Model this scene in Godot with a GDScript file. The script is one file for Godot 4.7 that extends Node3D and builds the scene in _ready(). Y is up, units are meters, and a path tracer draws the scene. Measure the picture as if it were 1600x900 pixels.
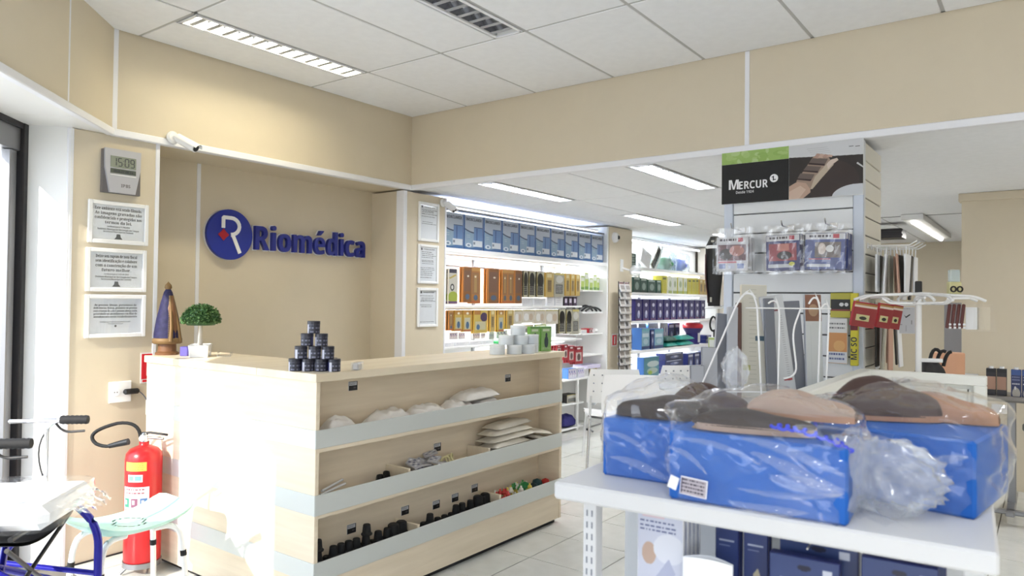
extends Node3D

const RIGHT := Vector3(0.5962, 0.0, 0.8028)
var M := {}
var used := {}
var cache := {}

class MB:
	var v := PackedVector3Array()
	var n := PackedVector3Array()
	var uv := PackedVector2Array()
	func tri(p: Array, nn: Array, t: Array) -> void:
		var g: Vector3 = (p[2] - p[0]).cross(p[1] - p[0])
		var o := [0, 1, 2]
		if g.dot(nn[0] + nn[1] + nn[2]) < 0.0:
			o = [0, 2, 1]
		for i in o:
			v.append(p[i])
			n.append(nn[i])
			uv.append(t[i])
	func quad(p: Array, nn: Array, t: Array = [Vector2(0, 1), Vector2(0, 0), Vector2(1, 0), Vector2(1, 1)]) -> void:
		tri([p[0], p[1], p[2]], [nn[0], nn[1], nn[2]], [t[0], t[1], t[2]])
		tri([p[0], p[2], p[3]], [nn[0], nn[2], nn[3]], [t[0], t[2], t[3]])
	func flat(p: Array, out: Vector3) -> void:
		var g: Vector3 = (p[2] - p[0]).cross(p[1] - p[0]).normalized()
		if g.dot(out) < 0.0:
			g = -g
		if p.size() == 3:
			tri(p, [g, g, g], [Vector2(0, 0), Vector2(1, 0), Vector2(0, 1)])
		else:
			quad(p, [g, g, g, g])
	func box(c: Vector3, s: Vector3, b := 0.0, q := Basis()) -> MB:
		var h := s * 0.5
		b = minf(b, minf(h.x, minf(h.y, h.z)) * 0.9)
		for i in 3:
			var u := (i + 1) % 3
			var w := (i + 2) % 3
			for sg in [-1.0, 1.0]:
				var pts := []
				for k in [[-1.0, -1.0], [-1.0, 1.0], [1.0, 1.0], [1.0, -1.0]]:
					var p := Vector3()
					p[i] = sg * h[i]
					p[u] = k[0] * (h[u] - b)
					p[w] = k[1] * (h[w] - b)
					pts.append(c + q * p)
				var o := Vector3()
				o[i] = sg
				flat(pts, q * o)
				if b > 0.0:
					for s2 in [-1.0, 1.0]:
						var e := []
						for k in [[-1.0, 0], [-1.0, 1], [1.0, 1], [1.0, 0]]:
							var p := Vector3()
							p[w] = k[0] * (h[w] - b)
							p[i] = sg * (h[i] - (b if k[1] else 0.0))
							p[u] = s2 * (h[u] - (0.0 if k[1] else b))
							e.append(c + q * p)
						var o2 := Vector3()
						o2[i] = sg
						o2[u] = s2
						flat(e, q * o2)
		if b > 0.0:
			for a in [-1.0, 1.0]:
				for d in [-1.0, 1.0]:
					for f in [-1.0, 1.0]:
						flat([c + q * Vector3(a * h.x, d * (h.y - b), f * (h.z - b)), c + q * Vector3(a * (h.x - b), d * h.y, f * (h.z - b)), c + q * Vector3(a * (h.x - b), d * (h.y - b), f * h.z)], q * Vector3(a, d, f))
		return self
	func tube(pts: Array, r, sides := 8, cap := true) -> MB:
		var k := pts.size()
		var t0: Vector3 = (pts[1] - pts[0]).normalized()
		var x := t0.cross(Vector3.UP if absf(t0.y) < 0.9 else Vector3.RIGHT).normalized()
		var rings := []
		var dirs := []
		for i in k:
			var t: Vector3 = ((pts[mini(i + 1, k - 1)] - pts[i]).normalized() + (pts[i] - pts[maxi(i - 1, 0)]).normalized()).normalized()
			x = (x - t * x.dot(t)).normalized()
			var y := t.cross(x)
			var rr: float = r[i] if r is Array else r
			var ring := []
			var dd := []
			for j in sides + 1:
				var a := TAU * j / sides
				var o := x * cos(a) + y * sin(a)
				ring.append(pts[i] + o * rr)
				dd.append(o)
			rings.append(ring)
			dirs.append(dd)
		for i in k - 1:
			for j in sides:
				quad([rings[i][j], rings[i + 1][j], rings[i + 1][j + 1], rings[i][j + 1]], [dirs[i][j], dirs[i + 1][j], dirs[i + 1][j + 1], dirs[i][j + 1]])
		if cap:
			for e in [0, k - 1]:
				var out: Vector3 = (pts[0] - pts[1]) if e == 0 else (pts[k - 1] - pts[k - 2])
				for j in sides:
					flat([pts[e], rings[e][j], rings[e][j + 1]], out)
		return self
	func lathe(prof: Array, c := Vector3.ZERO, sides := 20, q := Basis(), smooth := false) -> MB:
		var m := prof.size()
		var sn := []
		for i in m - 1:
			var d: Vector2 = prof[i + 1] - prof[i]
			sn.append(Vector2(d.y, -d.x).normalized())
		for i in m - 1:
			var n0: Vector2 = sn[i]
			var n1: Vector2 = sn[i]
			if smooth:
				if i > 0: n0 = (sn[i] + sn[i - 1]).normalized()
				if i < m - 2: n1 = (sn[i] + sn[i + 1]).normalized()
			for j in sides:
				var a := TAU * j / sides
				var b := TAU * (j + 1) / sides
				var da := Vector3(cos(a), 0, sin(a))
				var db := Vector3(cos(b), 0, sin(b))
				var p := [c + q * (da * prof[i].x + Vector3.UP * prof[i].y), c + q * (da * prof[i + 1].x + Vector3.UP * prof[i + 1].y), c + q * (db * prof[i + 1].x + Vector3.UP * prof[i + 1].y), c + q * (db * prof[i].x + Vector3.UP * prof[i].y)]
				var nn := [q * (da * n0.x + Vector3.UP * n0.y), q * (da * n1.x + Vector3.UP * n1.y), q * (db * n1.x + Vector3.UP * n1.y), q * (db * n0.x + Vector3.UP * n0.y)]
				quad(p, nn, [Vector2(float(j) / sides, 1.0 - float(i) / (m - 1)), Vector2(float(j) / sides, 1.0 - float(i + 1) / (m - 1)), Vector2(float(j + 1) / sides, 1.0 - float(i + 1) / (m - 1)), Vector2(float(j + 1) / sides, 1.0 - float(i) / (m - 1))])
		return self
	func prism(poly: PackedVector2Array, depth: float, c := Vector3.ZERO, q := Basis()) -> MB:
		var ids := Geometry2D.triangulate_polygon(poly)
		for s in [-0.5, 0.5]:
			for i in range(0, ids.size(), 3):
				var p := []
				for k in 3:
					var a := poly[ids[i + k]]
					p.append(c + q * Vector3(a.x, a.y, s * depth))
				flat(p, q * Vector3(0, 0, s))
		var area := 0.0
		for i in poly.size():
			area += poly[i].cross(poly[(i + 1) % poly.size()])
		for i in poly.size():
			var a := poly[i]
			var b := poly[(i + 1) % poly.size()]
			var d := (b - a) * signf(area)
			flat([c + q * Vector3(a.x, a.y, -0.5 * depth), c + q * Vector3(b.x, b.y, -0.5 * depth), c + q * Vector3(b.x, b.y, 0.5 * depth), c + q * Vector3(a.x, a.y, 0.5 * depth)], q * Vector3(d.y, -d.x, 0))
		return self
	func sheet(f: Callable, nu: int, nv: int, inside := Vector3.INF) -> MB:
		var g := []
		for i in nu + 1:
			var row := []
			for j in nv + 1:
				row.append(f.call(float(i) / nu, float(j) / nv))
			g.append(row)
		var nr := []
		for i in nu + 1:
			var row := []
			for j in nv + 1:
				var a: Vector3 = g[mini(i + 1, nu)][j] - g[maxi(i - 1, 0)][j]
				var b: Vector3 = g[i][mini(j + 1, nv)] - g[i][maxi(j - 1, 0)]
				var o := b.cross(a).normalized()
				if inside != Vector3.INF and o.dot(g[i][j] - inside) < 0.0:
					o = -o
				row.append(o)
			nr.append(row)
		for i in nu:
			for j in nv:
				var t := [Vector2(float(i) / nu, 1.0 - float(j) / nv), Vector2(float(i) / nu, 1.0 - float(j + 1) / nv), Vector2(float(i + 1) / nu, 1.0 - float(j + 1) / nv), Vector2(float(i + 1) / nu, 1.0 - float(j) / nv)]
				quad([g[i][j], g[i][j + 1], g[i + 1][j + 1], g[i + 1][j]], [nr[i][j], nr[i][j + 1], nr[i + 1][j + 1], nr[i + 1][j]], t)
		return self
	func surface(to: ArrayMesh, m: Material) -> ArrayMesh:
		var arr := []
		arr.resize(Mesh.ARRAY_MAX)
		arr[Mesh.ARRAY_VERTEX] = v
		arr[Mesh.ARRAY_NORMAL] = n
		arr[Mesh.ARRAY_TEX_UV] = uv
		to.add_surface_from_arrays(Mesh.PRIMITIVE_TRIANGLES, arr)
		to.surface_set_material(to.get_surface_count() - 1, m)
		return to

func mb() -> MB:
	return MB.new()

func numbered(called: String) -> String:
	var k: int = used.get(called, 0)
	used[called] = k + 1
	return called if k == 0 else "%s_%03d" % [called, k]

func tag(o: Node, label: String, category: String, group := "") -> Node:
	o.set_meta("label", label)
	o.set_meta("category", category)
	if group: o.set_meta("group", group)
	return o

func put(called: String, mesh: Mesh, parent: Node, at := Vector3.ZERO, turn := Basis()) -> MeshInstance3D:
	var o := MeshInstance3D.new()
	o.mesh = mesh
	if parent == self:
		o.name = numbered(called)
		add_child(o)
	else:
		o.name = called
		parent.add_child(o, true)
	o.transform = Transform3D(turn, at)
	return o

func obj(called: String, b: MB, m: Material, parent: Node = self, at := Vector3.ZERO, turn := Basis()) -> MeshInstance3D:
	return put(called, b.surface(ArrayMesh.new(), m), parent, at, turn)

func thing(called: String, label: String, category: String, at := Vector3.ZERO, turn := 0.0, group := "") -> Node3D:
	var o := Node3D.new()
	o.name = numbered(called)
	add_child(o)
	o.position = at
	o.rotation.y = turn
	tag(o, label, category, group)
	return o

func struct(called: String, b: MB, m: Material, parent: Node = self) -> MeshInstance3D:
	var o := obj(called, b, m, parent)
	if parent == self: o.set_meta("kind", "structure")
	return o

func structure(called: String) -> Node3D:
	var o := Node3D.new()
	o.name = numbered(called)
	add_child(o)
	o.set_meta("kind", "structure")
	return o

func mat(key: String, c: Color, rough := 0.6, metal := 0.0) -> StandardMaterial3D:
	var m := StandardMaterial3D.new()
	m.resource_name = key
	m.albedo_color = c
	m.roughness = rough
	m.metallic = metal
	M[key] = m
	return m

func rgb(r: int, g: int, b: int) -> Color:
	return Color(r / 255.0, g / 255.0, b / 255.0)

func noise_tex(seed_: int, freq: float, ramp: Array, w := 256, h := 256, oct := 4) -> NoiseTexture2D:
	var t := NoiseTexture2D.new()
	t.width = w
	t.height = h
	t.seamless = true
	var f := FastNoiseLite.new()
	f.seed = seed_
	f.frequency = freq
	f.fractal_octaves = oct
	t.noise = f
	var g := Gradient.new()
	g.offsets = PackedFloat32Array([0.0, 1.0])
	g.colors = PackedColorArray([ramp[0], ramp[1]])
	t.color_ramp = g
	return t

func glass(key: String, c: Color, rough := 0.02) -> StandardMaterial3D:
	var m := mat(key, c, rough)
	m.transparency = BaseMaterial3D.TRANSPARENCY_ALPHA
	return m

# a printed card: draw() paints a small image, used as the face of a packet
func print_mat(key: String, w: int, h: int, draw: Callable, rough := 0.35) -> StandardMaterial3D:
	var im := Image.create(w, h, false, Image.FORMAT_RGB8)
	draw.call(im)
	im.adjust_bcs(0.94, 0.95, 0.76)
	im.generate_mipmaps()
	var m := mat(key, Color.WHITE, rough)
	m.albedo_texture = ImageTexture.create_from_image(im)
	return m

func rect(im: Image, x: float, y: float, w: float, h: float, c: Color) -> void:
	im.fill_rect(Rect2i(int(x * im.get_width()), int(y * im.get_height()), maxi(1, int(w * im.get_width())), maxi(1, int(h * im.get_height()))), c)

func disc(im: Image, cx: float, cy: float, rx: float, ry: float, c: Color) -> void:
	var w := im.get_width()
	var h := im.get_height()
	for y in range(maxi(0, int((cy - ry) * h)), mini(h, int((cy + ry) * h) + 1)):
		for x in range(maxi(0, int((cx - rx) * w)), mini(w, int((cx + rx) * w) + 1)):
			if pow((float(x) / w - cx) / rx, 2) + pow((float(y) / h - cy) / ry, 2) <= 1.0:
				im.set_pixel(x, y, c)

func scrawl(im: Image, x: float, y: float, w: float, lines: int, dy: float, c: Color, sd: int) -> void:
	var r := RandomNumberGenerator.new()
	r.seed = sd
	for i in lines:
		var px := x
		while px < x + w - 0.02:
			var k := r.randf_range(0.03, 0.12)
			rect(im, px, y + i * dy, minf(k, x + w - px), dy * 0.45, c)
			px += k + 0.025

func words(t: String, size: float, depth: float, m: Material, serif := false, weight := 400, italic := false) -> TextMesh:
	var key := "%s|%f|%f|%s|%s|%d|%s" % [t, size, depth, m.resource_name, serif, weight, italic]
	if cache.has(key): return cache[key]
	var x := TextMesh.new()
	var f := SystemFont.new()
	f.font_names = PackedStringArray(["Droid Serif" if serif else "Droid Sans"])
	f.font_weight = weight
	f.font_italic = italic
	x.font = f
	x.text = t
	x.font_size = 32
	x.pixel_size = size / 32.0
	x.depth = depth
	x.curve_step = 3.0
	x.material = m
	cache[key] = x
	return x

# a carton or a flat packet: body and printed front (facing +z), standing on its base; top = true hangs it from its upper edge
func carton(w: float, h: float, d: float, body: Material, face: Material, hang := false, bevel := 0.002) -> ArrayMesh:
	var key := "c%f %f %f %s %s %s" % [w, h, d, body.resource_name, face.resource_name, hang]
	if cache.has(key): return cache[key]
	var y := -h if hang else 0.0
	var a := ArrayMesh.new()
	mb().box(Vector3(0, y + h / 2, 0), Vector3(w, h, d), bevel).surface(a, body)
	var f := mb()
	var z := d / 2 + 0.0006
	var e := bevel
	f.quad([Vector3(-w / 2 + e, y + e, z), Vector3(-w / 2 + e, y + h - e, z), Vector3(w / 2 - e, y + h - e, z), Vector3(w / 2 - e, y + e, z)], [Vector3.BACK, Vector3.BACK, Vector3.BACK, Vector3.BACK])
	f.surface(a, face)
	cache[key] = a
	return a

func ty(a: float) -> Basis:
	return Basis(Vector3.UP, a)

func rot(a: float, b: float, c: float) -> Basis:
	return Basis.from_euler(Vector3(a, b, c))

func bezier(a: Vector3, b: Vector3, c: Vector3, k := 8) -> Array:
	var o := []
	for i in k + 1:
		var t := float(i) / k
		o.append(a.lerp(b, t).lerp(b.lerp(c, t), t))
	return o

# a path with its inner corners rounded
func rounded(pts: Array, r: float, k := 5) -> Array:
	var o := [pts[0]]
	for i in range(1, pts.size() - 1):
		var a: Vector3 = pts[i] + (pts[i - 1] - pts[i]).limit_length(r)
		var c: Vector3 = pts[i] + (pts[i + 1] - pts[i]).limit_length(r)
		o.append_array(bezier(a, pts[i], c, k))
	o.append(pts[-1])
	return o
const LAMP_FRONT := 1.15
const LAMP_REAR := 1.6
const STRIP := 0.7
const LAMP_FILL := 1.9  # energy of the three added, unseen front-room lamps

func _ready() -> void:
	setup_camera_and_light()
	materials()
	shell()
	entrance()
	ceilings()
	counter()
	wall_fittings()
	counter_goods()
	entrance_goods()
	shelving()
	pilaster_goods()
	slat_column()
	island()
	back_area()

func setup_camera_and_light() -> void:
	var cam := Camera3D.new()
	cam.name = "camera"
	var yaw := deg_to_rad(53.4)
	var pitch := deg_to_rad(1.0)
	var roll := deg_to_rad(0.65)
	var f := Vector3(sin(yaw) * cos(pitch), sin(pitch), -cos(yaw) * cos(pitch))
	var r := Vector3(cos(yaw), 0, sin(yaw))
	var u := r.cross(f)
	cam.transform = Transform3D(Basis(r * cos(roll) + u * sin(roll), u * cos(roll) - r * sin(roll), -f), Vector3(0, 1.42, 0))
	cam.fov = 43.46
	cam.near = 0.05
	cam.far = 200.0
	var lens := CameraAttributesPhysical.new()
	lens.frustum_focal_length = 12.0 / tan(deg_to_rad(43.46) / 2.0)
	lens.frustum_focus_distance = 4.2
	lens.exposure_aperture = 4.0
	cam.attributes = lens
	add_child(cam)
	cam.current = true
	var we := WorldEnvironment.new()
	we.name = "world_environment"
	var env := Environment.new()
	var sky := Sky.new()
	var sm := ProceduralSkyMaterial.new()
	sm.sky_top_color = rgb(178, 200, 230)
	sm.sky_horizon_color = rgb(235, 240, 246)
	sm.ground_horizon_color = rgb(225, 225, 225)
	sm.ground_bottom_color = rgb(190, 188, 182)
	sm.sky_curve = 0.25
	sm.energy_multiplier = 1.0
	sky.sky_material = sm
	env.background_mode = Environment.BG_SKY
	env.sky = sky
	env.background_energy_multiplier = 4.0
	env.tonemap_mode = Environment.TONE_MAPPER_LINEAR
	env.tonemap_exposure = 1.5
	env.sdfgi_enabled = true
	env.ssao_enabled = true
	env.ssil_enabled = true
	we.environment = env
	add_child(we)
	var sun := DirectionalLight3D.new()
	sun.name = "sun"
	add_child(sun)
	sun.look_at_from_position(Vector3.ZERO, Vector3(1.68, -1.0, -0.25), Vector3.UP)
	sun.light_color = Color(1.0, 0.97, 0.92)
	sun.light_energy = 1.7
	sun.light_angular_distance = 0.6
	sun.shadow_enabled = true

func materials() -> void:
	var w := mat("beige_laminate", rgb(218, 206, 183), 0.5)
	w.albedo_texture = noise_tex(3, 0.02, [Color(0.985, 0.985, 0.985), Color(1, 1, 1)], 128, 128, 3)
	w.uv1_triplanar = true
	w.uv1_world_triplanar = true
	w.uv1_scale = Vector3(0.7, 0.7, 0.7)
	var c := mat("ceiling_board", rgb(247, 248, 251), 0.85)
	c.albedo_texture = noise_tex(8, 0.05, [Color(0.98, 0.98, 0.98), Color(1, 1, 1)], 256, 256, 4)
	c.uv1_triplanar = true
	c.uv1_world_triplanar = true
	mat("joint_grey", rgb(190, 190, 190), 0.7)
	mat("white_trim", rgb(240, 241, 246), 0.35)
	mat("white_paint", rgb(240, 240, 238), 0.45)
	mat("white_gloss", rgb(243, 243, 243), 0.22)
	mat("grout", rgb(120, 116, 108), 0.9)
	for i in 3:
		var t := mat("floor_tile_%d" % i, [rgb(224, 224, 218), rgb(220, 221, 215), rgb(227, 226, 220)][i], 0.14)
		t.albedo_texture = noise_tex(20 + i, 0.03, [Color(0.955, 0.955, 0.95), Color(1, 1, 1)], 128, 128, 4)
		t.uv1_triplanar = true
		t.uv1_world_triplanar = true
		t.uv1_scale = Vector3(1.7, 1.7, 1.7)
	var m := mat("maple_laminate", rgb(241, 225, 199), 0.42)
	m.albedo_texture = noise_tex(5, 0.012, [Color(0.945, 0.935, 0.92), Color(1, 1, 1)], 512, 512, 5)
	m.uv1_triplanar = true
	m.uv1_world_triplanar = true
	m.uv1_scale = Vector3(0.22, 3.2, 0.22)
	var m2 := mat("maple_top", rgb(238, 224, 198), 0.4)
	m2.albedo_texture = noise_tex(6, 0.012, [Color(0.92, 0.905, 0.885), Color(1, 1, 1)], 256, 256, 5)
	m2.uv1_triplanar = true
	m2.uv1_world_triplanar = true
	m2.uv1_scale = Vector3(0.3, 0.3, 2.5)
	mat("brushed_aluminium", rgb(212, 214, 208), 0.36, 0.2)
	mat("chrome", rgb(225, 226, 230), 0.12, 1.0)
	mat("dark_metal", rgb(42, 40, 42), 0.45, 0.3)
	mat("grey_metal", rgb(150, 150, 152), 0.35, 0.7)
	mat("black_plastic", rgb(24, 24, 26), 0.4)
	mat("black_rubber", rgb(20, 20, 21), 0.75)
	mat("paper", rgb(236, 240, 246), 0.6)
	mat("ink", rgb(52, 54, 62), 0.7)
	mat("grey_ink", rgb(120, 124, 134), 0.7)
	mat("stone_paving", rgb(205, 200, 192), 0.9)
	mat("facade", rgb(228, 222, 210), 0.9)
	glass("window_glass", Color(0.97, 0.985, 0.98, 0.06))
	var e := mat("tube_glow", Color(1, 1, 1), 0.5)
	e.emission_enabled = true
	e.emission = Color(1.0, 0.99, 0.97)
	e.emission_energy_multiplier = 3.0
	var e2 := mat("strip_glow", Color(1, 1, 1), 0.5)
	e2.emission_enabled = true
	e2.emission = Color(0.95, 0.97, 1.0)
	e2.emission_energy_multiplier = 3.0
	glass("cellophane", Color(0.98, 0.985, 1.0, 0.025), 0.05)
	glass("pale_film", Color(0.82, 0.9, 0.92, 0.35), 0.15)
	mat("reflector", rgb(190, 192, 198), 0.2, 0.9)
	mat("tube_off", rgb(226, 226, 230), 0.3)
	mat("blade_grey", rgb(168, 170, 176), 0.45, 0.3)

# ---------------------------------------------------------------- room shell
const P0 := Vector3(1.645, 0.0, -4.12)
var TD := Vector3(-0.70711, 0, 0.70711)
var OD := Vector3(-0.70711, 0, -0.70711)

func diag(a: float, b: float, y: float) -> Vector3:
	return P0 + TD * a + OD * b + Vector3.UP * y

func span(b: MB, lo: Vector3, hi: Vector3, bevel := 0.0) -> MB:
	return b.box((lo + hi) / 2, (hi - lo).abs(), bevel)

func shell() -> void:
	# floor: grout bed, single tiles where the picture shows them, joined tiles elsewhere
	var fl := structure("floor")
	obj("grout_bed", span(mb(), Vector3(-2.1, -0.12, -4.8), Vector3(11.9, -0.004, 3.5)), M.grout, fl)
	var pitch := 0.41
	var shared := []
	for i in 3:
		shared.append(mb().box(Vector3(0, -0.005, 0), Vector3(pitch - 0.006, 0.01, pitch - 0.006), 0.0012).surface(ArrayMesh.new(), M["floor_tile_%d" % i]))
	var rest := mb()
	var r := RandomNumberGenerator.new()
	r.seed = 11
	for i in range(-14, 22):
		for k in range(-7, 14):
			var c := Vector3(3.3 + (i + 0.5) * pitch, 0, -2.31 + (k + 0.5) * pitch)
			if c.x > 11.8 or c.z > 3.3 or c.z < -4.75 or c.x < -1.95:
				continue
			if c.x + c.z < -2.6:
				continue
			if c.x > 1.3 and c.x < 8.6 and c.z < 0.3:
				put("tile", shared[r.randi() % 3], fl, c)
			else:
				rest.box(c + Vector3(0, -0.005, 0), Vector3(pitch - 0.006, 0.01, pitch - 0.006), 0.0012)
	obj("distant_tiles", rest, M.floor_tile_0, fl).set_meta("kind", "stuff")
	# outside ground
	struct("floor_pavement", span(mb(), Vector3(-60, -0.3, -60), Vector3(60, -0.13, 60)), M.stone_paving)

	# outer closing walls
	struct("wall_outer_back", span(mb(), Vector3(1.45, 0, -4.85), Vector3(11.95, 3.05, -4.72)), M.facade)
	struct("wall_far_end", span(mb(), Vector3(11.8, 0, -4.75), Vector3(11.95, 3.05, 3.45)), M.beige_laminate)
	struct("wall_behind", span(mb(), Vector3(-2.05, 0, 3.3), Vector3(11.95, 3.05, 3.45)), M.beige_laminate)
	# street wall behind the viewer, opened for an added fill window
	var wf := mb()
	span(wf, Vector3(-2.05, 0, -0.95), Vector3(-1.9, 3.0, -0.5))
	span(wf, Vector3(-2.05, 0, 2.9), Vector3(-1.9, 3.0, 3.4))
	span(wf, Vector3(-2.05, 0, -0.5), Vector3(-1.9, 0.45, 2.9))
	span(wf, Vector3(-2.05, 2.35, -0.5), Vector3(-1.9, 3.0, 2.9))
	struct("wall_street", wf, M.beige_laminate)
	var win := structure("added_window_2")  # invented out of view to bring more daylight into the front room
	var fr := mb()
	for z in [-0.47, 1.2, 2.87]:
		span(fr, Vector3(-2.0, 0.45, z - 0.03), Vector3(-1.94, 2.35, z + 0.03), 0.004)
	for y in [0.48, 2.32]:
		span(fr, Vector3(-1.995, y - 0.03, -0.5), Vector3(-1.945, y + 0.03, 2.9), 0.004)
	obj("window_frame", fr, M.grey_metal, win)
	for z in [0.365, 2.035]:
		obj("pane", mb().box(Vector3(-1.97, 1.4, z), Vector3(0.006, 1.8, 1.6)), M.window_glass, win)

	# wall panel with the frames, niche, column
	var wl := structure("wall_left_panel")
	obj("panel_board", span(mb(), Vector3(1.66, 0, -4.18), Vector3(2.10, 2.3, -4.12)), M.beige_laminate, wl)
	obj("edge_strip", span(mb(), Vector3(1.635, 0, -4.18), Vector3(1.664, 2.3, -4.115), 0.003), M.white_trim, wl)
	obj("edge_strip", span(mb(), Vector3(2.098, 0, -4.18), Vector3(2.122, 2.3, -4.115), 0.003), M.white_trim, wl)
	obj("niche_side", span(mb(), Vector3(2.07, 0, -4.5), Vector3(2.118, 2.3, -4.175)), M.beige_laminate, wl)
	struct("baseboard_left", span(mb(), Vector3(1.66, 0, -4.118), Vector3(2.1, 0.008, -4.112)), M.dark_metal)
	var wb := structure("wall_niche")
	obj("back_board", span(mb(), Vector3(1.7, 0, -4.6), Vector3(2.57, 2.32, -4.5)), M.beige_laminate, wb)
	obj("back_board", span(mb(), Vector3(2.59, 0, -4.6), Vector3(4.2, 2.32, -4.5)), M.beige_laminate, wb)
	obj("joint_strip", span(mb(), Vector3(2.567, 0, -4.55), Vector3(2.593, 2.3, -4.494), 0.002), M.white_trim, wb)
	obj("niche_ceiling", span(mb(), Vector3(1.7, 2.302, -4.55), Vector3(4.2, 2.36, -4.12)), M.beige_laminate, wb)
	var wc := structure("wall_column")
	obj("column_side", span(mb(), Vector3(4.1, 0, -4.6), Vector3(4.2, 2.29, -4.13)), M.beige_laminate, wc)
	obj("column_board", span(mb(), Vector3(4.12, 0, -4.3), Vector3(4.58, 2.285, -4.12)), M.beige_laminate, wc)
	obj("edge_strip", span(mb(), Vector3(4.085, 0, -4.2), Vector3(4.125, 2.29, -4.114), 0.003), M.white_trim, wc)
	obj("edge_strip", span(mb(), Vector3(4.578, 0, -4.3), Vector3(4.598, 2.285, -4.114), 0.003), M.white_trim, wc)
	# pilaster between the two shelving bays
	struct("wall_pilaster", span(mb(), Vector3(7.5, 0, -4.6), Vector3(8.08, 2.31, -4.15), 0.004), M.beige_laminate)
	# soffit over the niche, diagonal soffit, soffit of the shelving room
	var s1 := structure("wall_soffit_back")
	obj("fascia_board", span(mb(), Vector3(1.85, 2.33, -4.3), Vector3(4.15, 2.9, -4.1)), M.beige_laminate, s1)
	obj("corner_strip", span(mb(), Vector3(1.84, 2.33, -4.12), Vector3(1.868, 2.88, -4.09), 0.002), M.white_trim, s1)
	obj("edge_strip", span(mb(), Vector3(1.845, 2.296, -4.14), Vector3(4.16, 2.335, -4.088), 0.004), M.white_trim, s1)
	var s2 := structure("wall_soffit_entrance")
	var q := Basis(TD, Vector3.UP, OD)
	for seg in [[-0.12, 0.395], [0.405, 1.65], [1.66, 2.9], [2.91, 4.6]]:
		obj("fascia_board", mb().box(diag((seg[0] + seg[1]) / 2, -0.06, 2.615), Vector3(seg[1] - seg[0], 0.57, 0.2), 0.0, q), M.beige_laminate, s2)
	for a in [0.4, 1.655, 2.905]:
		obj("joint_strip", mb().box(diag(a, -0.15, 2.61), Vector3(0.014, 0.56, 0.022), 0.0, q), M.white_trim, s2)
	obj("edge_strip", mb().box(diag(2.24, -0.15, 2.3155), Vector3(4.74, 0.039, 0.04), 0.004, q), M.white_trim, s2)
	for seg in [[-0.13, 0.24], [0.245, 1.5], [1.505, 2.75], [2.755, 4.6]]:
		obj("underside_panel", mb().box(diag((seg[0] + seg[1]) / 2, 0.08, 2.315), Vector3(seg[1] - seg[0], 0.02, 0.45), 0.001, q), M.white_paint, s2)
	var s3 := structure("wall_soffit_right")
	for seg in [[-4.1, -1.41], [-1.39, 1.2], [1.22, 3.35]]:
		obj("fascia_board", span(mb(), Vector3(4.15, 2.33, seg[0]), Vector3(4.3, 2.9, seg[1])), M.beige_laminate, s3)
	for z in [-1.4, 1.21]:
		obj("joint_strip", span(mb(), Vector3(4.146, 2.33, z - 0.013), Vector3(4.2, 2.88, z + 0.013)), M.white_trim, s3)
	obj("edge_strip", span(mb(), Vector3(4.14, 2.296, -4.14), Vector3(4.19, 2.335, 3.35), 0.004), M.white_trim, s3)

func entrance() -> void:
	var q := Basis(TD, Vector3.UP, OD)
	var rv := structure("wall_reveal")
	obj("reveal_board", mb().box(diag(-0.06, 0.2, 1.155), Vector3(0.12, 2.31, 0.42), 0.002, q), M.white_paint, rv)
	struct("wall_entrance", mb().box(diag(3.75, 0.2, 1.45), Vector3(2.1, 2.9, 0.25), 0.0, q).box(diag(2.2, 0.25, 2.62), Vector3(5.0, 0.6, 0.25), 0.0, q), M.facade)
	var d := structure("window_1")
	obj("shutter_box", mb().box(diag(1.35, 0.27, 2.23), Vector3(2.7, 0.14, 0.1), 0.004, q), M.grey_metal, d)
	obj("shutter_slot", mb().box(diag(1.35, 0.215, 2.29), Vector3(2.7, 0.03, 0.02), 0.0, q), M.dark_metal, d)
	obj("shutter_guide", mb().box(diag(0.015, 0.24, 1.155), Vector3(0.05, 2.31, 0.08), 0.004, q), M.dark_metal, d)
	obj("door_post", mb().box(diag(0.085, 0.25, 1.08), Vector3(0.06, 2.16, 0.05), 0.006, q), M.grey_metal, d)
	obj("door_post", mb().box(diag(1.2, 0.25, 1.08), Vector3(0.06, 2.16, 0.05), 0.006, q), M.grey_metal, d)
	obj("door_post", mb().box(diag(2.67, 0.25, 1.08), Vector3(0.06, 2.16, 0.05), 0.006, q), M.grey_metal, d)
	obj("pane", mb().box(diag(0.64, 0.25, 1.08), Vector3(1.05, 2.14, 0.008), 0.0, q), M.window_glass, d)

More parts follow.
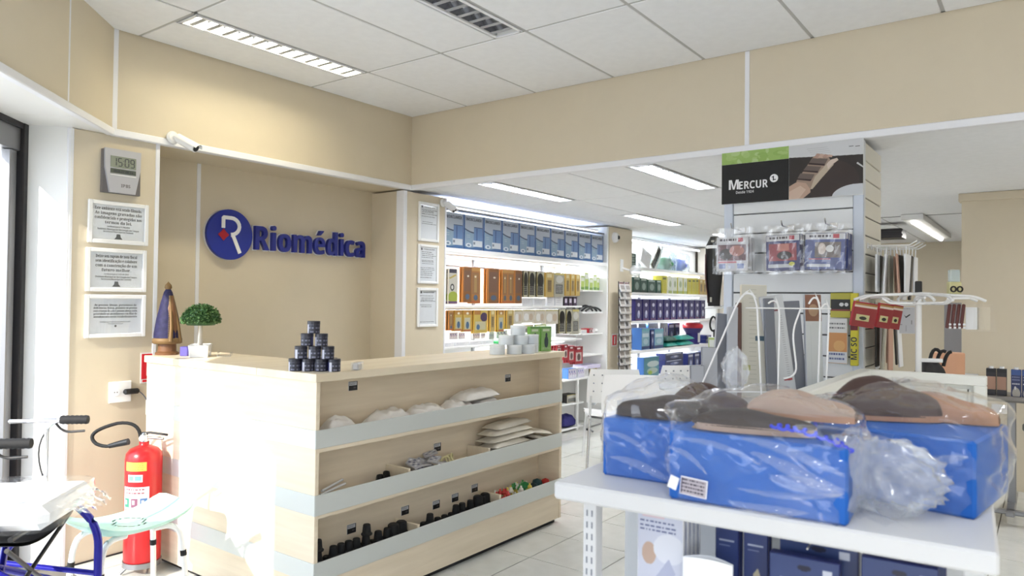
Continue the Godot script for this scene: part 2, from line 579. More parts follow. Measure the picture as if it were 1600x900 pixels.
func lamp(at: Vector3, length: float, width: float, depth: float, label: String, energy: float, blades := 12) -> void:
	# recessed fluorescent fitting with cross blades; its mouth lies at y = at.y, its length along x
	var t := thing("ceiling_lamp", label, "lamp", at, 0.0, "recessed fluorescent ceiling lamps")
	var h := mb()
	h.box(Vector3(0, depth + 0.004, 0), Vector3(length, 0.008, width))
	for s in [-1.0, 1.0]:
		h.box(Vector3(0, depth / 2, s * (width / 2 - 0.003)), Vector3(length, depth, 0.006))
		h.box(Vector3(s * (length / 2 - 0.003), depth / 2, 0), Vector3(0.006, depth, width))
	obj("housing", h, M.white_paint, t)
	var f := mb()
	for s in [-1.0, 1.0]:
		f.box(Vector3(0, -0.002, s * (width / 2 + 0.002)), Vector3(length + 0.02, 0.008, 0.018), 0.002)
		f.box(Vector3(s * (length / 2 + 0.002), -0.002, 0), Vector3(0.018, 0.008, width + 0.02), 0.002)
	obj("rim", f, M.white_trim, t)
	var refl := mb()
	for s in [-1.0, 1.0]:
		refl.sheet(func(u: float, v: float) -> Vector3: return Vector3((u - 0.5) * (length - 0.014), 0.004 + (depth - 0.01) * v, s * (width / 2 - 0.008 - 0.03 * v * v)), 1, 5)
	obj("reflector", refl, M.reflector, t)
	for i in blades:
		var x := (float(i) + 0.5) / blades * (length - 0.02) - length / 2 + 0.01
		var b := mb()
		for s in [-1.0, 1.0]:
			b.sheet(func(u: float, v: float) -> Vector3: return Vector3(x + s * (0.012 - 0.01 * v), 0.003 + 0.034 * v, (u - 0.5) * (width - 0.02)), 1, 3)
		obj("blade_edge", mb().box(Vector3(x, 0.002, 0), Vector3(0.026, 0.003, width - 0.02), 0.001), M.blade_grey, obj("cross_blade", b, M.reflector, t))
	for z in [-0.25, 0.25]:
		obj("fluorescent_tube", mb().tube([Vector3(-length / 2 + 0.02, depth - 0.02, z * width), Vector3(length / 2 - 0.02, depth - 0.02, z * width)], 0.013, 10), M.tube_glow if energy > 0.0 else M.tube_off, t)
	if energy <= 0.0: return
	var l := AreaLight3D.new()
	l.name = "lamp_light"
	l.area_size = Vector2(length - 0.06, width - 0.05)
	l.light_energy = energy
	l.light_color = Color(1.0, 0.95, 0.8) if at.y > 2.5 and at.z < -3.0 else Color(0.98, 0.99, 1.0)
	l.area_range = 14.0
	l.area_attenuation = 2.0
	l.shadow_enabled = true
	t.add_child(l)
	l.position = Vector3(0, depth - 0.036, 0)
	l.rotation.x = -PI / 2

var ROOM := PackedVector2Array([Vector2(-1.9, 3.3), Vector2(-1.9, -0.72), Vector2(1.48, -4.1), Vector2(4.15, -4.1), Vector2(4.15, 3.3)])

func slab_tiles(parent: Node, xs: Array, zs: Array, y: float, holes: Array, zmin := -99.0) -> void:
	# ceiling boards between the grid lines, cut back where a lamp takes the edge of a board
	for i in xs.size() - 1:
		for k in zs.size() - 1:
			var x0: float = xs[i]
			var x1: float = xs[i + 1]
			var z0: float = zs[k]
			var z1: float = zs[k + 1]
			for h in holes:
				if absf(h[0] - (x0 + x1) / 2) < 0.3 and h[1] > z0 and h[1] < z1:
					z1 = h[1] - h[2]
			var poly := PackedVector2Array([Vector2(x0 + 0.009, z0 + 0.009), Vector2(x1 - 0.009, z0 + 0.009), Vector2(x1 - 0.009, z1 - 0.009), Vector2(x0 + 0.009, z1 - 0.009)])
			if x0 + z0 > -2.62:
				obj("ceiling_board", span(mb(), Vector3(x0 + 0.009, y, z0 + 0.009), Vector3(x1 - 0.009, y + 0.014, z1 - 0.009), 0.003), M.ceiling_board, parent)
				continue
			for part in Geometry2D.intersect_polygons(poly, ROOM):
				obj("ceiling_board", mb().prism(part, 0.014, Vector3(0, y + 0.007, 0), Basis(Vector3.RIGHT, Vector3.BACK, Vector3.DOWN)), M.ceiling_board, parent)

func ceilings() -> void:
	var c := structure("ceiling")
	# front room
	var poly := PackedVector2Array([Vector2(1.43, -4.75), Vector2(1.43, -4.33), Vector2(-1.97, -0.93), Vector2(-1.97, 3.4), Vector2(4.3, 3.4), Vector2(4.3, -4.75)])
	var qx := Basis(Vector3.RIGHT, Vector3.BACK, Vector3.DOWN)
	obj("front_slab", mb().prism(poly, 0.1, Vector3(0, 3.05, 0), qx), M.joint_grey, c)
	var zs := [-4.1, -3.523, -2.893, -2.274, -1.66, -1.04, -0.42, 0.2, 0.82, 1.44, 2.06, 2.68, 3.3]
	var xs := [-1.9, -1.56, -0.38, 0.8, 1.98, 3.16, 4.15]
	var gap := 0.0
	var front_lamps := [[2.57, -3.523], [2.57, -2.274], [2.57, 1.44], [0.21, 0.2], [0.21, 2.06]]  # last three are added out of view to brighten the front room
	var holes := []
	for l in front_lamps: holes.append([l[0], l[1] - 0.001, 0.2])
	slab_tiles(c, xs, zs, 2.88, holes)
	# the grid behind the joints, open over the lamps
	var grid := mb()
	for x in xs: span(grid, Vector3(x - 0.016, 2.8835, maxf(-4.1, -2.6 - x)), Vector3(x + 0.016, 2.9, 3.3))
	for z in zs: span(grid, Vector3(maxf(-1.9, -2.6 - z), 2.8835, z - 0.016), Vector3(4.15, 2.9, z + 0.016))
	obj("grid_bars", grid, M.joint_grey, c)
	for i in front_lamps.size():
		var l: Array = front_lamps[i]
		var lab: String = ["louvred recessed ceiling lamp along the yellowish fascia over the reception", "unlit louvred ceiling lamp cut off by the top edge of the picture", "added unseen louvred fill lamp right of the picture", "added unseen louvred fill lamp over the viewer", "added unseen louvred fill lamp behind the viewer"][i]
		lamp(Vector3(l[0], 2.88, l[1] - 0.1), 1.13, 0.16, 0.075, lab, LAMP_FRONT if i == 0 else 0.0 if i == 1 else LAMP_FILL)
	# shelving room, lower
	obj("rear_slab", span(mb(), Vector3(4.2, 2.43, -4.75), Vector3(11.9, 2.55, 3.4)), M.joint_grey, c)
	var zr := [-4.72, -4.02, -3.37, -2.715, -2.06, -1.4]
	var xr := [4.19, 4.26, 5.5, 6.68, 7.87, 9.1, 10.3, 11.8]
	var rear_lamps := [[4.88, -3.37], [4.88, -2.06], [7.275, -3.37], [7.275, -2.06], [9.7, -3.37]]
	holes = []
	for l in rear_lamps: holes.append([l[0], l[1] - 0.001, 0.2])
	slab_tiles(c, xr, zr, 2.32, holes)
	var grid2 := mb()
	for x in xr: span(grid2, Vector3(x - 0.01, 2.326, -4.72), Vector3(x + 0.01, 2.34, -1.4))
	for z in zr: span(grid2, Vector3(4.19, 2.326, z - 0.01), Vector3(11.8, 2.34, z + 0.01))
	obj("grid_bars", grid2, M.joint_grey, c)
	obj("plain_board", span(mb(), Vector3(4.19, 2.32, -1.39), Vector3(8.225, 2.34, 3.3)), M.ceiling_board, c)
	obj("plain_board", span(mb(), Vector3(8.255, 2.32, -1.39), Vector3(11.8, 2.34, 3.3)), M.ceiling_board, c)
	obj("joint_strip", span(mb(), Vector3(8.226, 2.318, -1.39), Vector3(8.254, 2.335, 3.3)), M.dark_metal, c)
	for i in rear_lamps.size():
		var l: Array = rear_lamps[i]
		var lab: String = ["bright recessed lamp in the low ceiling just right of the framed papers", "bright recessed lamp in the low ceiling left of the black banner", "recessed lamp in the low ceiling in front of the beige pillar", "recessed lamp partly hidden behind the black boot", "farthest recessed lamp of the shelving room"][i]
		lamp(Vector3(l[0], 2.32, l[1] - 0.1), 1.17, 0.155, 0.07, lab, LAMP_REAR)

# ---------------------------------------------------------------- reception counter
func counter() -> void:
	var t := thing("reception_counter", "L-shaped maple reception counter with silver strips and open shelves", "counter", Vector3(2.0, 0, -2.525))
	# local frame: x along the shelves, -z into the niche
	var L := 1.955
	obj("counter_top", span(mb(), Vector3(-0.012, 1.06, -0.42), Vector3(L + 0.012, 1.096, 0.012), 0.002), M.maple_top, t)
	obj("counter_top", span(mb(), Vector3(-0.012, 1.06, -1.46), Vector3(0.41, 1.096, -0.4205), 0.002), M.maple_top, t)
	obj("left_panel", span(mb(), Vector3(0, 0.03, -1.45), Vector3(0.02, 1.06, 0.0), 0.001), M.maple_laminate, t)
	obj("left_panel_end", span(mb(), Vector3(0.02, 0.03, -1.45), Vector3(0.40, 1.06, -1.43), 0.001), M.maple_laminate, t)
	obj("right_panel", span(mb(), Vector3(L - 0.025, 0.03, -0.41), Vector3(L, 1.06, 0.0), 0.001), M.maple_laminate, t)
	obj("back_panel", span(mb(), Vector3(0.02, 0.03, -0.185), Vector3(L - 0.025, 1.06, -0.165)), M.maple_laminate, t)
	obj("inner_panel", span(mb(), Vector3(0.38, 0.03, -1.43), Vector3(0.40, 1.06, -0.2)), M.maple_laminate, t)
	obj("bottom_panel", span(mb(), Vector3(0.02, 0.03, -0.02), Vector3(L - 0.025, 0.205, -0.002), 0.001), M.maple_laminate, t)
	for y in [0.772, 0.487, 0.2]:
		obj("shelf", span(mb(), Vector3(0.02, y - 0.018, -0.165), Vector3(L - 0.025, y, -0.003)), M.maple_laminate, t)
	for r in [[0.772, 0.852], [0.485, 0.573], [0.198, 0.283]]:
		obj("metal_lip", span(mb(), Vector3(0.0, r[0], -0.001), Vector3(L - 0.002, r[1], 0.004), 0.001), M.brushed_aluminium, t)
		obj("metal_strip", span(mb(), Vector3(-0.004, r[0], -1.45), Vector3(0.0, r[1], 0.004), 0.001), M.brushed_aluminium, t)
	obj("kick_base", span(mb(), Vector3(0.03, 0, -1.4), Vector3(0.36, 0.03, -0.03)).box(Vector3(L / 2, 0.015, -0.2), Vector3(L - 0.06, 0.03, 0.34)), M.black_plastic, t)
	for d in [[0.575, 0.487, 0.10], [1.21, 0.487, 0.1], [0.645, 0.2, 0.095], [1.315, 0.2, 0.105]]:
		obj("divider", span(mb(), Vector3(d[0] - 0.008, d[1], -0.163), Vector3(d[0] + 0.008, d[1] + d[2], -0.004), 0.001), M.maple_top, t)
	var tagm := print_mat("price_tag_print", 48, 36, func(im: Image) -> void:
		im.fill(rgb(30, 26, 26))
		rect(im, 0.06, 0.08, 0.88, 0.4, rgb(225, 225, 228))
		scrawl(im, 0.12, 0.16, 0.7, 2, 0.14, rgb(60, 60, 70), 4)
		rect(im, 0.55, 0.62, 0.3, 0.18, rgb(90, 84, 84)))
	var tm := carton(0.055, 0.044, 0.002, M.paper, tagm, false, 0.0003)
	for p in [[0.345, 0.979], [1.587, 0.919], [0.951, 0.591], [0.349, 0.295], [0.709, 0.301], [0.947, 0.279], [1.103, 0.284], [1.276, 0.303]]:
		put("price_tag", tm, t, Vector3(p[0], p[1], -0.1635))

func frame(called: String, label: String, at: Vector3, w: float, h: float, tilt: float, body: Callable, group: String) -> void:
	var t := thing(called, label, "frame", at, 0.0, group)
	t.rotation.z = tilt
	var b := 0.022
	for s in [-1.0, 1.0]:
		obj("frame_bar", mb().box(Vector3(s * (w - b) / 2, 0, 0.008), Vector3(b, h, 0.016), 0.003), M.white_gloss, t)
		obj("frame_bar", mb().box(Vector3(0, s * (h - b) / 2, 0.008), Vector3(w - 2 * b, b, 0.016), 0.003), M.white_gloss, t)
	obj("backing", mb().box(Vector3(0, 0, 0.002), Vector3(w - 0.01, h - 0.01, 0.004)), M.paper, t)
	body.call(t)
	obj("glazing", mb().box(Vector3(0, 0, 0.0085), Vector3(w - 2 * b, h - 2 * b, 0.002)), M.window_glass, t)

func line(t: Node3D, s: String, y: float, size: float, m: Material, wmax: float, bold := 400, x := 0.0) -> void:
	var x_mesh := words(s, size, 0.0006, m, true, bold, true)
	var o := put("text_line", x_mesh, t, Vector3(x, y, 0.005))
	var ww: float = x_mesh.get_aabb().size.x
	if ww > wmax: o.scale = Vector3(wmax / ww, 1, 1)

func wall_fittings() -> void:
	# digital clock
	var c := thing("wall_clock", "grey digital wall clock reading 15:09 above the framed notices", "clock", Vector3(1.9, 2.1, -4.12))
	mat("clock_silver", rgb(198, 198, 204), 0.35, 0.35)
	mat("clock_grey", rgb(112, 108, 108), 0.5)
	mat("lcd", rgb(140, 146, 132), 0.25)
	mat("lcd_dark", rgb(92, 98, 90), 0.25)
	obj("back_case", mb().prism(PackedVector2Array([Vector2(-0.1, 0.118), Vector2(0.1, 0.118), Vector2(0.102, -0.118), Vector2(-0.102, -0.118)]), 0.024, Vector3(0, 0, 0.013)), M.clock_grey, c)
	obj("front_case", mb().prism(PackedVector2Array([Vector2(-0.096, 0.122), Vector2(0.096, 0.122), Vector2(0.094, 0.02), Vector2(0.068, -0.116), Vector2(-0.068, -0.116), Vector2(-0.094, 0.02)]), 0.016, Vector3(0, 0, 0.033)), M.clock_silver, c)
	obj("main_display", mb().box(Vector3(0, 0.052, 0.0415), Vector3(0.136, 0.062, 0.003)), M.lcd, c)
	obj("lower_display", mb().box(Vector3(0, 0.002, 0.0415), Vector3(0.136, 0.026, 0.003)), M.lcd_dark, c)
	obj("bright_rule", mb().box(Vector3(0, -0.02, 0.042), Vector3(0.14, 0.005, 0.004), 0.001), M.white_gloss, c)
	var segs := {"0": "abcdef", "1": "bc", "5": "afgcd", "9": "abcdfg"}
	var shape := {"a": [0, 0.021, 1], "g": [0, 0, 1], "d": [0, -0.021, 1], "f": [-0.0095, 0.0105, 0], "b": [0.0095, 0.0105, 0], "e": [-0.0095, -0.0105, 0], "c": [0.0095, -0.0105, 0]}
	var dx := -0.048
	for ch in ["1", "5", "0", "9"]:
		var g := mb()
		for s in segs[ch]:
			var k: Array = shape[s]
			g.box(Vector3(dx + k[0], 0.052 + k[1], 0.0433), Vector3(0.016, 0.004, 0.0008) if k[2] else Vector3(0.004, 0.018, 0.0008))
		obj("digit", g, M.ink, c)
		dx += 0.03 if ch != "5" else 0.036
	obj("colon", mb().box(Vector3(0.0, 0.06, 0.0433), Vector3(0.003, 0.003, 0.0008)).box(Vector3(0.0, 0.044, 0.0433), Vector3(0.003, 0.003, 0.0008)), M.ink, c)
	put("small_digits", words("QUA 22 08 24", 0.017, 0.0008, M.ink, false, 700), c, Vector3(0, 0.002, 0.0433))
	put("maker_mark", words("IPBS", 0.024, 0.0008, M.clock_grey, false, 700, true), c, Vector3(0.015, -0.075, 0.0413))
	# framed notices left of the niche
	var n1 := func(t: Node3D) -> void:
		var y := 0.075
		for s in ["Este ambiente está sendo filmado.", "As imagens gravadas são", "confidenciais e protegidas nos", "termos da lei."]:
			line(t, s, y, 0.021, M.ink, 0.25, 700)
			y -= 0.025
		line(t, "Lei Municipal nº 6.791/2006", y + 0.003, 0.011, M.ink, 0.12)
		line(t, "Prefeitura Municipal de São Gonçalo dos Campos", y - 0.012, 0.012, M.ink, 0.22)
		line(t, "Secretaria Municipal de Fazenda", y - 0.025, 0.011, M.ink, 0.16)
		obj("crest", mb().prism(PackedVector2Array([Vector2(-0.022, -0.012), Vector2(-0.012, 0.0), Vector2(-0.009, 0.016), Vector2(0.009, 0.016), Vector2(0.012, 0.0), Vector2(0.022, -0.012)]), 0.0008, Vector3(0, -0.078, 0.005)), M.ink, t)
	frame("framed_notice", "topmost white framed notice under the clock, ending in a crest", Vector3(1.898, 1.822, -4.12), 0.322, 0.232, 0.0, n1, "framed notices under the clock")
	var n2 := func(t: Node3D) -> void:
		var y := 0.075
		for s in ["Deixe seu cupom de nota fiscal", "sem identificação e colabore", "com a construção de um", "futuro melhor."]:
			line(t, s, y, 0.021, M.ink, 0.22, 700)
			y -= 0.025
		line(t, "Lei Municipal nº 3.451 de 2012", y + 0.003, 0.011, M.ink, 0.13)
		line(t, "Prefeitura Municipal de São Gonçalo dos Campos", y - 0.012, 0.012, M.ink, 0.22)
		line(t, "Secretaria Municipal de Fazenda", y - 0.025, 0.011, M.ink, 0.16)
		obj("crest", mb().prism(PackedVector2Array([Vector2(-0.022, -0.012), Vector2(-0.012, 0.0), Vector2(-0.009, 0.016), Vector2(0.009, 0.016), Vector2(0.012, 0.0), Vector2(0.022, -0.012)]), 0.0008, Vector3(0, -0.078, 0.005)), M.ink, t)
	frame("framed_notice", "middle white framed notice of the three under the clock", Vector3(1.892, 1.562, -4.12), 0.322, 0.236, 0.0, n2, "framed notices under the clock")
	var n3 := func(t: Node3D) -> void:
		var y := 0.06
		for s in ["As pessoas idosas, portadoras de", "deficiências físicas, gestantes ou pessoas", "com crianças de colo e pessoas obesas terão", "prioridade no atendimento em filas de", "atendimento neste estabelecimento"]:
			line(t, s, y, 0.0135, M.ink, 0.23, 700)
			y -= 0.016
		line(t, "Lei Municipal nº 1.872 de 19 de fevereiro de 2009", y - 0.012, 0.008, M.grey_ink, 0.16)
		line(t, "Prefeitura Municipal", y - 0.022, 0.008, M.grey_ink, 0.08)
		obj("crest", mb().lathe([Vector2(0, 0.0005), Vector2(0.006, 0.0005), Vector2(0.006, 0)], Vector3(0, -0.055, 0.005), 12, rot(PI / 2, 0, 0)), M.ink, t)
	frame("framed_notice", "lowest white framed notice under the clock, with small print", Vector3(1.892, 1.311, -4.12), 0.322, 0.234, 0.0, n3, "framed notices under the clock")
	# framed papers on the column
	var lays := [[0.12, 0.05, 0.04, 0.03], [0.125, 0.02, -0.02, -0.07], [0.12, 0.08, 0.06, -0.13]]
	for i in 3:
		var doc := func(t: Node3D) -> void:
			put("heading", words("Prefeitura da Cidade", 0.013, 0.0006, M.ink, false, 700), t, Vector3(0.015, 0.123, 0.005))
			obj("seal", mb().box(Vector3(-0.075, 0.123, 0.005), Vector3(0.016, 0.018, 0.0008)), M.ink, t)
			var r := RandomNumberGenerator.new()
			r.seed = 40 + i
			var rows := mb()
			var dark := mb()
			var ys: Array = [[0.1, 0.09, 0.08, 0.065, 0.045, 0.0, -0.015], [0.1, 0.085, 0.07, 0.055, 0.03, 0.02, 0.005, -0.03, -0.045, -0.06, -0.075, -0.09, -0.11], [0.095, 0.075, 0.06, 0.05, 0.02, 0.005, -0.12]][i]
			for y in ys:
				var x0 := -0.09 + r.randf() * 0.02
				while x0 < 0.085 - r.randf() * 0.05:
					var k := r.randf_range(0.012, 0.04)
					(dark if r.randf() < 0.4 else rows).box(Vector3(x0 + k / 2, y, 0.005), Vector3(k, 0.0045, 0.0008))
					x0 += k + 0.006
			obj("fine_print", rows, M.grey_ink, t)
			obj("bold_print", dark, M.ink, t)
		frame("framed_paper", ["uppermost portrait paper in white frame on the beige column", "crowded middle portrait paper in white frame on the beige column", "lowest portrait paper in white frame on the beige column"][i], Vector3(4.373, [2.06, 1.712, 1.357][i], -4.12), 0.246, 0.322, 0.0, doc, "framed papers on the column")
	# fire extinguisher sign, socket with charger
	var red := mat("sign_red", rgb(214, 36, 52), 0.35)
	var fs := thing("fire_sign", "red sign with white extinguisher pictogram low on the left panel", "sign", Vector3(2.076, 1.015, -4.119))
	obj("white_border", mb().box(Vector3(0, 0, 0.001), Vector3(0.084, 0.172, 0.002)), M.white_gloss, fs)
	obj("red_field", mb().box(Vector3(0.001, 0.008, 0.0025), Vector3(0.074, 0.142, 0.001)), red, fs)
	obj("pictogram", mb().prism(PackedVector2Array([Vector2(-0.012, -0.05), Vector2(0.014, -0.05), Vector2(0.014, 0.035), Vector2(0.006, 0.05), Vector2(0.022, 0.056), Vector2(0.022, 0.064), Vector2(-0.016, 0.064), Vector2(-0.018, 0.04), Vector2(-0.012, 0.04)]), 0.001, Vector3(0.004, 0.005, 0.0035)), M.white_gloss, fs)
	obj("red_foot", mb().box(Vector3(0, -0.074, 0.0025), Vector3(0.06, 0.012, 0.001)), red, fs)
	var so := thing("wall_socket", "white square wall socket on the left panel above the extinguisher", "socket", Vector3(1.923, 0.892, -4.119))
	obj("cover_plate", mb().box(Vector3(0, 0, 0.005), Vector3(0.12, 0.116, 0.01), 0.003), M.white_gloss, so)
	obj("outlet", mb().lathe([Vector2(0, 0.012), Vector2(0.022, 0.012), Vector2(0.024, 0.0095)], Vector3(-0.025, 0, 0), 16, rot(PI / 2, 0, 0)), M.paper, so)
	obj("contact_hole", mb().box(Vector3(-0.032, 0, 0.0122), Vector3(0.005, 0.005, 0.001)).box(Vector3(-0.018, 0, 0.0122), Vector3(0.005, 0.005, 0.001)), M.ink, so)
	var pl := thing("plug_adapter", "black plug adapter in the white socket, thin cable hanging down", "adapter", Vector3(1.96, 0.89, -4.105))
	obj("plug_body", mb().box(Vector3(0.015, 0.002, 0.012), Vector3(0.085, 0.03, 0.03), 0.009), M.black_plastic, pl)
	obj("cable", mb().tube(bezier(Vector3(0.055, 0.0, 0.01), Vector3(0.13, -0.05, 0.006), Vector3(0.13, -0.2, 0.004), 10) + bezier(Vector3(0.13, -0.2, 0.004), Vector3(0.12, -0.26, 0.004), Vector3(0.15, -0.31, 0.004), 8), 0.003, 6), M.grey_ink, pl)
	# cameras
	cctv("white bullet security camera on the trim above the niche", Vector3(2.175, 2.345, -4.085), Vector3(0.06, -0.07, 0.12))
	cctv("white bullet security camera at the top of the framed-paper column", Vector3(4.545, 2.24, -4.115), Vector3(0.01, -0.07, 0.09))
	var dm := thing("dome_camera", "small white round security camera high on the beige pillar", "camera", Vector3(7.62, 2.185, -4.15))
	obj("dome_base", mb().lathe([Vector2(0, 0.045), Vector2(0.05, 0.04), Vector2(0.062, 0.02), Vector2(0.064, 0)], Vector3.ZERO, 18, rot(PI / 2, 0, 0), true), M.white_gloss, dm)
	obj("lens", mb().lathe([Vector2(0, 0.06), Vector2(0.018, 0.056), Vector2(0.026, 0.04)], Vector3(0.02, 0, 0), 14, rot(PI / 2, 0.25, 0), true), M.black_plastic, dm)
	# sign of the shop
	mat("logo_blue", rgb(28, 46, 150), 0.38)
	mat("letter_blue", rgb(34, 44, 140), 0.4)
	mat("logo_red", rgb(170, 24, 40), 0.45)
	var lg := thing("round_logo", "round blue wall logo with a white R and red cross", "sign", Vector3(2.788, 1.846, -4.5))
	obj("disc", mb().lathe([Vector2(0, 0.045), Vector2(0.169, 0.045), Vector2(0.171, 0.043), Vector2(0.171, 0.018)], Vector3.ZERO, 56, rot(PI / 2, 0, 0)), M.logo_blue, lg)
	obj("rim", mb().lathe([Vector2(0.171, 0.02), Vector2(0.173, 0.02), Vector2(0.173, 0.0)], Vector3.ZERO, 56, rot(PI / 2, 0, 0)), M.white_gloss, lg)
	var arc := PackedVector2Array([Vector2(-0.32, 0.24), Vector2(-0.32, 0.66), Vector2(-0.06, 0.66)])
	for i in 11:
		var a := PI / 2 - PI * i / 10.0
		arc.append(Vector2(0.02 + 0.36 * cos(a), 0.33 + 0.33 * sin(a)))
	var leg := PackedVector2Array([Vector2(0.02, -0.02), Vector2(0.1, -0.02), Vector2(0.42, -0.72)])
	for pts in [arc, leg]:
		for k in pts.size(): pts[k] = pts[k] * 0.171
		for poly in Geometry2D.offset_polyline(pts, 0.0125, Geometry2D.JOIN_ROUND, Geometry2D.END_BUTT):
			obj("letter_stroke", mb().prism(poly, 0.006, Vector3(0, 0, 0.048 if pts == arc else 0.0484)), M.white_gloss, lg)
	var star := PackedVector2Array()
	for i in 16:
		star.append(Vector2.from_angle(TAU * i / 16.0) * [0.04, 0.03, 0.026, 0.03][i % 4])
	obj("red_cross", mb().prism(star, 0.006, Vector3(-0.052, -0.004, 0.0482)), M.logo_red, lg)
	var nm := thing("shop_name", "row of dark blue raised wall letters beside the round logo", "sign", Vector3(2.972, 1.757, -4.5))
	var nt := "Riomédica"
	var size := 0.232
	var whole := words(nt, size, 0.03, M.letter_blue, false, 800)
	var wx: float = 0.995 / whole.get_aabb().size.x
	var f: Font = whole.font
	var pen := 0.0
	for i in nt.length():
		var full := f.get_string_size(nt.substr(0, i + 1), HORIZONTAL_ALIGNMENT_LEFT, -1, 32).x * size / 32.0
		var glyph := words(nt[i], size, 0.03, M.letter_blue, false, 800)
		var letter_back := words(nt[i], size, 0.012, M.white_gloss, false, 800)  # white backing that edges the blue letter
		var bb: AABB = glyph.get_aabb()
		var ctr := bb.position + bb.size / 2
		var mid := Vector3((pen + full) / 2 * wx, 0, 0)
		# letters stand on the baseline: shift by the glyph's own box
		var lift: float = base_of(nt[i]) * size
		var o := put("letter", glyph, nm, mid + Vector3(-ctr.x * wx, lift - bb.position.y, 0.035))
		o.scale = Vector3(wx * 1.04, 1, 1)
		var k := 1.0 + 0.012 / bb.size.x
		var ky := 1.0 + 0.012 / bb.size.y
		var s := put("letter_edge", letter_back, o, Vector3(ctr.x * (1 - k), ctr.y * (1 - ky), -0.02))
		s.scale = Vector3(k, ky, 1)
		pen = full
	
func base_of(ch: String) -> float:
	return -0.012 if ch in ["o", "é", "d", "c", "a"] else 0.0

func cctv(label: String, at: Vector3, d: Vector3) -> void:
	var t := thing("security_camera", label, "camera", at, 0.0, "white security cameras")
	obj("mount", mb().lathe([Vector2(0, 0.02), Vector2(0.026, 0.02), Vector2(0.036, 0.008), Vector2(0.036, 0)], Vector3.ZERO, 18, rot(PI / 2, 0, 0)), M.white_gloss, t)
	var n := d.normalized()
	var a := Vector3(0, 0, 0.03)
	obj("arm", mb().tube([Vector3(0, 0, 0.012), a + n * 0.02], 0.011, 10), M.white_gloss, t)
	obj("body", mb().tube([a, a + n * 0.02, a + n * 0.025, a + n * (d.length())], [0.012, 0.02, 0.026, 0.027], 16), M.white_gloss, t)
	obj("lens", mb().tube([a + n * (d.length() - 0.002), a + n * (d.length() + 0.004)], 0.02, 16), M.black_plastic, t)
	obj("sunshade", mb().sheet(func(u: float, v: float) -> Vector3:
		var side := n.cross(Vector3.UP).normalized()
		var up := side.cross(n)
		var g := lerpf(-1.4, 1.4, u)
		return a + n * lerpf(0.02, d.length() + 0.02, v) + side * sin(g) * 0.03 + up * cos(g) * 0.03, 8, 1), M.white_gloss, t)

# ---------------------------------------------------------------- goods on and in the counter
func pillow(w: float, h: float, d: float, sd: int, crimp := 0.06) -> MB:
	# a soft filled bag lying flat: x by w, z by d, rests on y = 0
	var nz := FastNoiseLite.new()
	nz.seed = sd
	nz.frequency = 9.0
	var b := mb()
	for s in [1.0, 0.0]:
		b.sheet(func(u: float, v: float) -> Vector3:
			var x := u * 2 - 1
			var z := v * 2 - 1
			var e := pow(maxf(0.0, 1 - pow(absf(x), 3.5)), 0.6) * pow(maxf(0.0, 1 - pow(absf(z), 3.0)), 0.6)
			var k := nz.get_noise_3d(x * w, z * d, s)
			var y := h * 0.28 + (h * 0.72 * e * (1.0 + 0.35 * k) if s > 0.5 else -h * 0.28 * e)
			return Vector3(x * w / 2 * (1.0 + 0.03 * k), y, z * d / 2 * (1 + 0.04 * k)), 14, 10, Vector3(0, h * 0.28, 0))
	return b

func tin_mesh(r: float, h: float, side: Material, lid: Material) -> ArrayMesh:
	var a := ArrayMesh.new()
	mb().lathe([Vector2(r * 0.97, 0), Vector2(r, 0.003), Vector2(r, h * 0.72), Vector2(r * 0.99, h * 0.73)], Vector3.ZERO, 22).lathe([Vector2(0, 0), Vector2(r * 0.97, 0)], Vector3.ZERO, 22).surface(a, side)
	mb().lathe([Vector2(r * 0.99, h * 0.73), Vector2(r * 1.03, h * 0.74), Vector2(r * 1.03, h * 0.97), Vector2(r * 0.98, h), Vector2(0, h)], Vector3.ZERO, 22).surface(a, lid)
	return a

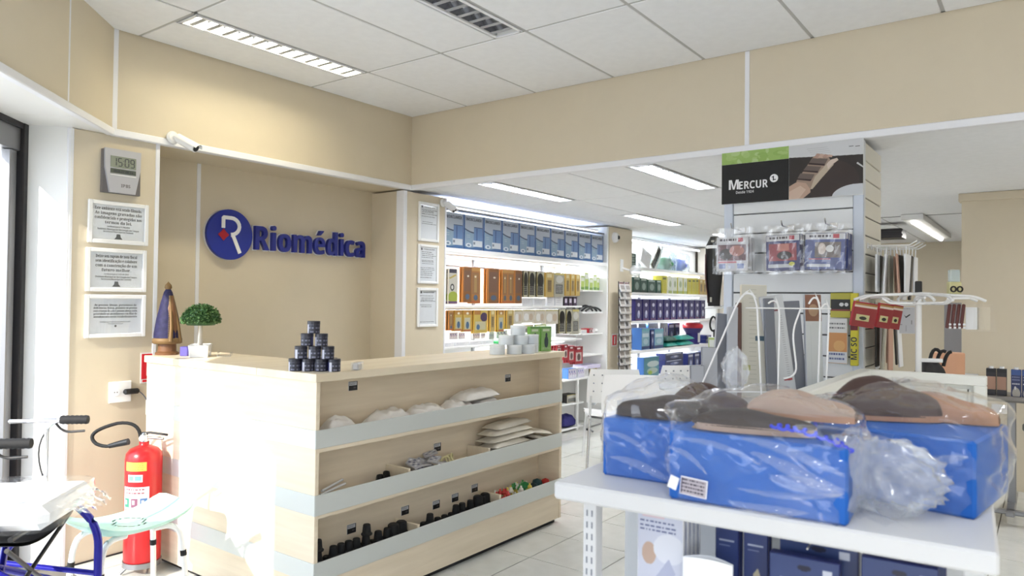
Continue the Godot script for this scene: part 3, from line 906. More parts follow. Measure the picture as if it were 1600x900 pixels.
func counter_goods() -> void:
	var wide := 1.096
	# pyramid of dark tins
	var label := print_mat("dark_tin_print", 128, 32, func(im: Image) -> void:
		im.fill(rgb(34, 36, 56))
		rect(im, 0.5, 0, 0.09, 1, rgb(206, 206, 222))
		rect(im, 0.0, 0, 0.05, 1, rgb(206, 206, 222))
		rect(im, 0.59, 0.1, 0.12, 0.8, rgb(52, 54, 120))
		rect(im, 0.05, 0.1, 0.1, 0.8, rgb(52, 54, 120))
		for k in 3: scrawl(im, [0.18, 0.36, 0.75][k], 0.3, 0.14, 3, 0.16, rgb(120, 122, 150), k + 2))
	mat("dark_lid", rgb(38, 38, 50), 0.3)
	var dm := tin_mesh(0.0275, 0.0555, label, M.dark_lid)
	var a0 := Vector3(2.012, wide, -2.692)
	var step := RIGHT * 0.0585
	var rows := [[0, [0.0, 1.0, 2.0, 3.0]], [1, [0.45, 1.5, 2.5]], [2, [0.9, 2.0]], [3, [1.4]]]
	var names := [["bottom row, far left tin", "bottom row, second tin from the left", "bottom row, third tin from the left", "bottom row, far right tin"], ["second layer, left tin", "second layer, middle tin", "second layer, right tin"], ["third layer, left tin", "third layer, right tin"], ["single top tin"]]
	var r := RandomNumberGenerator.new()
	r.seed = 5
	for row in rows:
		for i in row[1].size():
			var o := put("dark_tin", dm, self, a0 + step * row[1][i] + Vector3(0.0, row[0] * 0.0556, 0) + Vector3(0.6, 0, -0.8) * (0.01 if row[0] == 0 else 0.012 * row[0]), ty(r.randf_range(-0.7, 0.5)))
			tag(o, "dark labelled tin of the counter pyramid, " + names[row[0]][i], "tin", "pyramid of dark tins")
	# tins behind the front row, carrying the upper ones
	for i in 3:
		var o := put("dark_tin", dm, self, a0 + step * (i + 0.5) + Vector3(0.046, 0, -0.034), ty(r.randf_range(-1, 1)))
		tag(o, "dark labelled tin half hidden behind the pyramid's bottom row, " + ["left", "middle", "right"][i], "tin", "pyramid of dark tins")
	# little grey case beside the pyramid
	mat("case_grey", rgb(186, 182, 180), 0.3)
	glass("clear_plastic", Color(0.95, 0.96, 0.97, 0.18), 0.06)
	var cs := thing("clear_case", "small clear box with grey insert right of the tin pyramid", "box", Vector3(2.235, wide, -2.535), 0.55)
	obj("insert", mb().box(Vector3(0, 0.0165, 0), Vector3(0.06, 0.031, 0.03), 0.006), M.case_grey, cs)
	obj("clear_shell", mb().box(Vector3(0, 0.018, 0), Vector3(0.084, 0.036, 0.036), 0.003), M.clear_plastic, cs)
	# white tins at the far end
	mat("white_tin", rgb(236, 240, 242), 0.25)
	mat("white_tin_side", rgb(222, 228, 232), 0.3)
	var wm := tin_mesh(0.046, 0.057, M.white_tin_side, M.white_tin)
	var spots := [[3.44, 0, -2.66, "bottom left"], [3.545, 0, -2.61, "bottom second from left"], [3.64, 0, -2.58, "bottom third from left"], [3.737, 0, -2.62, "bottom right"], [3.50, 1, -2.64, "second layer left"], [3.597, 1, -2.6, "second layer middle"], [3.694, 1, -2.59, "second layer right"], [3.58, 2, -2.61, "single top"]]
	for s in spots:
		var o := put("white_tin", wm, self, Vector3(s[0], wide + s[1] * 0.0575, s[2]), ty(s[0] * 9.0))
		tag(o, "white round tin in the stack at the counter's far end, " + s[3], "tin", "stack of white tins")
	var green := print_mat("green_card_print", 64, 128, func(im: Image) -> void:
		im.fill(rgb(136, 196, 92))
		rect(im, 0, 0, 1, 0.06, rgb(80, 150, 60))
		disc(im, 0.5, 0.62, 0.2, 0.24, rgb(42, 64, 74))
		disc(im, 0.5, 0.34, 0.1, 0.1, rgb(42, 64, 74))
		rect(im, 0.15, 0.1, 0.7, 0.1, rgb(216, 232, 190))
		scrawl(im, 0.15, 0.86, 0.7, 2, 0.05, rgb(220, 230, 210), 9))
	mat("green_side", rgb(120, 178, 80), 0.4)
	var gm := carton(0.085, 0.16, 0.03, M.green_side, green)
	for k in 2:
		tag(put("green_carton", gm, self, Vector3(3.79 + k * 0.1, wide, -2.64 + k * 0.02), ty(-0.2 - 0.1 * k)), ["green carton with dark bottle picture next to the white tins", "green carton standing at the very end of the counter"][k], "carton", "green cartons on the counter")
	# bonsai
	var pt := thing("potted_bonsai", "artificial bonsai with domed green crown in white pot on the counter", "plant", Vector3(2.16, wide, -3.72), 0.93)
	var pot2 := mb()
	for s in [[0.0, Vector3(0.14, 0, 0.08)], [0.058, Vector3(0.155, 0, 0.092)]]:
		pot2.box(Vector3(0, s[0] + 0.002, 0), Vector3(s[1].x, 0.004, s[1].z))
	for e in [[-1.0, 0.0], [1.0, 0.0], [0.0, -1.0], [0.0, 1.0]]:
		var lean := rot(e[1] * 0.13, 0, -e[0] * 0.13)
		pot2.box(Vector3(e[0] * 0.0765, 0.033, e[1] * 0.045), Vector3(0.006 if e[0] != 0.0 else 0.16, 0.066, 0.006 if e[1] != 0.0 else 0.096), 0.001, lean)
	obj("pot", pot2, M.white_gloss, pt)
	mat("soil", rgb(150, 140, 120), 0.9)
	obj("gravel", mb().box(Vector3(0, 0.056, 0), Vector3(0.15, 0.006, 0.088)), M.soil, pt)
	mat("pale_bark", rgb(226, 214, 196), 0.7)
	obj("trunk", mb().tube([Vector3(0.0, 0.055, 0), Vector3(-0.012, 0.075, 0), Vector3(-0.02, 0.1, 0), Vector3(0.0, 0.125, 0), Vector3(0.006, 0.18, 0)], [0.014, 0.013, 0.011, 0.011, 0.009], 10).tube([Vector3(-0.014, 0.08, 0.0), Vector3(0.012, 0.09, 0.005), Vector3(0.02, 0.082, 0.006)], [0.007, 0.006, 0.005], 8), M.pale_bark, pt)
	for i in 3:
		var lf := mat("leaf_%d" % i, [rgb(52, 92, 48), rgb(76, 118, 62), rgb(108, 146, 86)][i], 0.55)
		lf.backlight_enabled = true
		lf.backlight = Color(0.12, 0.2, 0.08)
	var crown := [mb(), mb(), mb()]
	var rl := RandomNumberGenerator.new()
	rl.seed = 77
	for i in 2200:
		var a := rl.randf() * TAU
		var el := asin(rl.randf_range(-0.25, 1.0))
		var rad := Vector3(0.12, 0.085, 0.1) * rl.randf_range(0.82, 1.04)
		var c := Vector3(cos(a) * cos(el) * rad.x, sin(el) * rad.y * (1.0 if el > 0 else 0.9), sin(a) * cos(el) * rad.z) + Vector3(0.012, 0.2, 0)
		var q := rot(rl.randf() * TAU, rl.randf() * TAU, rl.randf() * TAU)
		var s := rl.randf_range(0.007, 0.012)
		crown[rl.randi() % 3].flat([c + q * Vector3(0, -s * 0.7, 0), c + q * Vector3(s * 0.45, 0, 0), c + q * Vector3(0, s, 0), c + q * Vector3(-s * 0.45, 0, 0)], q * Vector3.BACK)
	for i in 3:
		obj("foliage", crown[i], M["leaf_%d" % i], pt).set_meta("kind", "stuff")
	obj("crown_core", mb().lathe([Vector2(0, -0.03), Vector2(0.07, -0.03), Vector2(0.1, 0.0), Vector2(0.086, 0.036), Vector2(0.055, 0.06), Vector2(0, 0.07)], Vector3(0.012, 0.2, 0), 18, Basis(), true), M.leaf_0, pt)
	# robed figurine
	var fg := thing("religious_figurine", "draped figurine in beaded dark blue and gold mantle behind the bonsai", "figurine", Vector3(2.105, wide, -3.965), 0.15)
	mat("figurine_wood", rgb(120, 82, 52), 0.5)
	var blue := mat("mantle_blue", rgb(44, 40, 84), 0.7)
	blue.albedo_texture = noise_tex(9, 0.09, [rgb(120, 120, 180), rgb(255, 255, 255)], 128, 128, 3)
	var gold := mat("gold_trim", rgb(126, 98, 60), 0.55, 0.2)
	mat("gold_beads", rgb(150, 128, 88), 0.5, 0.2)
	obj("pedestal", mb().lathe([Vector2(0, 0), Vector2(0.06, 0), Vector2(0.062, 0.012), Vector2(0.048, 0.02), Vector2(0.046, 0.07), Vector2(0.052, 0.085)], Vector3.ZERO, 18), M.figurine_wood, fg)
	obj("mantle", mb().lathe([Vector2(0.072, 0.07), Vector2(0.07, 0.12), Vector2(0.058, 0.2), Vector2(0.038, 0.29), Vector2(0.022, 0.35), Vector2(0.012, 0.368)], Vector3.ZERO, 22, Basis(), true), blue, fg)
	obj("hem", mb().lathe([Vector2(0.07, 0.062), Vector2(0.077, 0.066), Vector2(0.077, 0.09), Vector2(0.071, 0.094)], Vector3.ZERO, 22, Basis(), true), gold, fg)
	var front := mb()
	for s in [-1.0, 1.0]:
		front.tube([Vector3(s * 0.03, 0.075, 0.066), Vector3(s * 0.022, 0.15, 0.062), Vector3(s * 0.014, 0.24, 0.046), Vector3(s * 0.007, 0.33, 0.026)], [0.012, 0.01, 0.008, 0.006], 8)
	obj("gold_border", front, gold, fg)
	var beads := mb()
	for i in 26:
		var y := 0.09 + i * 0.0095
		for s in [-1.0, 1.0]:
			beads.box(Vector3(s * lerpf(0.042, 0.012, i / 26.0), y, lerpf(0.066, 0.027, i / 26.0)), Vector3(0.006, 0.006, 0.006), 0.002)
	obj("bead_row", beads, M.gold_beads, fg)
	obj("robe", mb().lathe([Vector2(0.05, 0.075), Vector2(0.045, 0.16), Vector2(0.03, 0.26), Vector2(0.01, 0.33)], Vector3(0, 0, 0.022), 16, Basis(), true), M.figurine_wood, fg)
	obj("crown", mb().lathe([Vector2(0.012, 0.362), Vector2(0.02, 0.375), Vector2(0.017, 0.39), Vector2(0.006, 0.402), Vector2(0, 0.41)], Vector3.ZERO, 14, Basis(), true), gold, fg)
	tag(obj("small_blue_box", mb().box(Vector3(0, 0.026, 0), Vector3(0.05, 0.052, 0.04), 0.003), mat("violet_card", rgb(92, 82, 160), 0.4), self, Vector3(2.125, wide, -3.81), ty(0.7)), "small violet box between figurine and bonsai pot", "box")
	var tr := thing("acrylic_tray", "low clear acrylic tray lying right of the bonsai pot", "tray", Vector3(2.27, wide, -3.66), 0.93)
	obj("tray_base", mb().box(Vector3(0, 0.002, 0), Vector3(0.12, 0.004, 0.07)), M.clear_plastic, tr)
	obj("tray_wall", mb().box(Vector3(0, 0.012, 0.034), Vector3(0.12, 0.02, 0.003)).box(Vector3(0, 0.012, -0.034), Vector3(0.12, 0.02, 0.003)), M.clear_plastic, tr)
	# white bags on the upper shelf
	var bag := mat("white_bag", rgb(238, 232, 224), 0.38)
	var up := 0.7725
	var bl := [[2.19, 0.17, 0.105, 0.11, "flattest white bag at the left end of the upper shelf"], [2.5, 0.27, 0.105, 0.13, "plump white bag, second from the left on the upper shelf"], [2.765, 0.26, 0.10, 0.13, "white bag in the middle of the upper shelf"], [3.0, 0.24, 0.1, 0.13, "white bag lying under the topmost bag on the upper shelf"]]
	for i in bl.size():
		var o := obj("white_bag", pillow(bl[i][1], bl[i][2], bl[i][3], 30 + i), bag, self, Vector3(bl[i][0], up, -2.607), rot(0, 0, 0.02))
		tag(o, bl[i][4], "bag", "white bags in the counter")
	tag(obj("white_bag", pillow(0.3, 0.06, 0.13, 35), bag, self, Vector3(3.17, up + 0.085, -2.607), rot(0, 0.0, 0.03)), "white bag lying on top of the others on the upper shelf", "bag", "white bags in the counter")
	tag(obj("white_bag", pillow(0.22, 0.09, 0.13, 36), bag, self, Vector3(3.24, up, -2.607)), "white bag at the right below the topmost one on the upper shelf", "bag", "white bags in the counter")
	# middle shelf
	var mid := 0.4875
	for i in 5:
		tag(obj("white_rod", mb().tube([Vector3(-0.1, 0.006, 0), Vector3(0.1, 0.006, 0)], 0.006, 8), M.white_gloss, self, Vector3(2.15 + i * 0.012, mid + (0.055 if i > 2 else 0.0) + 0.012 * (i % 3), -2.57 - 0.02 * i), rot(0, 0.1 * i, 0.02)), "thin white rod at the left end of the middle shelf, %s from the front" % nth(i), "rod", "white rods on the middle shelf")
	for i in 4:
		tag(obj("black_clip", mb().tube([Vector3(-0.03, 0.02, 0), Vector3(-0.01, 0.035, 0), Vector3(0.02, 0.03, 0), Vector3(0.04, 0.01, 0)], [0.008, 0.013, 0.012, 0.006], 8).box(Vector3(0, 0.01, 0), Vector3(0.06, 0.02, 0.03), 0.006), M.black_rubber, self, Vector3(2.42 + 0.035 * i, mid + 0.037 * (i % 2), -2.6 - 0.012 * i), ty(0.4 * i)), "small black rubber clip peeping over the middle lip, %s from the left" % nth(i), "clip", "black clips on the middle shelf")
	var bl_m := print_mat("blister_print", 48, 32, func(im: Image) -> void:
		im.fill(rgb(190, 192, 204))
		for k in 6: disc(im, 0.2 + 0.3 * (k % 3), 0.3 + 0.4 * (k / 3), 0.1, 0.14, [rgb(240, 240, 246), rgb(96, 96, 140)][k % 2]))
	var blm := carton(0.075, 0.05, 0.012, M.case_grey, bl_m)
	r.seed = 21
	for i in 26:
		var o := put("blister_pack", blm, self, Vector3(2.63 + 0.26 * r.randf(), mid + 0.012 + 0.1 * (i / 26.0), -2.565 - 0.085 * r.randf()), rot(-PI / 2 + r.randf_range(-0.5, 0.5), 0, r.randf() * TAU).rotated(Vector3.UP, r.randf() * TAU))
		tag(o, "small silver blister pack in the heap on the middle shelf", "packet", "heap of blister packs")
	var yel := mat("yellow_rubber", rgb(232, 222, 170), 0.5)
	for i in 3:
		var pts := []
		for k in 17:
			pts.append(Vector3(cos(TAU * k / 16) * 0.032, 0.033 + sin(TAU * k / 16) * 0.03, 0.006 * sin(TAU * k / 8)))
		tag(obj("rubber_loop", mb().tube(pts, 0.006, 6), yel, self, Vector3(2.94 + 0.045 * i, mid + 0.03, -2.59 - 0.015 * i), rot(-0.5, 0.4 * i, 0.2)), "pale yellow rubber loop right of the blister packs, %s from the left" % nth(i), "loop", "yellow loops on the middle shelf")
	var pads := mat("bone_bag", rgb(226, 218, 202), 0.42)
	for i in 6:
		var k := i / 6.0
		tag(obj("gauze_bag", pillow(0.44 - 0.04 * (i % 3), 0.038, 0.125, 60 + i), pads, self, Vector3(3.46 + 0.02 * (i % 2), mid + i * 0.036, -2.607), rot(0, 0.03 * (i % 3) - 0.03, 0.02 * (i % 2))), "cream gauze bag in the big pile on the middle shelf, " + ["bottom", "second from bottom", "third from bottom", "third from top", "second from top", "topmost"][i], "bag", "pile of gauze bags")
	for i in 3:
		tag(obj("gauze_bag", pillow(0.2, 0.03, 0.12, 70 + i), pads, self, Vector3(3.79, mid + 0.02 + i * 0.036, -2.607), rot(0, 0, -0.28 + 0.05 * i)), "cream gauze bag leaning at the right end of the middle shelf, " + ["lowest", "middle", "upper"][i], "bag", "leaning gauze bags")
	# lower shelf: rubber tips, bulbs
	var low := 0.2005
	var tipm := mb().lathe([Vector2(0, 0.0), Vector2(0.026, 0.0), Vector2(0.027, 0.006), Vector2(0.021, 0.012), Vector2(0.0175, 0.047), Vector2(0.015, 0.05), Vector2(0.0, 0.05)], Vector3.ZERO, 16).surface(ArrayMesh.new(), M.black_rubber)
	var big := mb().lathe([Vector2(0, 0.0), Vector2(0.034, 0.0), Vector2(0.035, 0.008), Vector2(0.03, 0.014), Vector2(0.027, 0.054), Vector2(0.02, 0.06), Vector2(0, 0.06)], Vector3.ZERO, 16).surface(ArrayMesh.new(), M.black_rubber)
	var tips := []
	for i in 10: tips.append([2.06 + i * 0.055, 0, -2.575])
	for i in 10: tips.append([2.05 + i * 0.055, 0, -2.638])
	for x in [2.08, 2.168, 2.212, 2.257, 2.303, 2.362, 2.44, 2.5]: tips.append([x, 0.0505, -2.6])
	tips.append([2.366, 0.101, -2.6])
	tips.append([2.08, 0.101, -2.6])
	for i in 10: tips.append([2.69 + i * 0.055, 0, -2.575])
	for i in 10: tips.append([2.685 + i * 0.055, 0, -2.638])
	for x in [2.804, 3.01, 3.062, 3.133, 3.24]: tips.append([x, 0.0505, -2.6])
	var count := {}
	for p in tips:
		var place: String = ("left" if p[0] < 2.66 else "right") + " heap of the lowest shelf, " + ("top" if p[1] > 0.1 else "upper layer" if p[1] > 0.0 else "front bottom row" if p[2] > -2.6 else "rear bottom row")
		count[place] = count.get(place, -1) + 1
		tag(put("rubber_tip", tipm, self, Vector3(p[0], low + p[1], p[2])), "black rubber tip in the %s, %s" % [place, nth(count[place])], "rubber tip", "black rubber tips on the lowest shelf")
	for x in [2.545, 2.6, 3.205, 3.27]:
		tag(put("large_rubber_tip", big, self, Vector3(x, low + 0.0505, -2.605)), "larger black rubber tip bulging over the lowest lip, %s from the left" % nth([2.545, 2.6, 3.205, 3.27].find(x)), "rubber tip", "large black rubber tips")
	r.seed = 8
	var beadc := [mat("bead_red", rgb(206, 60, 56), 0.35), mat("bead_white", rgb(240, 236, 224), 0.35), mat("bead_yellow", rgb(226, 206, 92), 0.35), mat("bead_green", rgb(70, 150, 80), 0.35)]
	var bms := []
	for c in beadc: bms.append(mb().lathe([Vector2(0, 0), Vector2(0.011, 0.003), Vector2(0.016, 0.012), Vector2(0.012, 0.024), Vector2(0.006, 0.027), Vector2(0.006, 0.038), Vector2(0, 0.038)], Vector3.ZERO, 12, Basis(), true).surface(ArrayMesh.new(), c))
	for i in 60:
		var x := 3.345 + 0.36 * r.randf()
		var k: int = (0 if r.randf() < 0.75 else 1) if x < 3.47 else ((1 if r.randf() < 0.6 else 2) if x < 3.58 else [1, 2, 3][r.randi() % 3])
		var lay := i / 20
		tag(put("small_stopper", bms[k], self, Vector3(x, low + lay * 0.03, -2.56 - 0.09 * r.randf()), ty(r.randf() * 6)), ["small red rubber stopper on the lowest shelf", "small white rubber stopper on the lowest shelf", "small yellow rubber stopper on the lowest shelf", "small green rubber stopper on the lowest shelf"][k], "stopper", ["red stoppers", "white stoppers", "yellow stoppers", "green stoppers"][k])
	var ball := [[3.656, 0.27, 0.034, rgb(36, 132, 70), "bright green rubber bulb on the lowest shelf"], [3.79, 0.262, 0.036, rgb(28, 66, 70), "dark green rubber bulb near the right end of the lowest shelf"], [3.75, 0.25, 0.03, rgb(34, 60, 66), "smaller dark green rubber bulb on the lowest shelf"], [3.885, 0.252, 0.03, rgb(200, 44, 40), "red rubber bulb at the right end of the lowest shelf"]]
	for i in ball.size():
		var d: Array = ball[i]
		var t := thing("rubber_bulb", d[4], "rubber bulb", Vector3(d[0], low, -2.6))
		var bm := mat("bulb_%d" % i, d[3], 0.35)
		var y: float = d[1] - low
		obj("ball", mb().lathe([Vector2(0, y - d[2]), Vector2(d[2] * 0.7, y - d[2] * 0.7), Vector2(d[2], y), Vector2(d[2] * 0.75, y + d[2] * 0.7), Vector2(0, y + d[2])], Vector3.ZERO, 16, Basis(), true), bm, t)
		obj("stem", mb().tube([Vector3(0, 0, 0), Vector3(0, y - d[2] * 0.8, 0)], 0.012, 10), bm, t)

# ---------------------------------------------------------------- things by the entrance
func entrance_goods() -> void:
	var red := mat("extinguisher_red", rgb(196, 30, 34), 0.28)
	var t := thing("fire_extinguisher", "red fire extinguisher with labels standing between panel and counter", "extinguisher", Vector3(1.885, 0, -3.76), -0.93)
	var r := 0.088
	obj("cylinder", mb().lathe([Vector2(0, 0.065), Vector2(r * 0.96, 0.065), Vector2(r, 0.075), Vector2(r, 0.585), Vector2(r * 0.95, 0.612), Vector2(r * 0.75, 0.635), Vector2(r * 0.4, 0.648), Vector2(0.024, 0.652), Vector2(0.024, 0.67)], Vector3.ZERO, 36, Basis(), true), red, t)
	var st := mb()
	for k in 3:
		var a := TAU * k / 3 + 0.4
		st.tube([Vector3(cos(a) * 0.05, 0.052, sin(a) * 0.05), Vector3(cos(a) * 0.1, 0.008, sin(a) * 0.1)], 0.007, 8)
	obj("foot_stand", st.lathe([Vector2(0.06, 0.04), Vector2(0.092, 0.04), Vector2(0.092, 0.066), Vector2(0.06, 0.066)], Vector3.ZERO, 24), M.grey_metal, t)
	obj("valve", mb().lathe([Vector2(0.018, 0.665), Vector2(0.021, 0.67), Vector2(0.021, 0.705), Vector2(0.012, 0.715), Vector2(0, 0.715)], Vector3.ZERO, 14), M.chrome, t)
	obj("lever", mb().tube([Vector3(-0.03, 0.71, 0), Vector3(0.03, 0.716, 0), Vector3(0.12, 0.705, 0)], 0.006, 8), M.dark_metal, t)
	obj("grip", mb().tube([Vector3(0, 0.69, 0), Vector3(0.1, 0.685, 0)], 0.006, 8), M.grey_metal, t)
	obj("pressure_gauge", mb().lathe([Vector2(0, 0.03), Vector2(0.014, 0.03), Vector2(0.015, 0.02), Vector2(0.015, 0.015)], Vector3(0, 0.69, 0), 14, rot(PI / 2, 0, 0)), M.white_gloss, t)
	var hose := bezier(Vector3(-0.02, 0.69, 0), Vector3(-0.02, 0.78, 0.01), Vector3(-0.13, 0.765, 0.02), 8) + bezier(Vector3(-0.13, 0.765, 0.02), Vector3(-0.3, 0.72, 0.04), Vector3(-0.22, 0.665, 0.05), 10) + bezier(Vector3(-0.22, 0.665, 0.05), Vector3(-0.17, 0.64, 0.05), Vector3(-0.1, 0.668, 0.06), 6)
	obj("hose", mb().tube(hose, 0.009, 8), M.black_rubber, t)
	obj("nozzle", mb().tube([Vector3(-0.15, 0.655, 0.055), Vector3(-0.1, 0.668, 0.06), Vector3(-0.05, 0.68, 0.062)], [0.012, 0.015, 0.017], 10), M.black_plastic, t)
	var lab := func(called: String, y0: float, y1: float, half: float, m: Material) -> void:
		obj(called, mb().sheet(func(u: float, v: float) -> Vector3:
			var a := lerpf(-half, half, u)
			return Vector3(sin(a) * (r + 0.0012), lerpf(y0, y1, v), cos(a) * (r + 0.0012)), 12, 1, Vector3(0, (y0 + y1) / 2, 0)), m, t)
	lab.call("yellow_label", 0.535, 0.58, 0.62, print_mat("ext_yellow", 64, 32, func(im: Image) -> void:
		im.fill(rgb(240, 200, 60))
		scrawl(im, 0.1, 0.15, 0.8, 4, 0.2, rgb(190, 140, 50), 2)))
	lab.call("seal_label", 0.48, 0.517, 0.42, print_mat("ext_seal", 48, 32, func(im: Image) -> void:
		im.fill(rgb(226, 240, 232))
		rect(im, 0.08, 0.2, 0.35, 0.6, rgb(120, 190, 150))
		rect(im, 0.5, 0.2, 0.42, 0.6, rgb(110, 180, 205))))
	lab.call("instruction_label", 0.34, 0.455, 0.78, print_mat("ext_main", 96, 64, func(im: Image) -> void:
		im.fill(rgb(240, 240, 246))
		scrawl(im, 0.15, 0.08, 0.7, 1, 0.16, rgb(170, 80, 90), 3)
		scrawl(im, 0.15, 0.24, 0.7, 1, 0.14, rgb(170, 80, 90), 5)
		for k in 3:
			rect(im, 0.06 + 0.32 * k, 0.5, 0.24, 0.4, [rgb(50, 160, 120), rgb(150, 80, 110), rgb(70, 120, 190)][k])
			rect(im, 0.1 + 0.32 * k, 0.58, 0.1, 0.2, rgb(235, 235, 240))))
	lab.call("lower_label", 0.26, 0.337, 0.78, print_mat("ext_low", 96, 48, func(im: Image) -> void:
		im.fill(rgb(240, 232, 150))
		scrawl(im, 0.12, 0.08, 0.8, 6, 0.15, rgb(150, 140, 70), 6)
		rect(im, 0, 0, 0.1, 1, rgb(240, 235, 235))))
	# shower stool with mint seat
	var s := thing("shower_stool", "shower stool with mint curved seat and white tube legs", "stool", Vector3(1.59, 0, -3.29), 0.05)
	var mint := mat("mint_plastic", rgb(178, 226, 214), 0.3)
	var seat := mb()
	for k in [0.0, 1.0]:
		seat.sheet(func(u: float, v: float) -> Vector3:
			var x := u * 2 - 1
			var z := v * 2 - 1
			var ex := pow(maxf(0, 1 - pow(absf(z), 4.0)), 0.25)
			var ez := pow(maxf(0, 1 - pow(absf(x), 5.0)), 0.25)
			var rim := maxf(pow(absf(x), 6.0), pow(absf(z), 6.0))
			var y := 0.42 + 0.055 * pow(absf(x), 2.4) - 0.008 * (1 - z * z)
			y += (0.0 if k > 0.5 else -0.028 * (1.0 - rim))
			return Vector3(x * 0.245 * (0.9 + 0.1 * ex), y, z * 0.155 * (0.9 + 0.1 * ez)), 20, 14, Vector3(0, 0.41, 0))
	obj("seat", seat, mint, s)
	for sx in [-1.0, 1.0]:
		for sz in [-1.0, 1.0]:
			var p := [Vector3(sx * 0.06, 0.385, sz * 0.085), Vector3(sx * 0.15, 0.39, sz * 0.105), Vector3(sx * 0.178, 0.34, sz * 0.118), Vector3(sx * 0.2, 0.03, sz * 0.14)]
			var lg := obj("leg", mb().tube(rounded(p, 0.05), 0.0125, 10), M.white_gloss, s)
			var d: Vector3 = (p[3] - p[2]).normalized()
			obj("adjuster_band", mb().tube([p[2] + d * 0.075, p[2] + d * 0.1], 0.0145, 10), M.black_rubber, lg)
			obj("rubber_foot", mb().tube([p[3] - Vector3(0, 0.03, 0), p[3] - d * 0.05], [0.021, 0.015], 10), M.black_rubber, lg)
	rollator()

func rollator() -> void:
	var t := thing("rollator", "blue folding rollator with black grips at the left edge", "rollator", Vector3(1.075, 0, -3.03))
	var lat := Vector3(0.7071, 0, -0.7071)
	var bk := Vector3(0.7071, 0, 0.7071)
	var blue := mat("rollator_blue", rgb(34, 32, 150), 0.25, 0.25)
	var P := func(l: float, b: float, y: float) -> Vector3: return lat * l + bk * b + Vector3.UP * y
	for s in [-1.0, 1.0]:
		var l: float = s * 0.245
		if s < 0:
			obj("rear_leg", mb().tube(rounded([P.call(l, -0.3, 0.7), P.call(l, 0.1, 0.45), P.call(l, 0.17, 0.38), P.call(l, 0.17, 0.17)], 0.05), 0.0155, 12), blue, t)
		else:
			obj("rear_leg", mb().tube(rounded([P.call(l, -0.16, 0.6), P.call(l, 0.05, 0.6), P.call(l, 0.12, 0.55), P.call(l, 0.17, 0.47), P.call(l, 0.17, 0.17)], 0.06), 0.0155, 12), blue, t)
		obj("front_leg", mb().tube(rounded([P.call(l, 0.03, 0.62), P.call(l, -0.06, 0.56), P.call(l, -0.34, 0.17)], 0.05), 0.0155, 12), blue, t)
		obj("side_strut", mb().tube([P.call(l, -0.2, 0.36), P.call(l, 0.17, 0.3)], 0.011, 10), blue, t)
		var hb := -0.03 if s > 0 else -0.01
		obj("handle_post", mb().tube(rounded([P.call(l, hb, 0.56), P.call(l, hb, 0.91), P.call(l, hb + 0.08, 0.925)], 0.04), 0.0105, 10), M.chrome, t)
		obj("post_clamp", mb().tube([P.call(l, hb, 0.6), P.call(l, hb, 0.655)], [0.021, 0.016], 10), blue, t)
		var g0: Vector3 = P.call(l, hb + 0.03, 0.92)
		var gr := mb()
		var pts := []
		var rad := []
		for i in 13:
			pts.append(g0 + bk * (0.0085 * i + 0.02))
			rad.append(0.0165 + 0.002 * (i % 2))
		gr.tube(pts, rad, 12)
		var grip := obj("hand_grip", gr, M.black_rubber, t)
		obj("brake_lever", mb().tube(rounded([g0 + Vector3(0, -0.012, 0), g0 + bk * 0.03 + Vector3(0, -0.05, 0), g0 + bk * 0.11 + Vector3(0, -0.045, 0)], 0.03), 0.005, 8), M.black_plastic, grip)
		obj("handle_bar", mb().tube([P.call(l, hb - 0.14, 0.915), P.call(l, hb + 0.05, 0.92)], 0.0085, 8), M.chrome, t)
		obj("brake_cable", mb().tube(bezier(g0 + Vector3(0, -0.01, 0), g0 + Vector3(0, -0.1, 0) - bk * 0.12, P.call(l, 0.0, 0.6), 10), 0.003, 6), M.black_plastic, t)
		for w in [[0.17, 0.1], [-0.36, 0.1]]:
			var c: Vector3 = P.call(l, w[0], w[1])
			var q := Basis(bk, lat, bk.cross(lat))
			var wh := obj("wheel", mb().lathe([Vector2(0.07, -0.016), Vector2(0.095, -0.016), Vector2(0.1, -0.009), Vector2(0.1, 0.009), Vector2(0.095, 0.016), Vector2(0.07, 0.016), Vector2(0.07, -0.016)], c, 28, q), M.black_rubber, t)
			obj("hub", mb().lathe([Vector2(0, -0.013), Vector2(0.071, -0.008), Vector2(0.071, 0.008), Vector2(0, 0.013)], c, 20, q), M.grey_metal, wh)
			obj("fork", mb().box(c + Vector3(0, 0.07, 0), Vector3(0.034, 0.1, 0.05), 0.008, q.rotated(Vector3.UP, 0)), M.grey_metal, wh)
	for k in [[-1.0, 1.0], [1.0, -1.0]]:
		obj("cross_brace", mb().tube([P.call(k[0] * 0.24, 0.07, 0.56), P.call(k[1] * 0.24, 0.0, 0.26)], 0.008, 8), M.black_plastic, t)
		obj("cross_brace", mb().tube([P.call(k[0] * 0.24, -0.15, 0.56), P.call(k[1] * 0.24, 0.02, 0.28)], 0.0135, 10), blue, t)
	obj("seat_sling", mb().sheet(func(u: float, v: float) -> Vector3:
		var q := u * 2 - 1
		return P.call(q * 0.24, lerpf(-0.19, 0.08, v), 0.588 - 0.05 * (1 - q * q)), 12, 3).sheet(func(u: float, v: float) -> Vector3:
		var q := u * 2 - 1
		return P.call(q * 0.24, lerpf(-0.19, 0.08, v), 0.576 - 0.05 * (1 - q * q)), 12, 3), mat("black_nylon", rgb(22, 22, 26), 0.7), t)
	for b in [-0.19, 0.08]:
		obj("seat_bar", mb().tube([P.call(-0.24, b, 0.595), P.call(0.24, b, 0.595)], 0.009, 8), M.black_plastic, t)
	# plastic wrapped cushion on the seat
	var c := thing("wrapped_cushion", "white cushion in clear plastic lying on the rollator's seat", "cushion", Vector3(1.05, 0.606, -3.04), PI / 4)
	var nz := FastNoiseLite.new()
	nz.seed = 4
	nz.frequency = 7.0
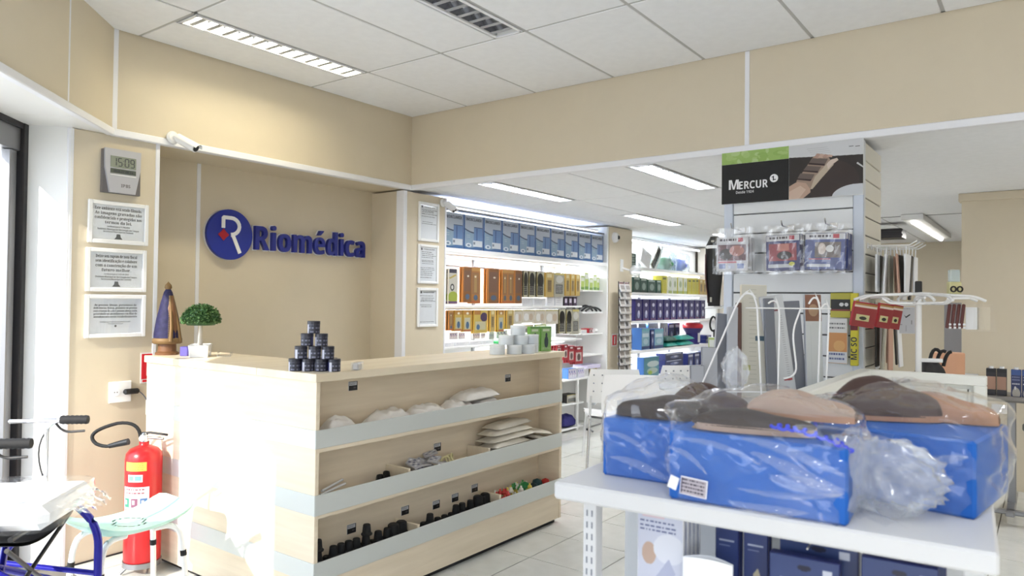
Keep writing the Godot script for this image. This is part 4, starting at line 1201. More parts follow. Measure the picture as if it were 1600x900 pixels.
	obj("cushion", mb().box(Vector3(0, 0.045, 0), Vector3(0.4, 0.085, 0.4), 0.028), mat("cushion_white", rgb(240, 242, 244), 0.6), c)
	obj("plastic_wrap", wrap_shell(Vector3(0.43, 0.1, 0.43), 0.01, 5), M.cellophane, c)
	obj("wrap_tail", mb().sheet(func(u: float, v: float) -> Vector3:
		return Vector3((u - 0.5) * lerpf(0.34, 0.2, v), 0.07 - 0.03 * v + 0.012 * sin(u * 31.0) * v + 0.02 * nz.get_noise_2d(u * 3, v * 3), 0.21 + 0.09 * v), 24, 5), M.cellophane, c)

# a crumpled clear film around a box of the given size standing on y = 0
func wrap_shell(s: Vector3, amp: float, sd: int, peak := 0.0) -> MB:
	var nz := FastNoiseLite.new()
	nz.seed = sd
	nz.frequency = 9.0
	nz.fractal_octaves = 3
	var ridge := FastNoiseLite.new()
	ridge.seed = sd + 50
	ridge.frequency = 3.2
	ridge.fractal_type = FastNoiseLite.FRACTAL_RIDGED
	return mb().sheet(func(u: float, v: float) -> Vector3:
		var a := TAU * u
		var lv := pow(v, 0.7) if v < 0.6 else v
		var d := Vector2(cos(a), sin(a))
		var k := 1.0 / pow(pow(absf(d.x), 6.0) + pow(absf(d.y), 6.0), 1.0 / 6.0)
		var y := s.y * clampf(v / 0.62, 0.0, 1.0)
		var shrink := 1.0 - pow(clampf((v - 0.6) / 0.4, 0.0, 1.0), 1.2)
		var p := Vector3(d.x * k * s.x / 2 * shrink, y, d.y * k * s.z / 2 * shrink)
		if v > 0.62: p.y += peak * (1.0 - shrink)
		var o := Vector3(d.x, 0.15 + (1.0 - shrink) * 2.0, d.y).normalized()
		var n := nz.get_noise_3d(p.x, p.y * 2.0, p.z) + 0.7 * ridge.get_noise_3d(p.x * 1.5 + 3.0, p.y * 3.0, p.z * 1.5)
		var q := p + o * amp * (0.45 + n) * (0.25 + minf(v * 4.0, 1.0) * 0.75)
		q.y = maxf(q.y, 0.001)
		return q, 64, 22, Vector3(0, s.y * 0.4, 0))

# ---------------------------------------------------------------- shelving along the back wall
func nth(i: int) -> String:
	return ["first", "second", "third", "fourth", "fifth", "sixth", "seventh", "eighth", "ninth", "tenth", "eleventh", "twelfth", "thirteenth", "fourteenth", "fifteenth", "sixteenth"][i]

func strip_lamp(at: Vector3, length: float, label: String, energy: float, aim := -PI / 2) -> void:
	var t := thing("strip_lamp", label, "lamp", at, 0.0, "strip lamps of the shelving")
	obj("batten", mb().box(Vector3(0, 0.012, 0), Vector3(length, 0.016, 0.03), 0.002), M.white_paint, t)
	obj("lamp_tube", mb().tube([Vector3(-length / 2 + 0.01, -0.006, 0), Vector3(length / 2 - 0.01, -0.006, 0)], 0.009, 8), M.strip_glow, t)
	var l := AreaLight3D.new()
	l.name = "strip_light"
	l.area_size = Vector2(length - 0.04, 0.02)
	l.light_energy = energy
	l.light_color = Color(0.96, 0.98, 1.0)
	l.area_range = 8.0
	l.area_attenuation = 2.0
	l.shadow_enabled = true
	t.add_child(l)
	l.position = Vector3(0, -0.018, 0) if aim < 0.0 else Vector3(0, 0.0, -0.03)
	l.rotation.x = aim

func pack_prints() -> void:
	mat("hook_chrome", rgb(205, 206, 210), 0.25, 0.9)
	print_mat("p_orange", 48, 96, func(im: Image) -> void:
		im.fill(rgb(190, 118, 46))
		rect(im, 0.0, 0.0, 1, 0.1, rgb(212, 150, 70))
		rect(im, 0.12, 0.14, 0.76, 0.62, rgb(160, 108, 62))
		rect(im, 0.35, 0.2, 0.3, 0.5, rgb(176, 140, 80))
		disc(im, 0.5, 0.84, 0.22, 0.08, rgb(66, 92, 128))
		disc(im, 0.45, 0.25, 0.1, 0.03, rgb(236, 226, 206))
		rect(im, 0.0, 0.94, 1, 0.06, rgb(206, 96, 40)))
	print_mat("p_orange2", 48, 96, func(im: Image) -> void:
		im.fill(rgb(150, 92, 44))
		rect(im, 0.1, 0.1, 0.8, 0.6, rgb(128, 88, 66))
		rect(im, 0.0, 0.0, 0.16, 1, rgb(210, 122, 40))
		disc(im, 0.55, 0.84, 0.24, 0.08, rgb(72, 98, 134))
		disc(im, 0.6, 0.25, 0.1, 0.03, rgb(236, 226, 206)))
	print_mat("p_amber", 64, 80, func(im: Image) -> void:
		im.fill(rgb(214, 172, 66))
		rect(im, 0, 0, 1, 0.22, rgb(190, 126, 40))
		disc(im, 0.5, 0.14, 0.16, 0.06, rgb(240, 230, 206))
		rect(im, 0.15, 0.36, 0.7, 0.54, rgb(196, 190, 160))
		disc(im, 0.5, 0.7, 0.2, 0.17, rgb(60, 104, 150))
		rect(im, 0, 0.93, 1, 0.07, rgb(196, 90, 70)))
	print_mat("p_amber_dark", 64, 80, func(im: Image) -> void:
		im.fill(rgb(216, 182, 70))
		disc(im, 0.75, 0.3, 0.28, 0.2, rgb(74, 52, 96))
		rect(im, 0.0, 0.0, 0.5, 0.2, rgb(190, 120, 40))
		rect(im, 0.1, 0.5, 0.8, 0.38, rgb(204, 196, 150))
		disc(im, 0.3, 0.74, 0.13, 0.12, rgb(60, 104, 150)))
	print_mat("p_black", 48, 80, func(im: Image) -> void:
		im.fill(rgb(196, 192, 160))
		disc(im, 0.5, 0.34, 0.42, 0.3, rgb(22, 22, 24))
		rect(im, 0.1, 0.55, 0.8, 0.38, rgb(44, 44, 44))
		scrawl(im, 0.15, 0.6, 0.7, 4, 0.08, rgb(190, 190, 180), 3)
		rect(im, 0.0, 0.0, 0.12, 1, rgb(190, 170, 80)))
	print_mat("p_gold", 48, 80, func(im: Image) -> void:
		im.fill(rgb(206, 172, 88))
		rect(im, 0.2, 0.06, 0.6, 0.16, rgb(232, 214, 150))
		rect(im, 0.25, 0.3, 0.5, 0.5, rgb(150, 120, 70))
		scrawl(im, 0.28, 0.35, 0.44, 5, 0.08, rgb(70, 60, 50), 5))
	print_mat("p_silver", 48, 80, func(im: Image) -> void:
		im.fill(rgb(176, 170, 150))
		disc(im, 0.5, 0.25, 0.36, 0.16, rgb(206, 204, 196))
		rect(im, 0.12, 0.48, 0.76, 0.4, rgb(96, 96, 90))
		scrawl(im, 0.2, 0.54, 0.6, 4, 0.08, rgb(206, 206, 206), 7)
		rect(im, 0.0, 0.0, 1.0, 0.08, rgb(216, 196, 90)))
	print_mat("p_pad", 64, 48, func(im: Image) -> void:
		im.fill(rgb(216, 206, 186))
		disc(im, 0.3, 0.55, 0.24, 0.3, rgb(238, 234, 228))
		disc(im, 0.72, 0.55, 0.2, 0.28, rgb(206, 180, 150))
		rect(im, 0, 0, 1, 0.12, rgb(196, 180, 110)))
	print_mat("p_colour", 48, 96, func(im: Image) -> void:
		im.fill(rgb(206, 200, 186))
		rect(im, 0.1, 0.0, 0.8, 0.12, rgb(70, 66, 84))
		for k in 5: rect(im, 0.1 + 0.14 * k, 0.24 - 0.02 * k, 0.2, 0.05, rgb(206, 176, 60))
		disc(im, 0.4, 0.52, 0.22, 0.1, rgb(60, 60, 62))
		disc(im, 0.4, 0.52, 0.12, 0.06, rgb(220, 220, 214))
		disc(im, 0.5, 0.8, 0.55, 0.16, rgb(170, 190, 50))
		rect(im, 0.0, 0.93, 1, 0.07, rgb(110, 70, 120)))
	print_mat("p_lilac", 64, 48, func(im: Image) -> void:
		im.fill(rgb(224, 222, 244))
		for k in 9: disc(im, 0.12 + 0.1 * k, 0.3 + 0.2 * (k % 3), 0.07, 0.12, [rgb(120, 120, 210), rgb(200, 170, 220), rgb(246, 246, 252)][k % 3]))
	print_mat("p_red", 48, 72, func(im: Image) -> void:
		im.fill(rgb(190, 40, 52))
		rect(im, 0.0, 0.0, 1.0, 0.2, rgb(150, 24, 36))
		rect(im, 0.3, 0.06, 0.4, 0.1, rgb(236, 220, 220))
		rect(im, 0.15, 0.34, 0.7, 0.52, rgb(214, 190, 184))
		disc(im, 0.5, 0.6, 0.2, 0.2, rgb(100, 70, 70)))
	print_mat("p_purple", 48, 80, func(im: Image) -> void:
		im.fill(rgb(46, 40, 116))
		rect(im, 0.0, 0.0, 1.0, 0.07, rgb(70, 66, 150))
		disc(im, 0.5, 0.26, 0.2, 0.09, rgb(214, 214, 240))
		disc(im, 0.5, 0.7, 0.2, 0.18, rgb(176, 186, 226))
		disc(im, 0.55, 0.62, 0.12, 0.1, rgb(232, 236, 250))
		rect(im, 0.1, 0.93, 0.8, 0.04, rgb(150, 60, 110)))
	print_mat("p_dgreen", 48, 60, func(im: Image) -> void:
		im.fill(rgb(56, 96, 84))
		disc(im, 0.5, 0.55, 0.28, 0.26, rgb(150, 176, 166))
		rect(im, 0.1, 0.06, 0.8, 0.1, rgb(196, 214, 206))
		rect(im, 0, 0.86, 1, 0.14, rgb(36, 66, 62)))
	print_mat("p_yellow", 40, 64, func(im: Image) -> void:
		im.fill(rgb(206, 196, 50))
		rect(im, 0.15, 0.1, 0.7, 0.12, rgb(90, 96, 40))
		scrawl(im, 0.15, 0.34, 0.7, 5, 0.1, rgb(160, 150, 40), 8))
	print_mat("p_pale", 40, 64, func(im: Image) -> void:
		im.fill(rgb(206, 212, 190))
		disc(im, 0.5, 0.4, 0.26, 0.2, rgb(150, 166, 120))
		rect(im, 0, 0.82, 1, 0.18, rgb(160, 176, 80)))
	print_mat("p_lightblue", 48, 80, func(im: Image) -> void:
		im.fill(rgb(120, 176, 200))
		rect(im, 0.0, 0.0, 1, 0.14, rgb(96, 176, 196))
		rect(im, 0.1, 0.24, 0.8, 0.18, rgb(206, 226, 236))
		disc(im, 0.5, 0.62, 0.3, 0.14, rgb(170, 206, 220))
		rect(im, 0, 0.84, 1, 0.16, rgb(44, 70, 130)))
	print_mat("p_navy", 48, 64, func(im: Image) -> void:
		im.fill(rgb(34, 46, 112))
		rect(im, 0.08, 0.08, 0.84, 0.14, rgb(200, 208, 236))
		disc(im, 0.5, 0.6, 0.24, 0.24, rgb(110, 130, 196))
		disc(im, 0.56, 0.55, 0.1, 0.12, rgb(210, 216, 240)))
	print_mat("p_teal", 64, 48, func(im: Image) -> void:
		im.fill(rgb(40, 130, 122))
		rect(im, 0.05, 0.1, 0.6, 0.16, rgb(190, 226, 216))
		disc(im, 0.65, 0.62, 0.28, 0.26, rgb(86, 178, 160)))
	print_mat("p_bluegreen", 64, 64, func(im: Image) -> void:
		im.fill(rgb(70, 150, 170))
		disc(im, 0.6, 0.35, 0.4, 0.16, rgb(196, 216, 216))
		disc(im, 0.55, 0.7, 0.36, 0.16, rgb(180, 206, 196))
		disc(im, 0.4, 0.78, 0.14, 0.1, rgb(170, 210, 60)))
	print_mat("p_lime", 40, 56, func(im: Image) -> void:
		im.fill(rgb(186, 212, 90))
		rect(im, 0.1, 0.1, 0.8, 0.3, rgb(236, 240, 226))
		rect(im, 0, 0.82, 1, 0.18, rgb(110, 160, 60)))
	print_mat("p_white", 64, 32, func(im: Image) -> void:
		im.fill(rgb(238, 238, 242))
		scrawl(im, 0.1, 0.25, 0.6, 3, 0.2, rgb(180, 182, 196), 4))
	print_mat("p_violet", 24, 64, func(im: Image) -> void:
		im.fill(rgb(66, 40, 82))
		rect(im, 0.2, 0.2, 0.6, 0.5, rgb(226, 216, 236)))
	mat("s_orange", rgb(196, 122, 46), 0.4)
	mat("s_amber", rgb(206, 162, 62), 0.4)
	mat("s_dark", rgb(40, 38, 36), 0.45)
	mat("s_silver", rgb(180, 176, 160), 0.4)
	mat("s_beige", rgb(214, 204, 184), 0.5)
	mat("s_red", rgb(178, 34, 46), 0.4)
	mat("s_purple", rgb(44, 38, 108), 0.4)
	mat("s_green", rgb(50, 88, 78), 0.4)
	mat("s_yellow", rgb(200, 190, 50), 0.4)
	mat("s_white", rgb(234, 236, 240), 0.4)
	mat("s_blue", rgb(70, 120, 190), 0.4)
	mat("s_navy", rgb(30, 40, 100), 0.4)
	mat("s_teal", rgb(44, 136, 126), 0.4)

func hung(x: float, top: float, w: float, h: float, z: float, body: Material, face: Material, called: String, label: String, group: String, deep := 3) -> void:
	# packets on one peg: each a thing of its own, one behind the other
	var m := carton(w, h, 0.012, body, face, true)
	for k in deep:
		var o := put(called, m, self, Vector3(x + 0.003 * (k % 2), top - 0.002 * k, z - 0.03 * k), rot(0, 0.05 * sin(x * 40.0 + k), 0))
		tag(o, label + ["", ", rear one", ", rearmost"][k], "packet", group)

func shelving() -> void:
	pack_prints()
	var x0 := 4.62
	var x1 := 7.48
	var t := thing("shelving_unit", "white back-lit wall shelving with pegs left of the beige pillar", "shelving", Vector3(0, 0, 0))
	obj("back_panel", span(mb(), Vector3(x0, 0.0, -4.6), Vector3(x1, 2.31, -4.57)), M.white_paint, t)
	obj("side_panel", span(mb(), Vector3(x1 - 0.03, 0, -4.57), Vector3(x1, 2.3, -4.15), 0.002), M.white_paint, t)
	obj("side_panel", span(mb(), Vector3(x0 - 0.02, 0, -4.57), Vector3(x0, 2.28, -4.31), 0.002), M.white_paint, t)
	obj("top_shelf", span(mb(), Vector3(x0, 1.84, -4.57), Vector3(x1 - 0.03, 1.868, -4.15), 0.002), M.white_paint, t)
	obj("price_rail", span(mb(), Vector3(x0, 1.832, -4.15), Vector3(x1 - 0.03, 1.872, -4.142), 0.002), M.white_gloss, t)
	obj("pelmet", span(mb(), Vector3(x0, 2.205, -4.22), Vector3(x1 - 0.03, 2.225, -4.19), 0.002), M.grey_metal, t)
	for sh in [[x0, 6.98, 1.352], [x0, 6.98, 0.99]]:
		obj("shelf", span(mb(), Vector3(sh[0], sh[2], -4.57), Vector3(sh[1], sh[2] + 0.018, -4.2), 0.002), M.white_paint, t)
	for y in [1.535, 1.283, 1.04, 0.797]:
		obj("end_shelf", span(mb(), Vector3(6.99, y, -4.57), Vector3(x1 - 0.03, y + 0.016, -4.2), 0.002), M.white_paint, t)
	for y in [0.55, 0.287, 0.02]:
		obj("low_shelf", span(mb(), Vector3(x0, y, -4.57), Vector3(7.0 if y < 0.5 else x1 - 0.03, y + 0.016, -4.18), 0.002), M.white_paint, t)
	for x in [5.5, 6.7, 6.985]:
		obj("upright", span(mb(), Vector3(x - 0.015, 0, -4.57), Vector3(x + 0.015, 2.2, -4.545), 0.002), M.grey_metal if x < 6.9 else M.white_paint, t)
	obj("front_post", span(mb(), Vector3(6.86, 0, -4.2), Vector3(6.885, 0.55, -4.175), 0.002), M.white_paint, t)
	for y in [1.72, 1.33]:
		obj("peg_rail", span(mb(), Vector3(x0, y, -4.33), Vector3(6.97, y + 0.012, -4.318)), M.hook_chrome, t)
	strip_lamp(Vector3(6.0, 2.232, -4.2), 2.6, "hidden strip lamp above the blue cartons lighting the wall", STRIP * 1.2, 0.5)
	strip_lamp(Vector3(5.75, 1.822, -4.42), 2.2, "strip lamp under the top shelf of the left bay", STRIP)
	strip_lamp(Vector3(5.75, 1.333, -4.44), 2.2, "strip lamp under the middle shelf of the left bay", STRIP * 0.8)
	strip_lamp(Vector3(7.2, 1.82, -4.42), 0.42, "short strip lamp over the narrow shelves by the pillar", STRIP * 0.5)
	strip_lamp(Vector3(6.2, 0.97, -4.42), 1.5, "strip lamp under the lower peg shelf", STRIP * 0.7)
	# ten blue cartons
	var face := print_mat("blue_carton_print", 96, 112, func(im: Image) -> void:
		im.fill(rgb(176, 188, 204))
		for y in im.get_height():
			for x in im.get_width():
				var v := float(y) / im.get_height()
				var u := float(x) / im.get_width()
				var wave := 0.4 + 0.14 * u + 0.03 * sin(u * 5.0)
				if v > wave: im.set_pixel(x, y, rgb(132, 166, 196))
				if absf(v - wave) < 0.018 and u < 0.5: im.set_pixel(x, y, rgb(46, 62, 92))
				if v > 0.9 + 0.03 * sin(u * 6.0): im.set_pixel(x, y, rgb(48, 104, 172))
		rect(im, 0.48, 0.34, 0.48, 0.42, rgb(92, 134, 196))
		rect(im, 0.48, 0.33, 0.48, 0.025, rgb(40, 60, 100))
		rect(im, 0.62, 0.36, 0.06, 0.38, rgb(54, 88, 150))
		rect(im, 0.44, 0.72, 0.5, 0.18, rgb(222, 228, 232))
		rect(im, 0.46, 0.76, 0.1, 0.08, rgb(120, 130, 150))
		disc(im, 0.2, 0.86, 0.15, 0.06, rgb(226, 236, 242))
		disc(im, 0.2, 0.86, 0.07, 0.03, rgb(110, 140, 170))
		rect(im, 0.1, 0.58, 0.18, 0.012, rgb(206, 214, 214))
		rect(im, 0.12, 0.63, 0.16, 0.012, rgb(206, 214, 214))
		rect(im, 0.94, 0, 0.06, 1.0, rgb(84, 112, 168)))
	mat("carton_blue", rgb(70, 116, 180), 0.4)
	for i in 10:
		var b := thing("blue_carton", "pale blue carton with cylinder picture on the top shelf, %s from the left" % nth(i), "carton", Vector3(x0 + 0.147 + i * 0.2785, 1.8695, -4.31), 0.0, "blue cartons on the top shelf")
		put("box", carton(0.268, 0.315, 0.26, M.carton_blue, face), b)
		put("title", words("INOXCLAREX", 0.036, 0.0008, M.ink, false, 700), b, Vector3(-0.01, 0.277, 0.1314))
	# upper peg row
	var rowA := [[4.808, 1.695, 1.384, 0.119, "c"], [4.999, 1.72, 1.4, 0.125, "o2"], [5.122, 1.72, 1.391, 0.132, "o"], [5.379, 1.72, 1.392, 0.2, "o2"], [5.568, 1.72, 1.392, 0.092, "o"], [5.661, 1.72, 1.393, 0.105, "o"], [5.783, 1.72, 1.393, 0.125, "o2"], [5.909, 1.72, 1.458, 0.077, "k"], [6.021, 1.72, 1.459, 0.124, "k"], [6.171, 1.72, 1.461, 0.15, "k"], [6.343, 1.72, 1.463, 0.165, "g"], [6.535, 1.72, 1.465, 0.185, "s"], [6.702, 1.72, 1.481, 0.088, "g"], [6.807, 1.72, 1.482, 0.088, "g"], [6.915, 1.72, 1.483, 0.09, "g"]]
	var kinds := {"c": ["s_beige", "p_colour", "yellow and black packet"], "o": ["s_orange", "p_orange", "orange packet"], "o2": ["s_orange", "p_orange2", "brown and orange packet"], "k": ["s_dark", "p_black", "packet with a black brace"], "g": ["s_amber", "p_gold", "gold packet"], "s": ["s_silver", "p_silver", "grey packet"], "a": ["s_amber", "p_amber", "amber packet"], "ad": ["s_amber", "p_amber_dark", "amber and purple packet"], "p": ["s_beige", "p_pad", "beige pad packet"], "l": ["s_white", "p_lilac", "lilac and white packet"], "r": ["s_red", "p_red", "red packet"], "n": ["s_green", "p_lime", "lime packet"]}
	var pegs := mb()
	var n := 0
	for p in rowA:
		var k: Array = kinds[p[4]]
		hung(p[0], p[1], p[3], p[1] - p[2], -4.225, M[k[0]], M[k[1]], "hanging_packet", "%s on the upper pegs, %s from left" % [k[2], nth(n)], "packets on the upper pegs", 2)
		pegs.tube([Vector3(p[0], p[1] + 0.006, -4.32), Vector3(p[0], p[1] + 0.006, -4.2), Vector3(p[0], p[1] + 0.016, -4.19)], 0.0025, 6)
		n += 1
	var rowB := [[4.788, 1.33, 1.152, 0.062, "o"], [4.887, 1.33, 1.144, 0.11, "a"], [5.011, 1.33, 1.135, 0.112, "a"], [5.2, 1.33, 1.118, 0.2, "ad"], [5.38, 1.33, 1.125, 0.076, "g"], [5.51, 1.33, 1.121, 0.098, "a"], [5.658, 1.33, 1.142, 0.11, "g"], [5.791, 1.33, 1.19, 0.12, "p"], [5.967, 1.33, 1.199, 0.19, "p"], [6.173, 1.33, 1.189, 0.18, "p"], [6.395, 1.33, 1.178, 0.225, "p"], [6.594, 1.33, 1.071, 0.135, "k"], [6.736, 1.33, 1.066, 0.118, "k"], [6.876, 1.33, 1.055, 0.13, "s"]]
	n = 0
	for p in rowB:
		var k: Array = kinds[p[4]]
		hung(p[0], p[1], p[3], p[1] - p[2], -4.225, M[k[0]], M[k[1]], "hanging_packet", "%s on the middle pegs, %s from left" % [k[2], nth(n)], "packets on the middle pegs", 2)
		pegs.tube([Vector3(p[0], p[1] + 0.006, -4.32), Vector3(p[0], p[1] + 0.006, -4.2), Vector3(p[0], p[1] + 0.016, -4.19)], 0.0025, 6)
		n += 1
	var rowC := [[4.945, 1.128, 1.064, 0.11, "l"], [5.06, 1.124, 1.06, 0.099, "l"], [5.268, 1.112, 1.058, 0.11, "l"], [5.369, 1.109, 1.055, 0.068, "l"], [5.501, 1.118, 1.013, 0.08, "l"], [5.665, 1.126, 1.05, 0.18, "l"], [6.1, 1.17, 1.09, 0.2, "s"], [6.34, 1.17, 1.08, 0.22, "n"]]
	n = 0
	for p in rowC:
		var k: Array = kinds[p[4]]
		hung(p[0], p[1], p[3], p[1] - p[2], -4.33, M[k[0]], M[k[1]], "hanging_packet", "%s on the lowest pegs, %s from left" % [k[2], nth(n)], "packets on the lowest pegs", 1)
		pegs.tube([Vector3(p[0], p[1] + 0.006, -4.57), Vector3(p[0], p[1] + 0.006, -4.31)], 0.0025, 6)
		n += 1
	n = 0
	for p in [[6.486, 0.95, 0.86, 0.105], [6.619, 0.95, 0.785, 0.1], [6.737, 0.933, 0.75, 0.12], [6.89, 0.919, 0.727, 0.165]]:
		hung(p[0], p[1], p[3], p[1] - p[2], -4.19, M.s_red, M.p_red, "hanging_packet", "red packet beyond the counter, %s from left" % nth(n), "red packets beyond the counter", 3)
		pegs.tube([Vector3(p[0], p[1] + 0.006, -4.57), Vector3(p[0], p[1] + 0.006, -4.17), Vector3(p[0], p[1] + 0.016, -4.165)], 0.0025, 6)
		n += 1
	obj("pegs", pegs, M.hook_chrome, t).set_meta("kind", "stuff")
	# cartons standing on the shelves
	var std := [[5.982, 1.37, 0.19, 0.075, "white_carton", "long flat white carton on the middle shelf", "s_white", "p_white"], [6.2, 1.37, 0.215, 0.075, "white_carton", "second long flat white carton on the middle shelf", "s_white", "p_white"], [6.409, 1.37, 0.14, 0.1, "white_carton", "white carton on the middle shelf below the gold packet", "s_white", "p_white"], [6.572, 1.37, 0.15, 0.108, "white_carton", "white carton on the middle shelf below the grey packet", "s_white", "p_white"], [6.713, 1.37, 0.076, 0.1, "violet_carton", "slim violet and white carton, left of three", "s_dark", "p_violet"], [6.806, 1.37, 0.076, 0.1, "violet_carton", "slim violet and white carton, middle of three", "s_dark", "p_violet"], [6.9, 1.37, 0.076, 0.1, "violet_carton", "slim violet and white carton, right of three", "s_dark", "p_violet"]]
	for i in 5:
		std.append([[7.06, 7.15, 7.25, 7.34, 7.41][i], 1.551, [0.08, 0.085, 0.08, 0.08, 0.06][i], [0.16, 0.2, 0.14, 0.18, 0.15][i], "lime_carton", "lime and white carton on the top narrow shelf, %s from the left" % nth(i), "s_white", "p_lime"])
	for i in 4:
		std.append([4.78 + i * 0.19, 1.0085, 0.18, 0.036, "flat_white_carton", "flat white carton lying low behind the counter, %s from the left" % nth(i), "s_white", "p_white"])
	for d in std:
		tag(put(d[4], carton(d[2], d[3], 0.09, M[d[6]], M[d[7]]), self, Vector3(d[0], d[1], -4.29)), d[5], "carton", "cartons standing on the left bay")
	tag(obj("green_folder", mb().box(Vector3(0, 0.012, 0), Vector3(0.34, 0.024, 0.16), 0.004), mat("folder_green", rgb(70, 190, 110), 0.4), self, Vector3(5.6, 1.0085, -4.27)), "bright green flat folder behind the white tins", "folder")
	# odds and ends on the narrow shelves
	tag(obj("black_shoe", mb().sheet(func(u: float, v: float) -> Vector3:
		var a := v * PI
		var x := (u - 0.5) * 0.24
		var r := 0.045 * pow(sin(clampf(u, 0.02, 0.98) * PI), 0.4) * (0.7 + 0.7 * u)
		return Vector3(x, sin(a) * r * 1.5, cos(a) * r), 14, 10, Vector3(0, 0.01, 0)), M.black_rubber, self, Vector3(7.12, 1.3, -4.45), ty(0.1)), "black rounded shoe on the second narrow shelf", "shoe")
	for i in 3:
		tag(obj("black_strap", mb().tube(bezier(Vector3(-0.15, 0.012, 0), Vector3(0.0, 0.09 + 0.02 * i, 0.02), Vector3(0.14, 0.012, 0.03), 10), 0.012, 8), M.black_plastic, self, Vector3(7.26, 1.3, -4.23 - 0.055 * i), ty(0.0)), "black strap brace on the second narrow shelf, " + ["front", "middle", "rear"][i], "brace", "black straps")
	tag(put("grey_carton", carton(0.14, 0.04, 0.1, M.s_silver, M.p_white), self, Vector3(7.1, 1.057, -4.3)), "flat grey packet on the third narrow shelf", "packet")
	tag(put("red_carton", carton(0.16, 0.05, 0.1, M.s_red, M.p_red), self, Vector3(7.28, 1.057, -4.31), ty(0.2)), "flat dark red packet on the third narrow shelf", "packet")
	tag(obj("white_bottle", mb().tube([Vector3(0, 0.024, 0), Vector3(0.09, 0.024, 0), Vector3(0.1, 0.024, 0), Vector3(0.13, 0.024, 0)], [0.022, 0.022, 0.012, 0.012], 12), M.white_gloss, self, Vector3(7.34, 1.057, -4.26), ty(0.2)), "white bottle lying on the third narrow shelf", "bottle")
	var lowb := [[6.82, 0.17, 0.11, "s_blue", "p_lilac", "blue and white packet on the knee-high shelf"], [7.0, 0.14, 0.11, "s_white", "p_lilac", "lilac packet on the knee-high shelf"], [7.12, 0.1, 0.09, "s_white", "p_white", "white packet on the knee-high shelf"], [7.27, 0.18, 0.085, "s_dark", "p_gold", "dark carton with gold print on the knee-high shelf"]]
	for d in lowb:
		tag(put("low_packet", carton(d[1], d[2], 0.1, M[d[3]], M[d[4]]), self, Vector3(d[0], 0.567, -4.27)), d[5], "packet", "packets on the knee-high shelf")
	tag(obj("lilac_box", mb().box(Vector3(0, 0.02, 0), Vector3(0.3, 0.04, 0.2), 0.003), mat("lilac_card", rgb(214, 208, 232), 0.5), self, Vector3(7.26, 0.653, -4.3)), "flat lilac box lying on the knee-high packets", "box")
	tag(put("black_carton", carton(0.22, 0.09, 0.12, M.s_dark, M.p_silver), self, Vector3(6.82, 0.304, -4.28)), "black carton on the shin-high shelf", "carton")
	tag(obj("navy_bag", pillow(0.26, 0.13, 0.2, 91), mat("navy_cloth", rgb(40, 38, 110), 0.7), self, Vector3(6.78, 0.037, -4.3)), "dark blue soft bag on the lowest shelf", "bag")
	# stand with ball knobs
	var ks := thing("knob_stand", "white post with three ball knobs by the pillar's foot", "stand", Vector3(6.93, 0, -4.08))
	obj("post", mb().box(Vector3(0, 0.3, 0), Vector3(0.03, 0.56, 0.02), 0.003), M.white_gloss, ks)
	obj("foot_bar", mb().tube([Vector3(-0.14, 0.022, 0.14), Vector3(0, 0.03, 0), Vector3(0.3, 0.03, -0.02)], 0.011, 8), M.grey_metal, ks)
	obj("rubber_foot", mb().box(Vector3(0, 0.012, 0), Vector3(0.035, 0.024, 0.03), 0.003), M.black_rubber, ks)
	glass("clear_ball", Color(0.86, 0.88, 0.9, 0.4), 0.05)
	for i in 3:
		var y: float = [0.4, 0.295, 0.2][i]
		var kb := obj("knob", mb().lathe([Vector2(0, -0.032), Vector2(0.022, -0.023), Vector2(0.032, 0), Vector2(0.022, 0.023), Vector2(0, 0.032)], Vector3(0.1, y, 0.01), 16, Basis(), true), M.black_plastic if i == 0 else M.clear_ball, ks)
		obj("knob_arm", mb().tube([Vector3(0.01, y, 0), Vector3(0.075, y, 0.006)], 0.008, 8), M.chrome, kb)
	bay_two()

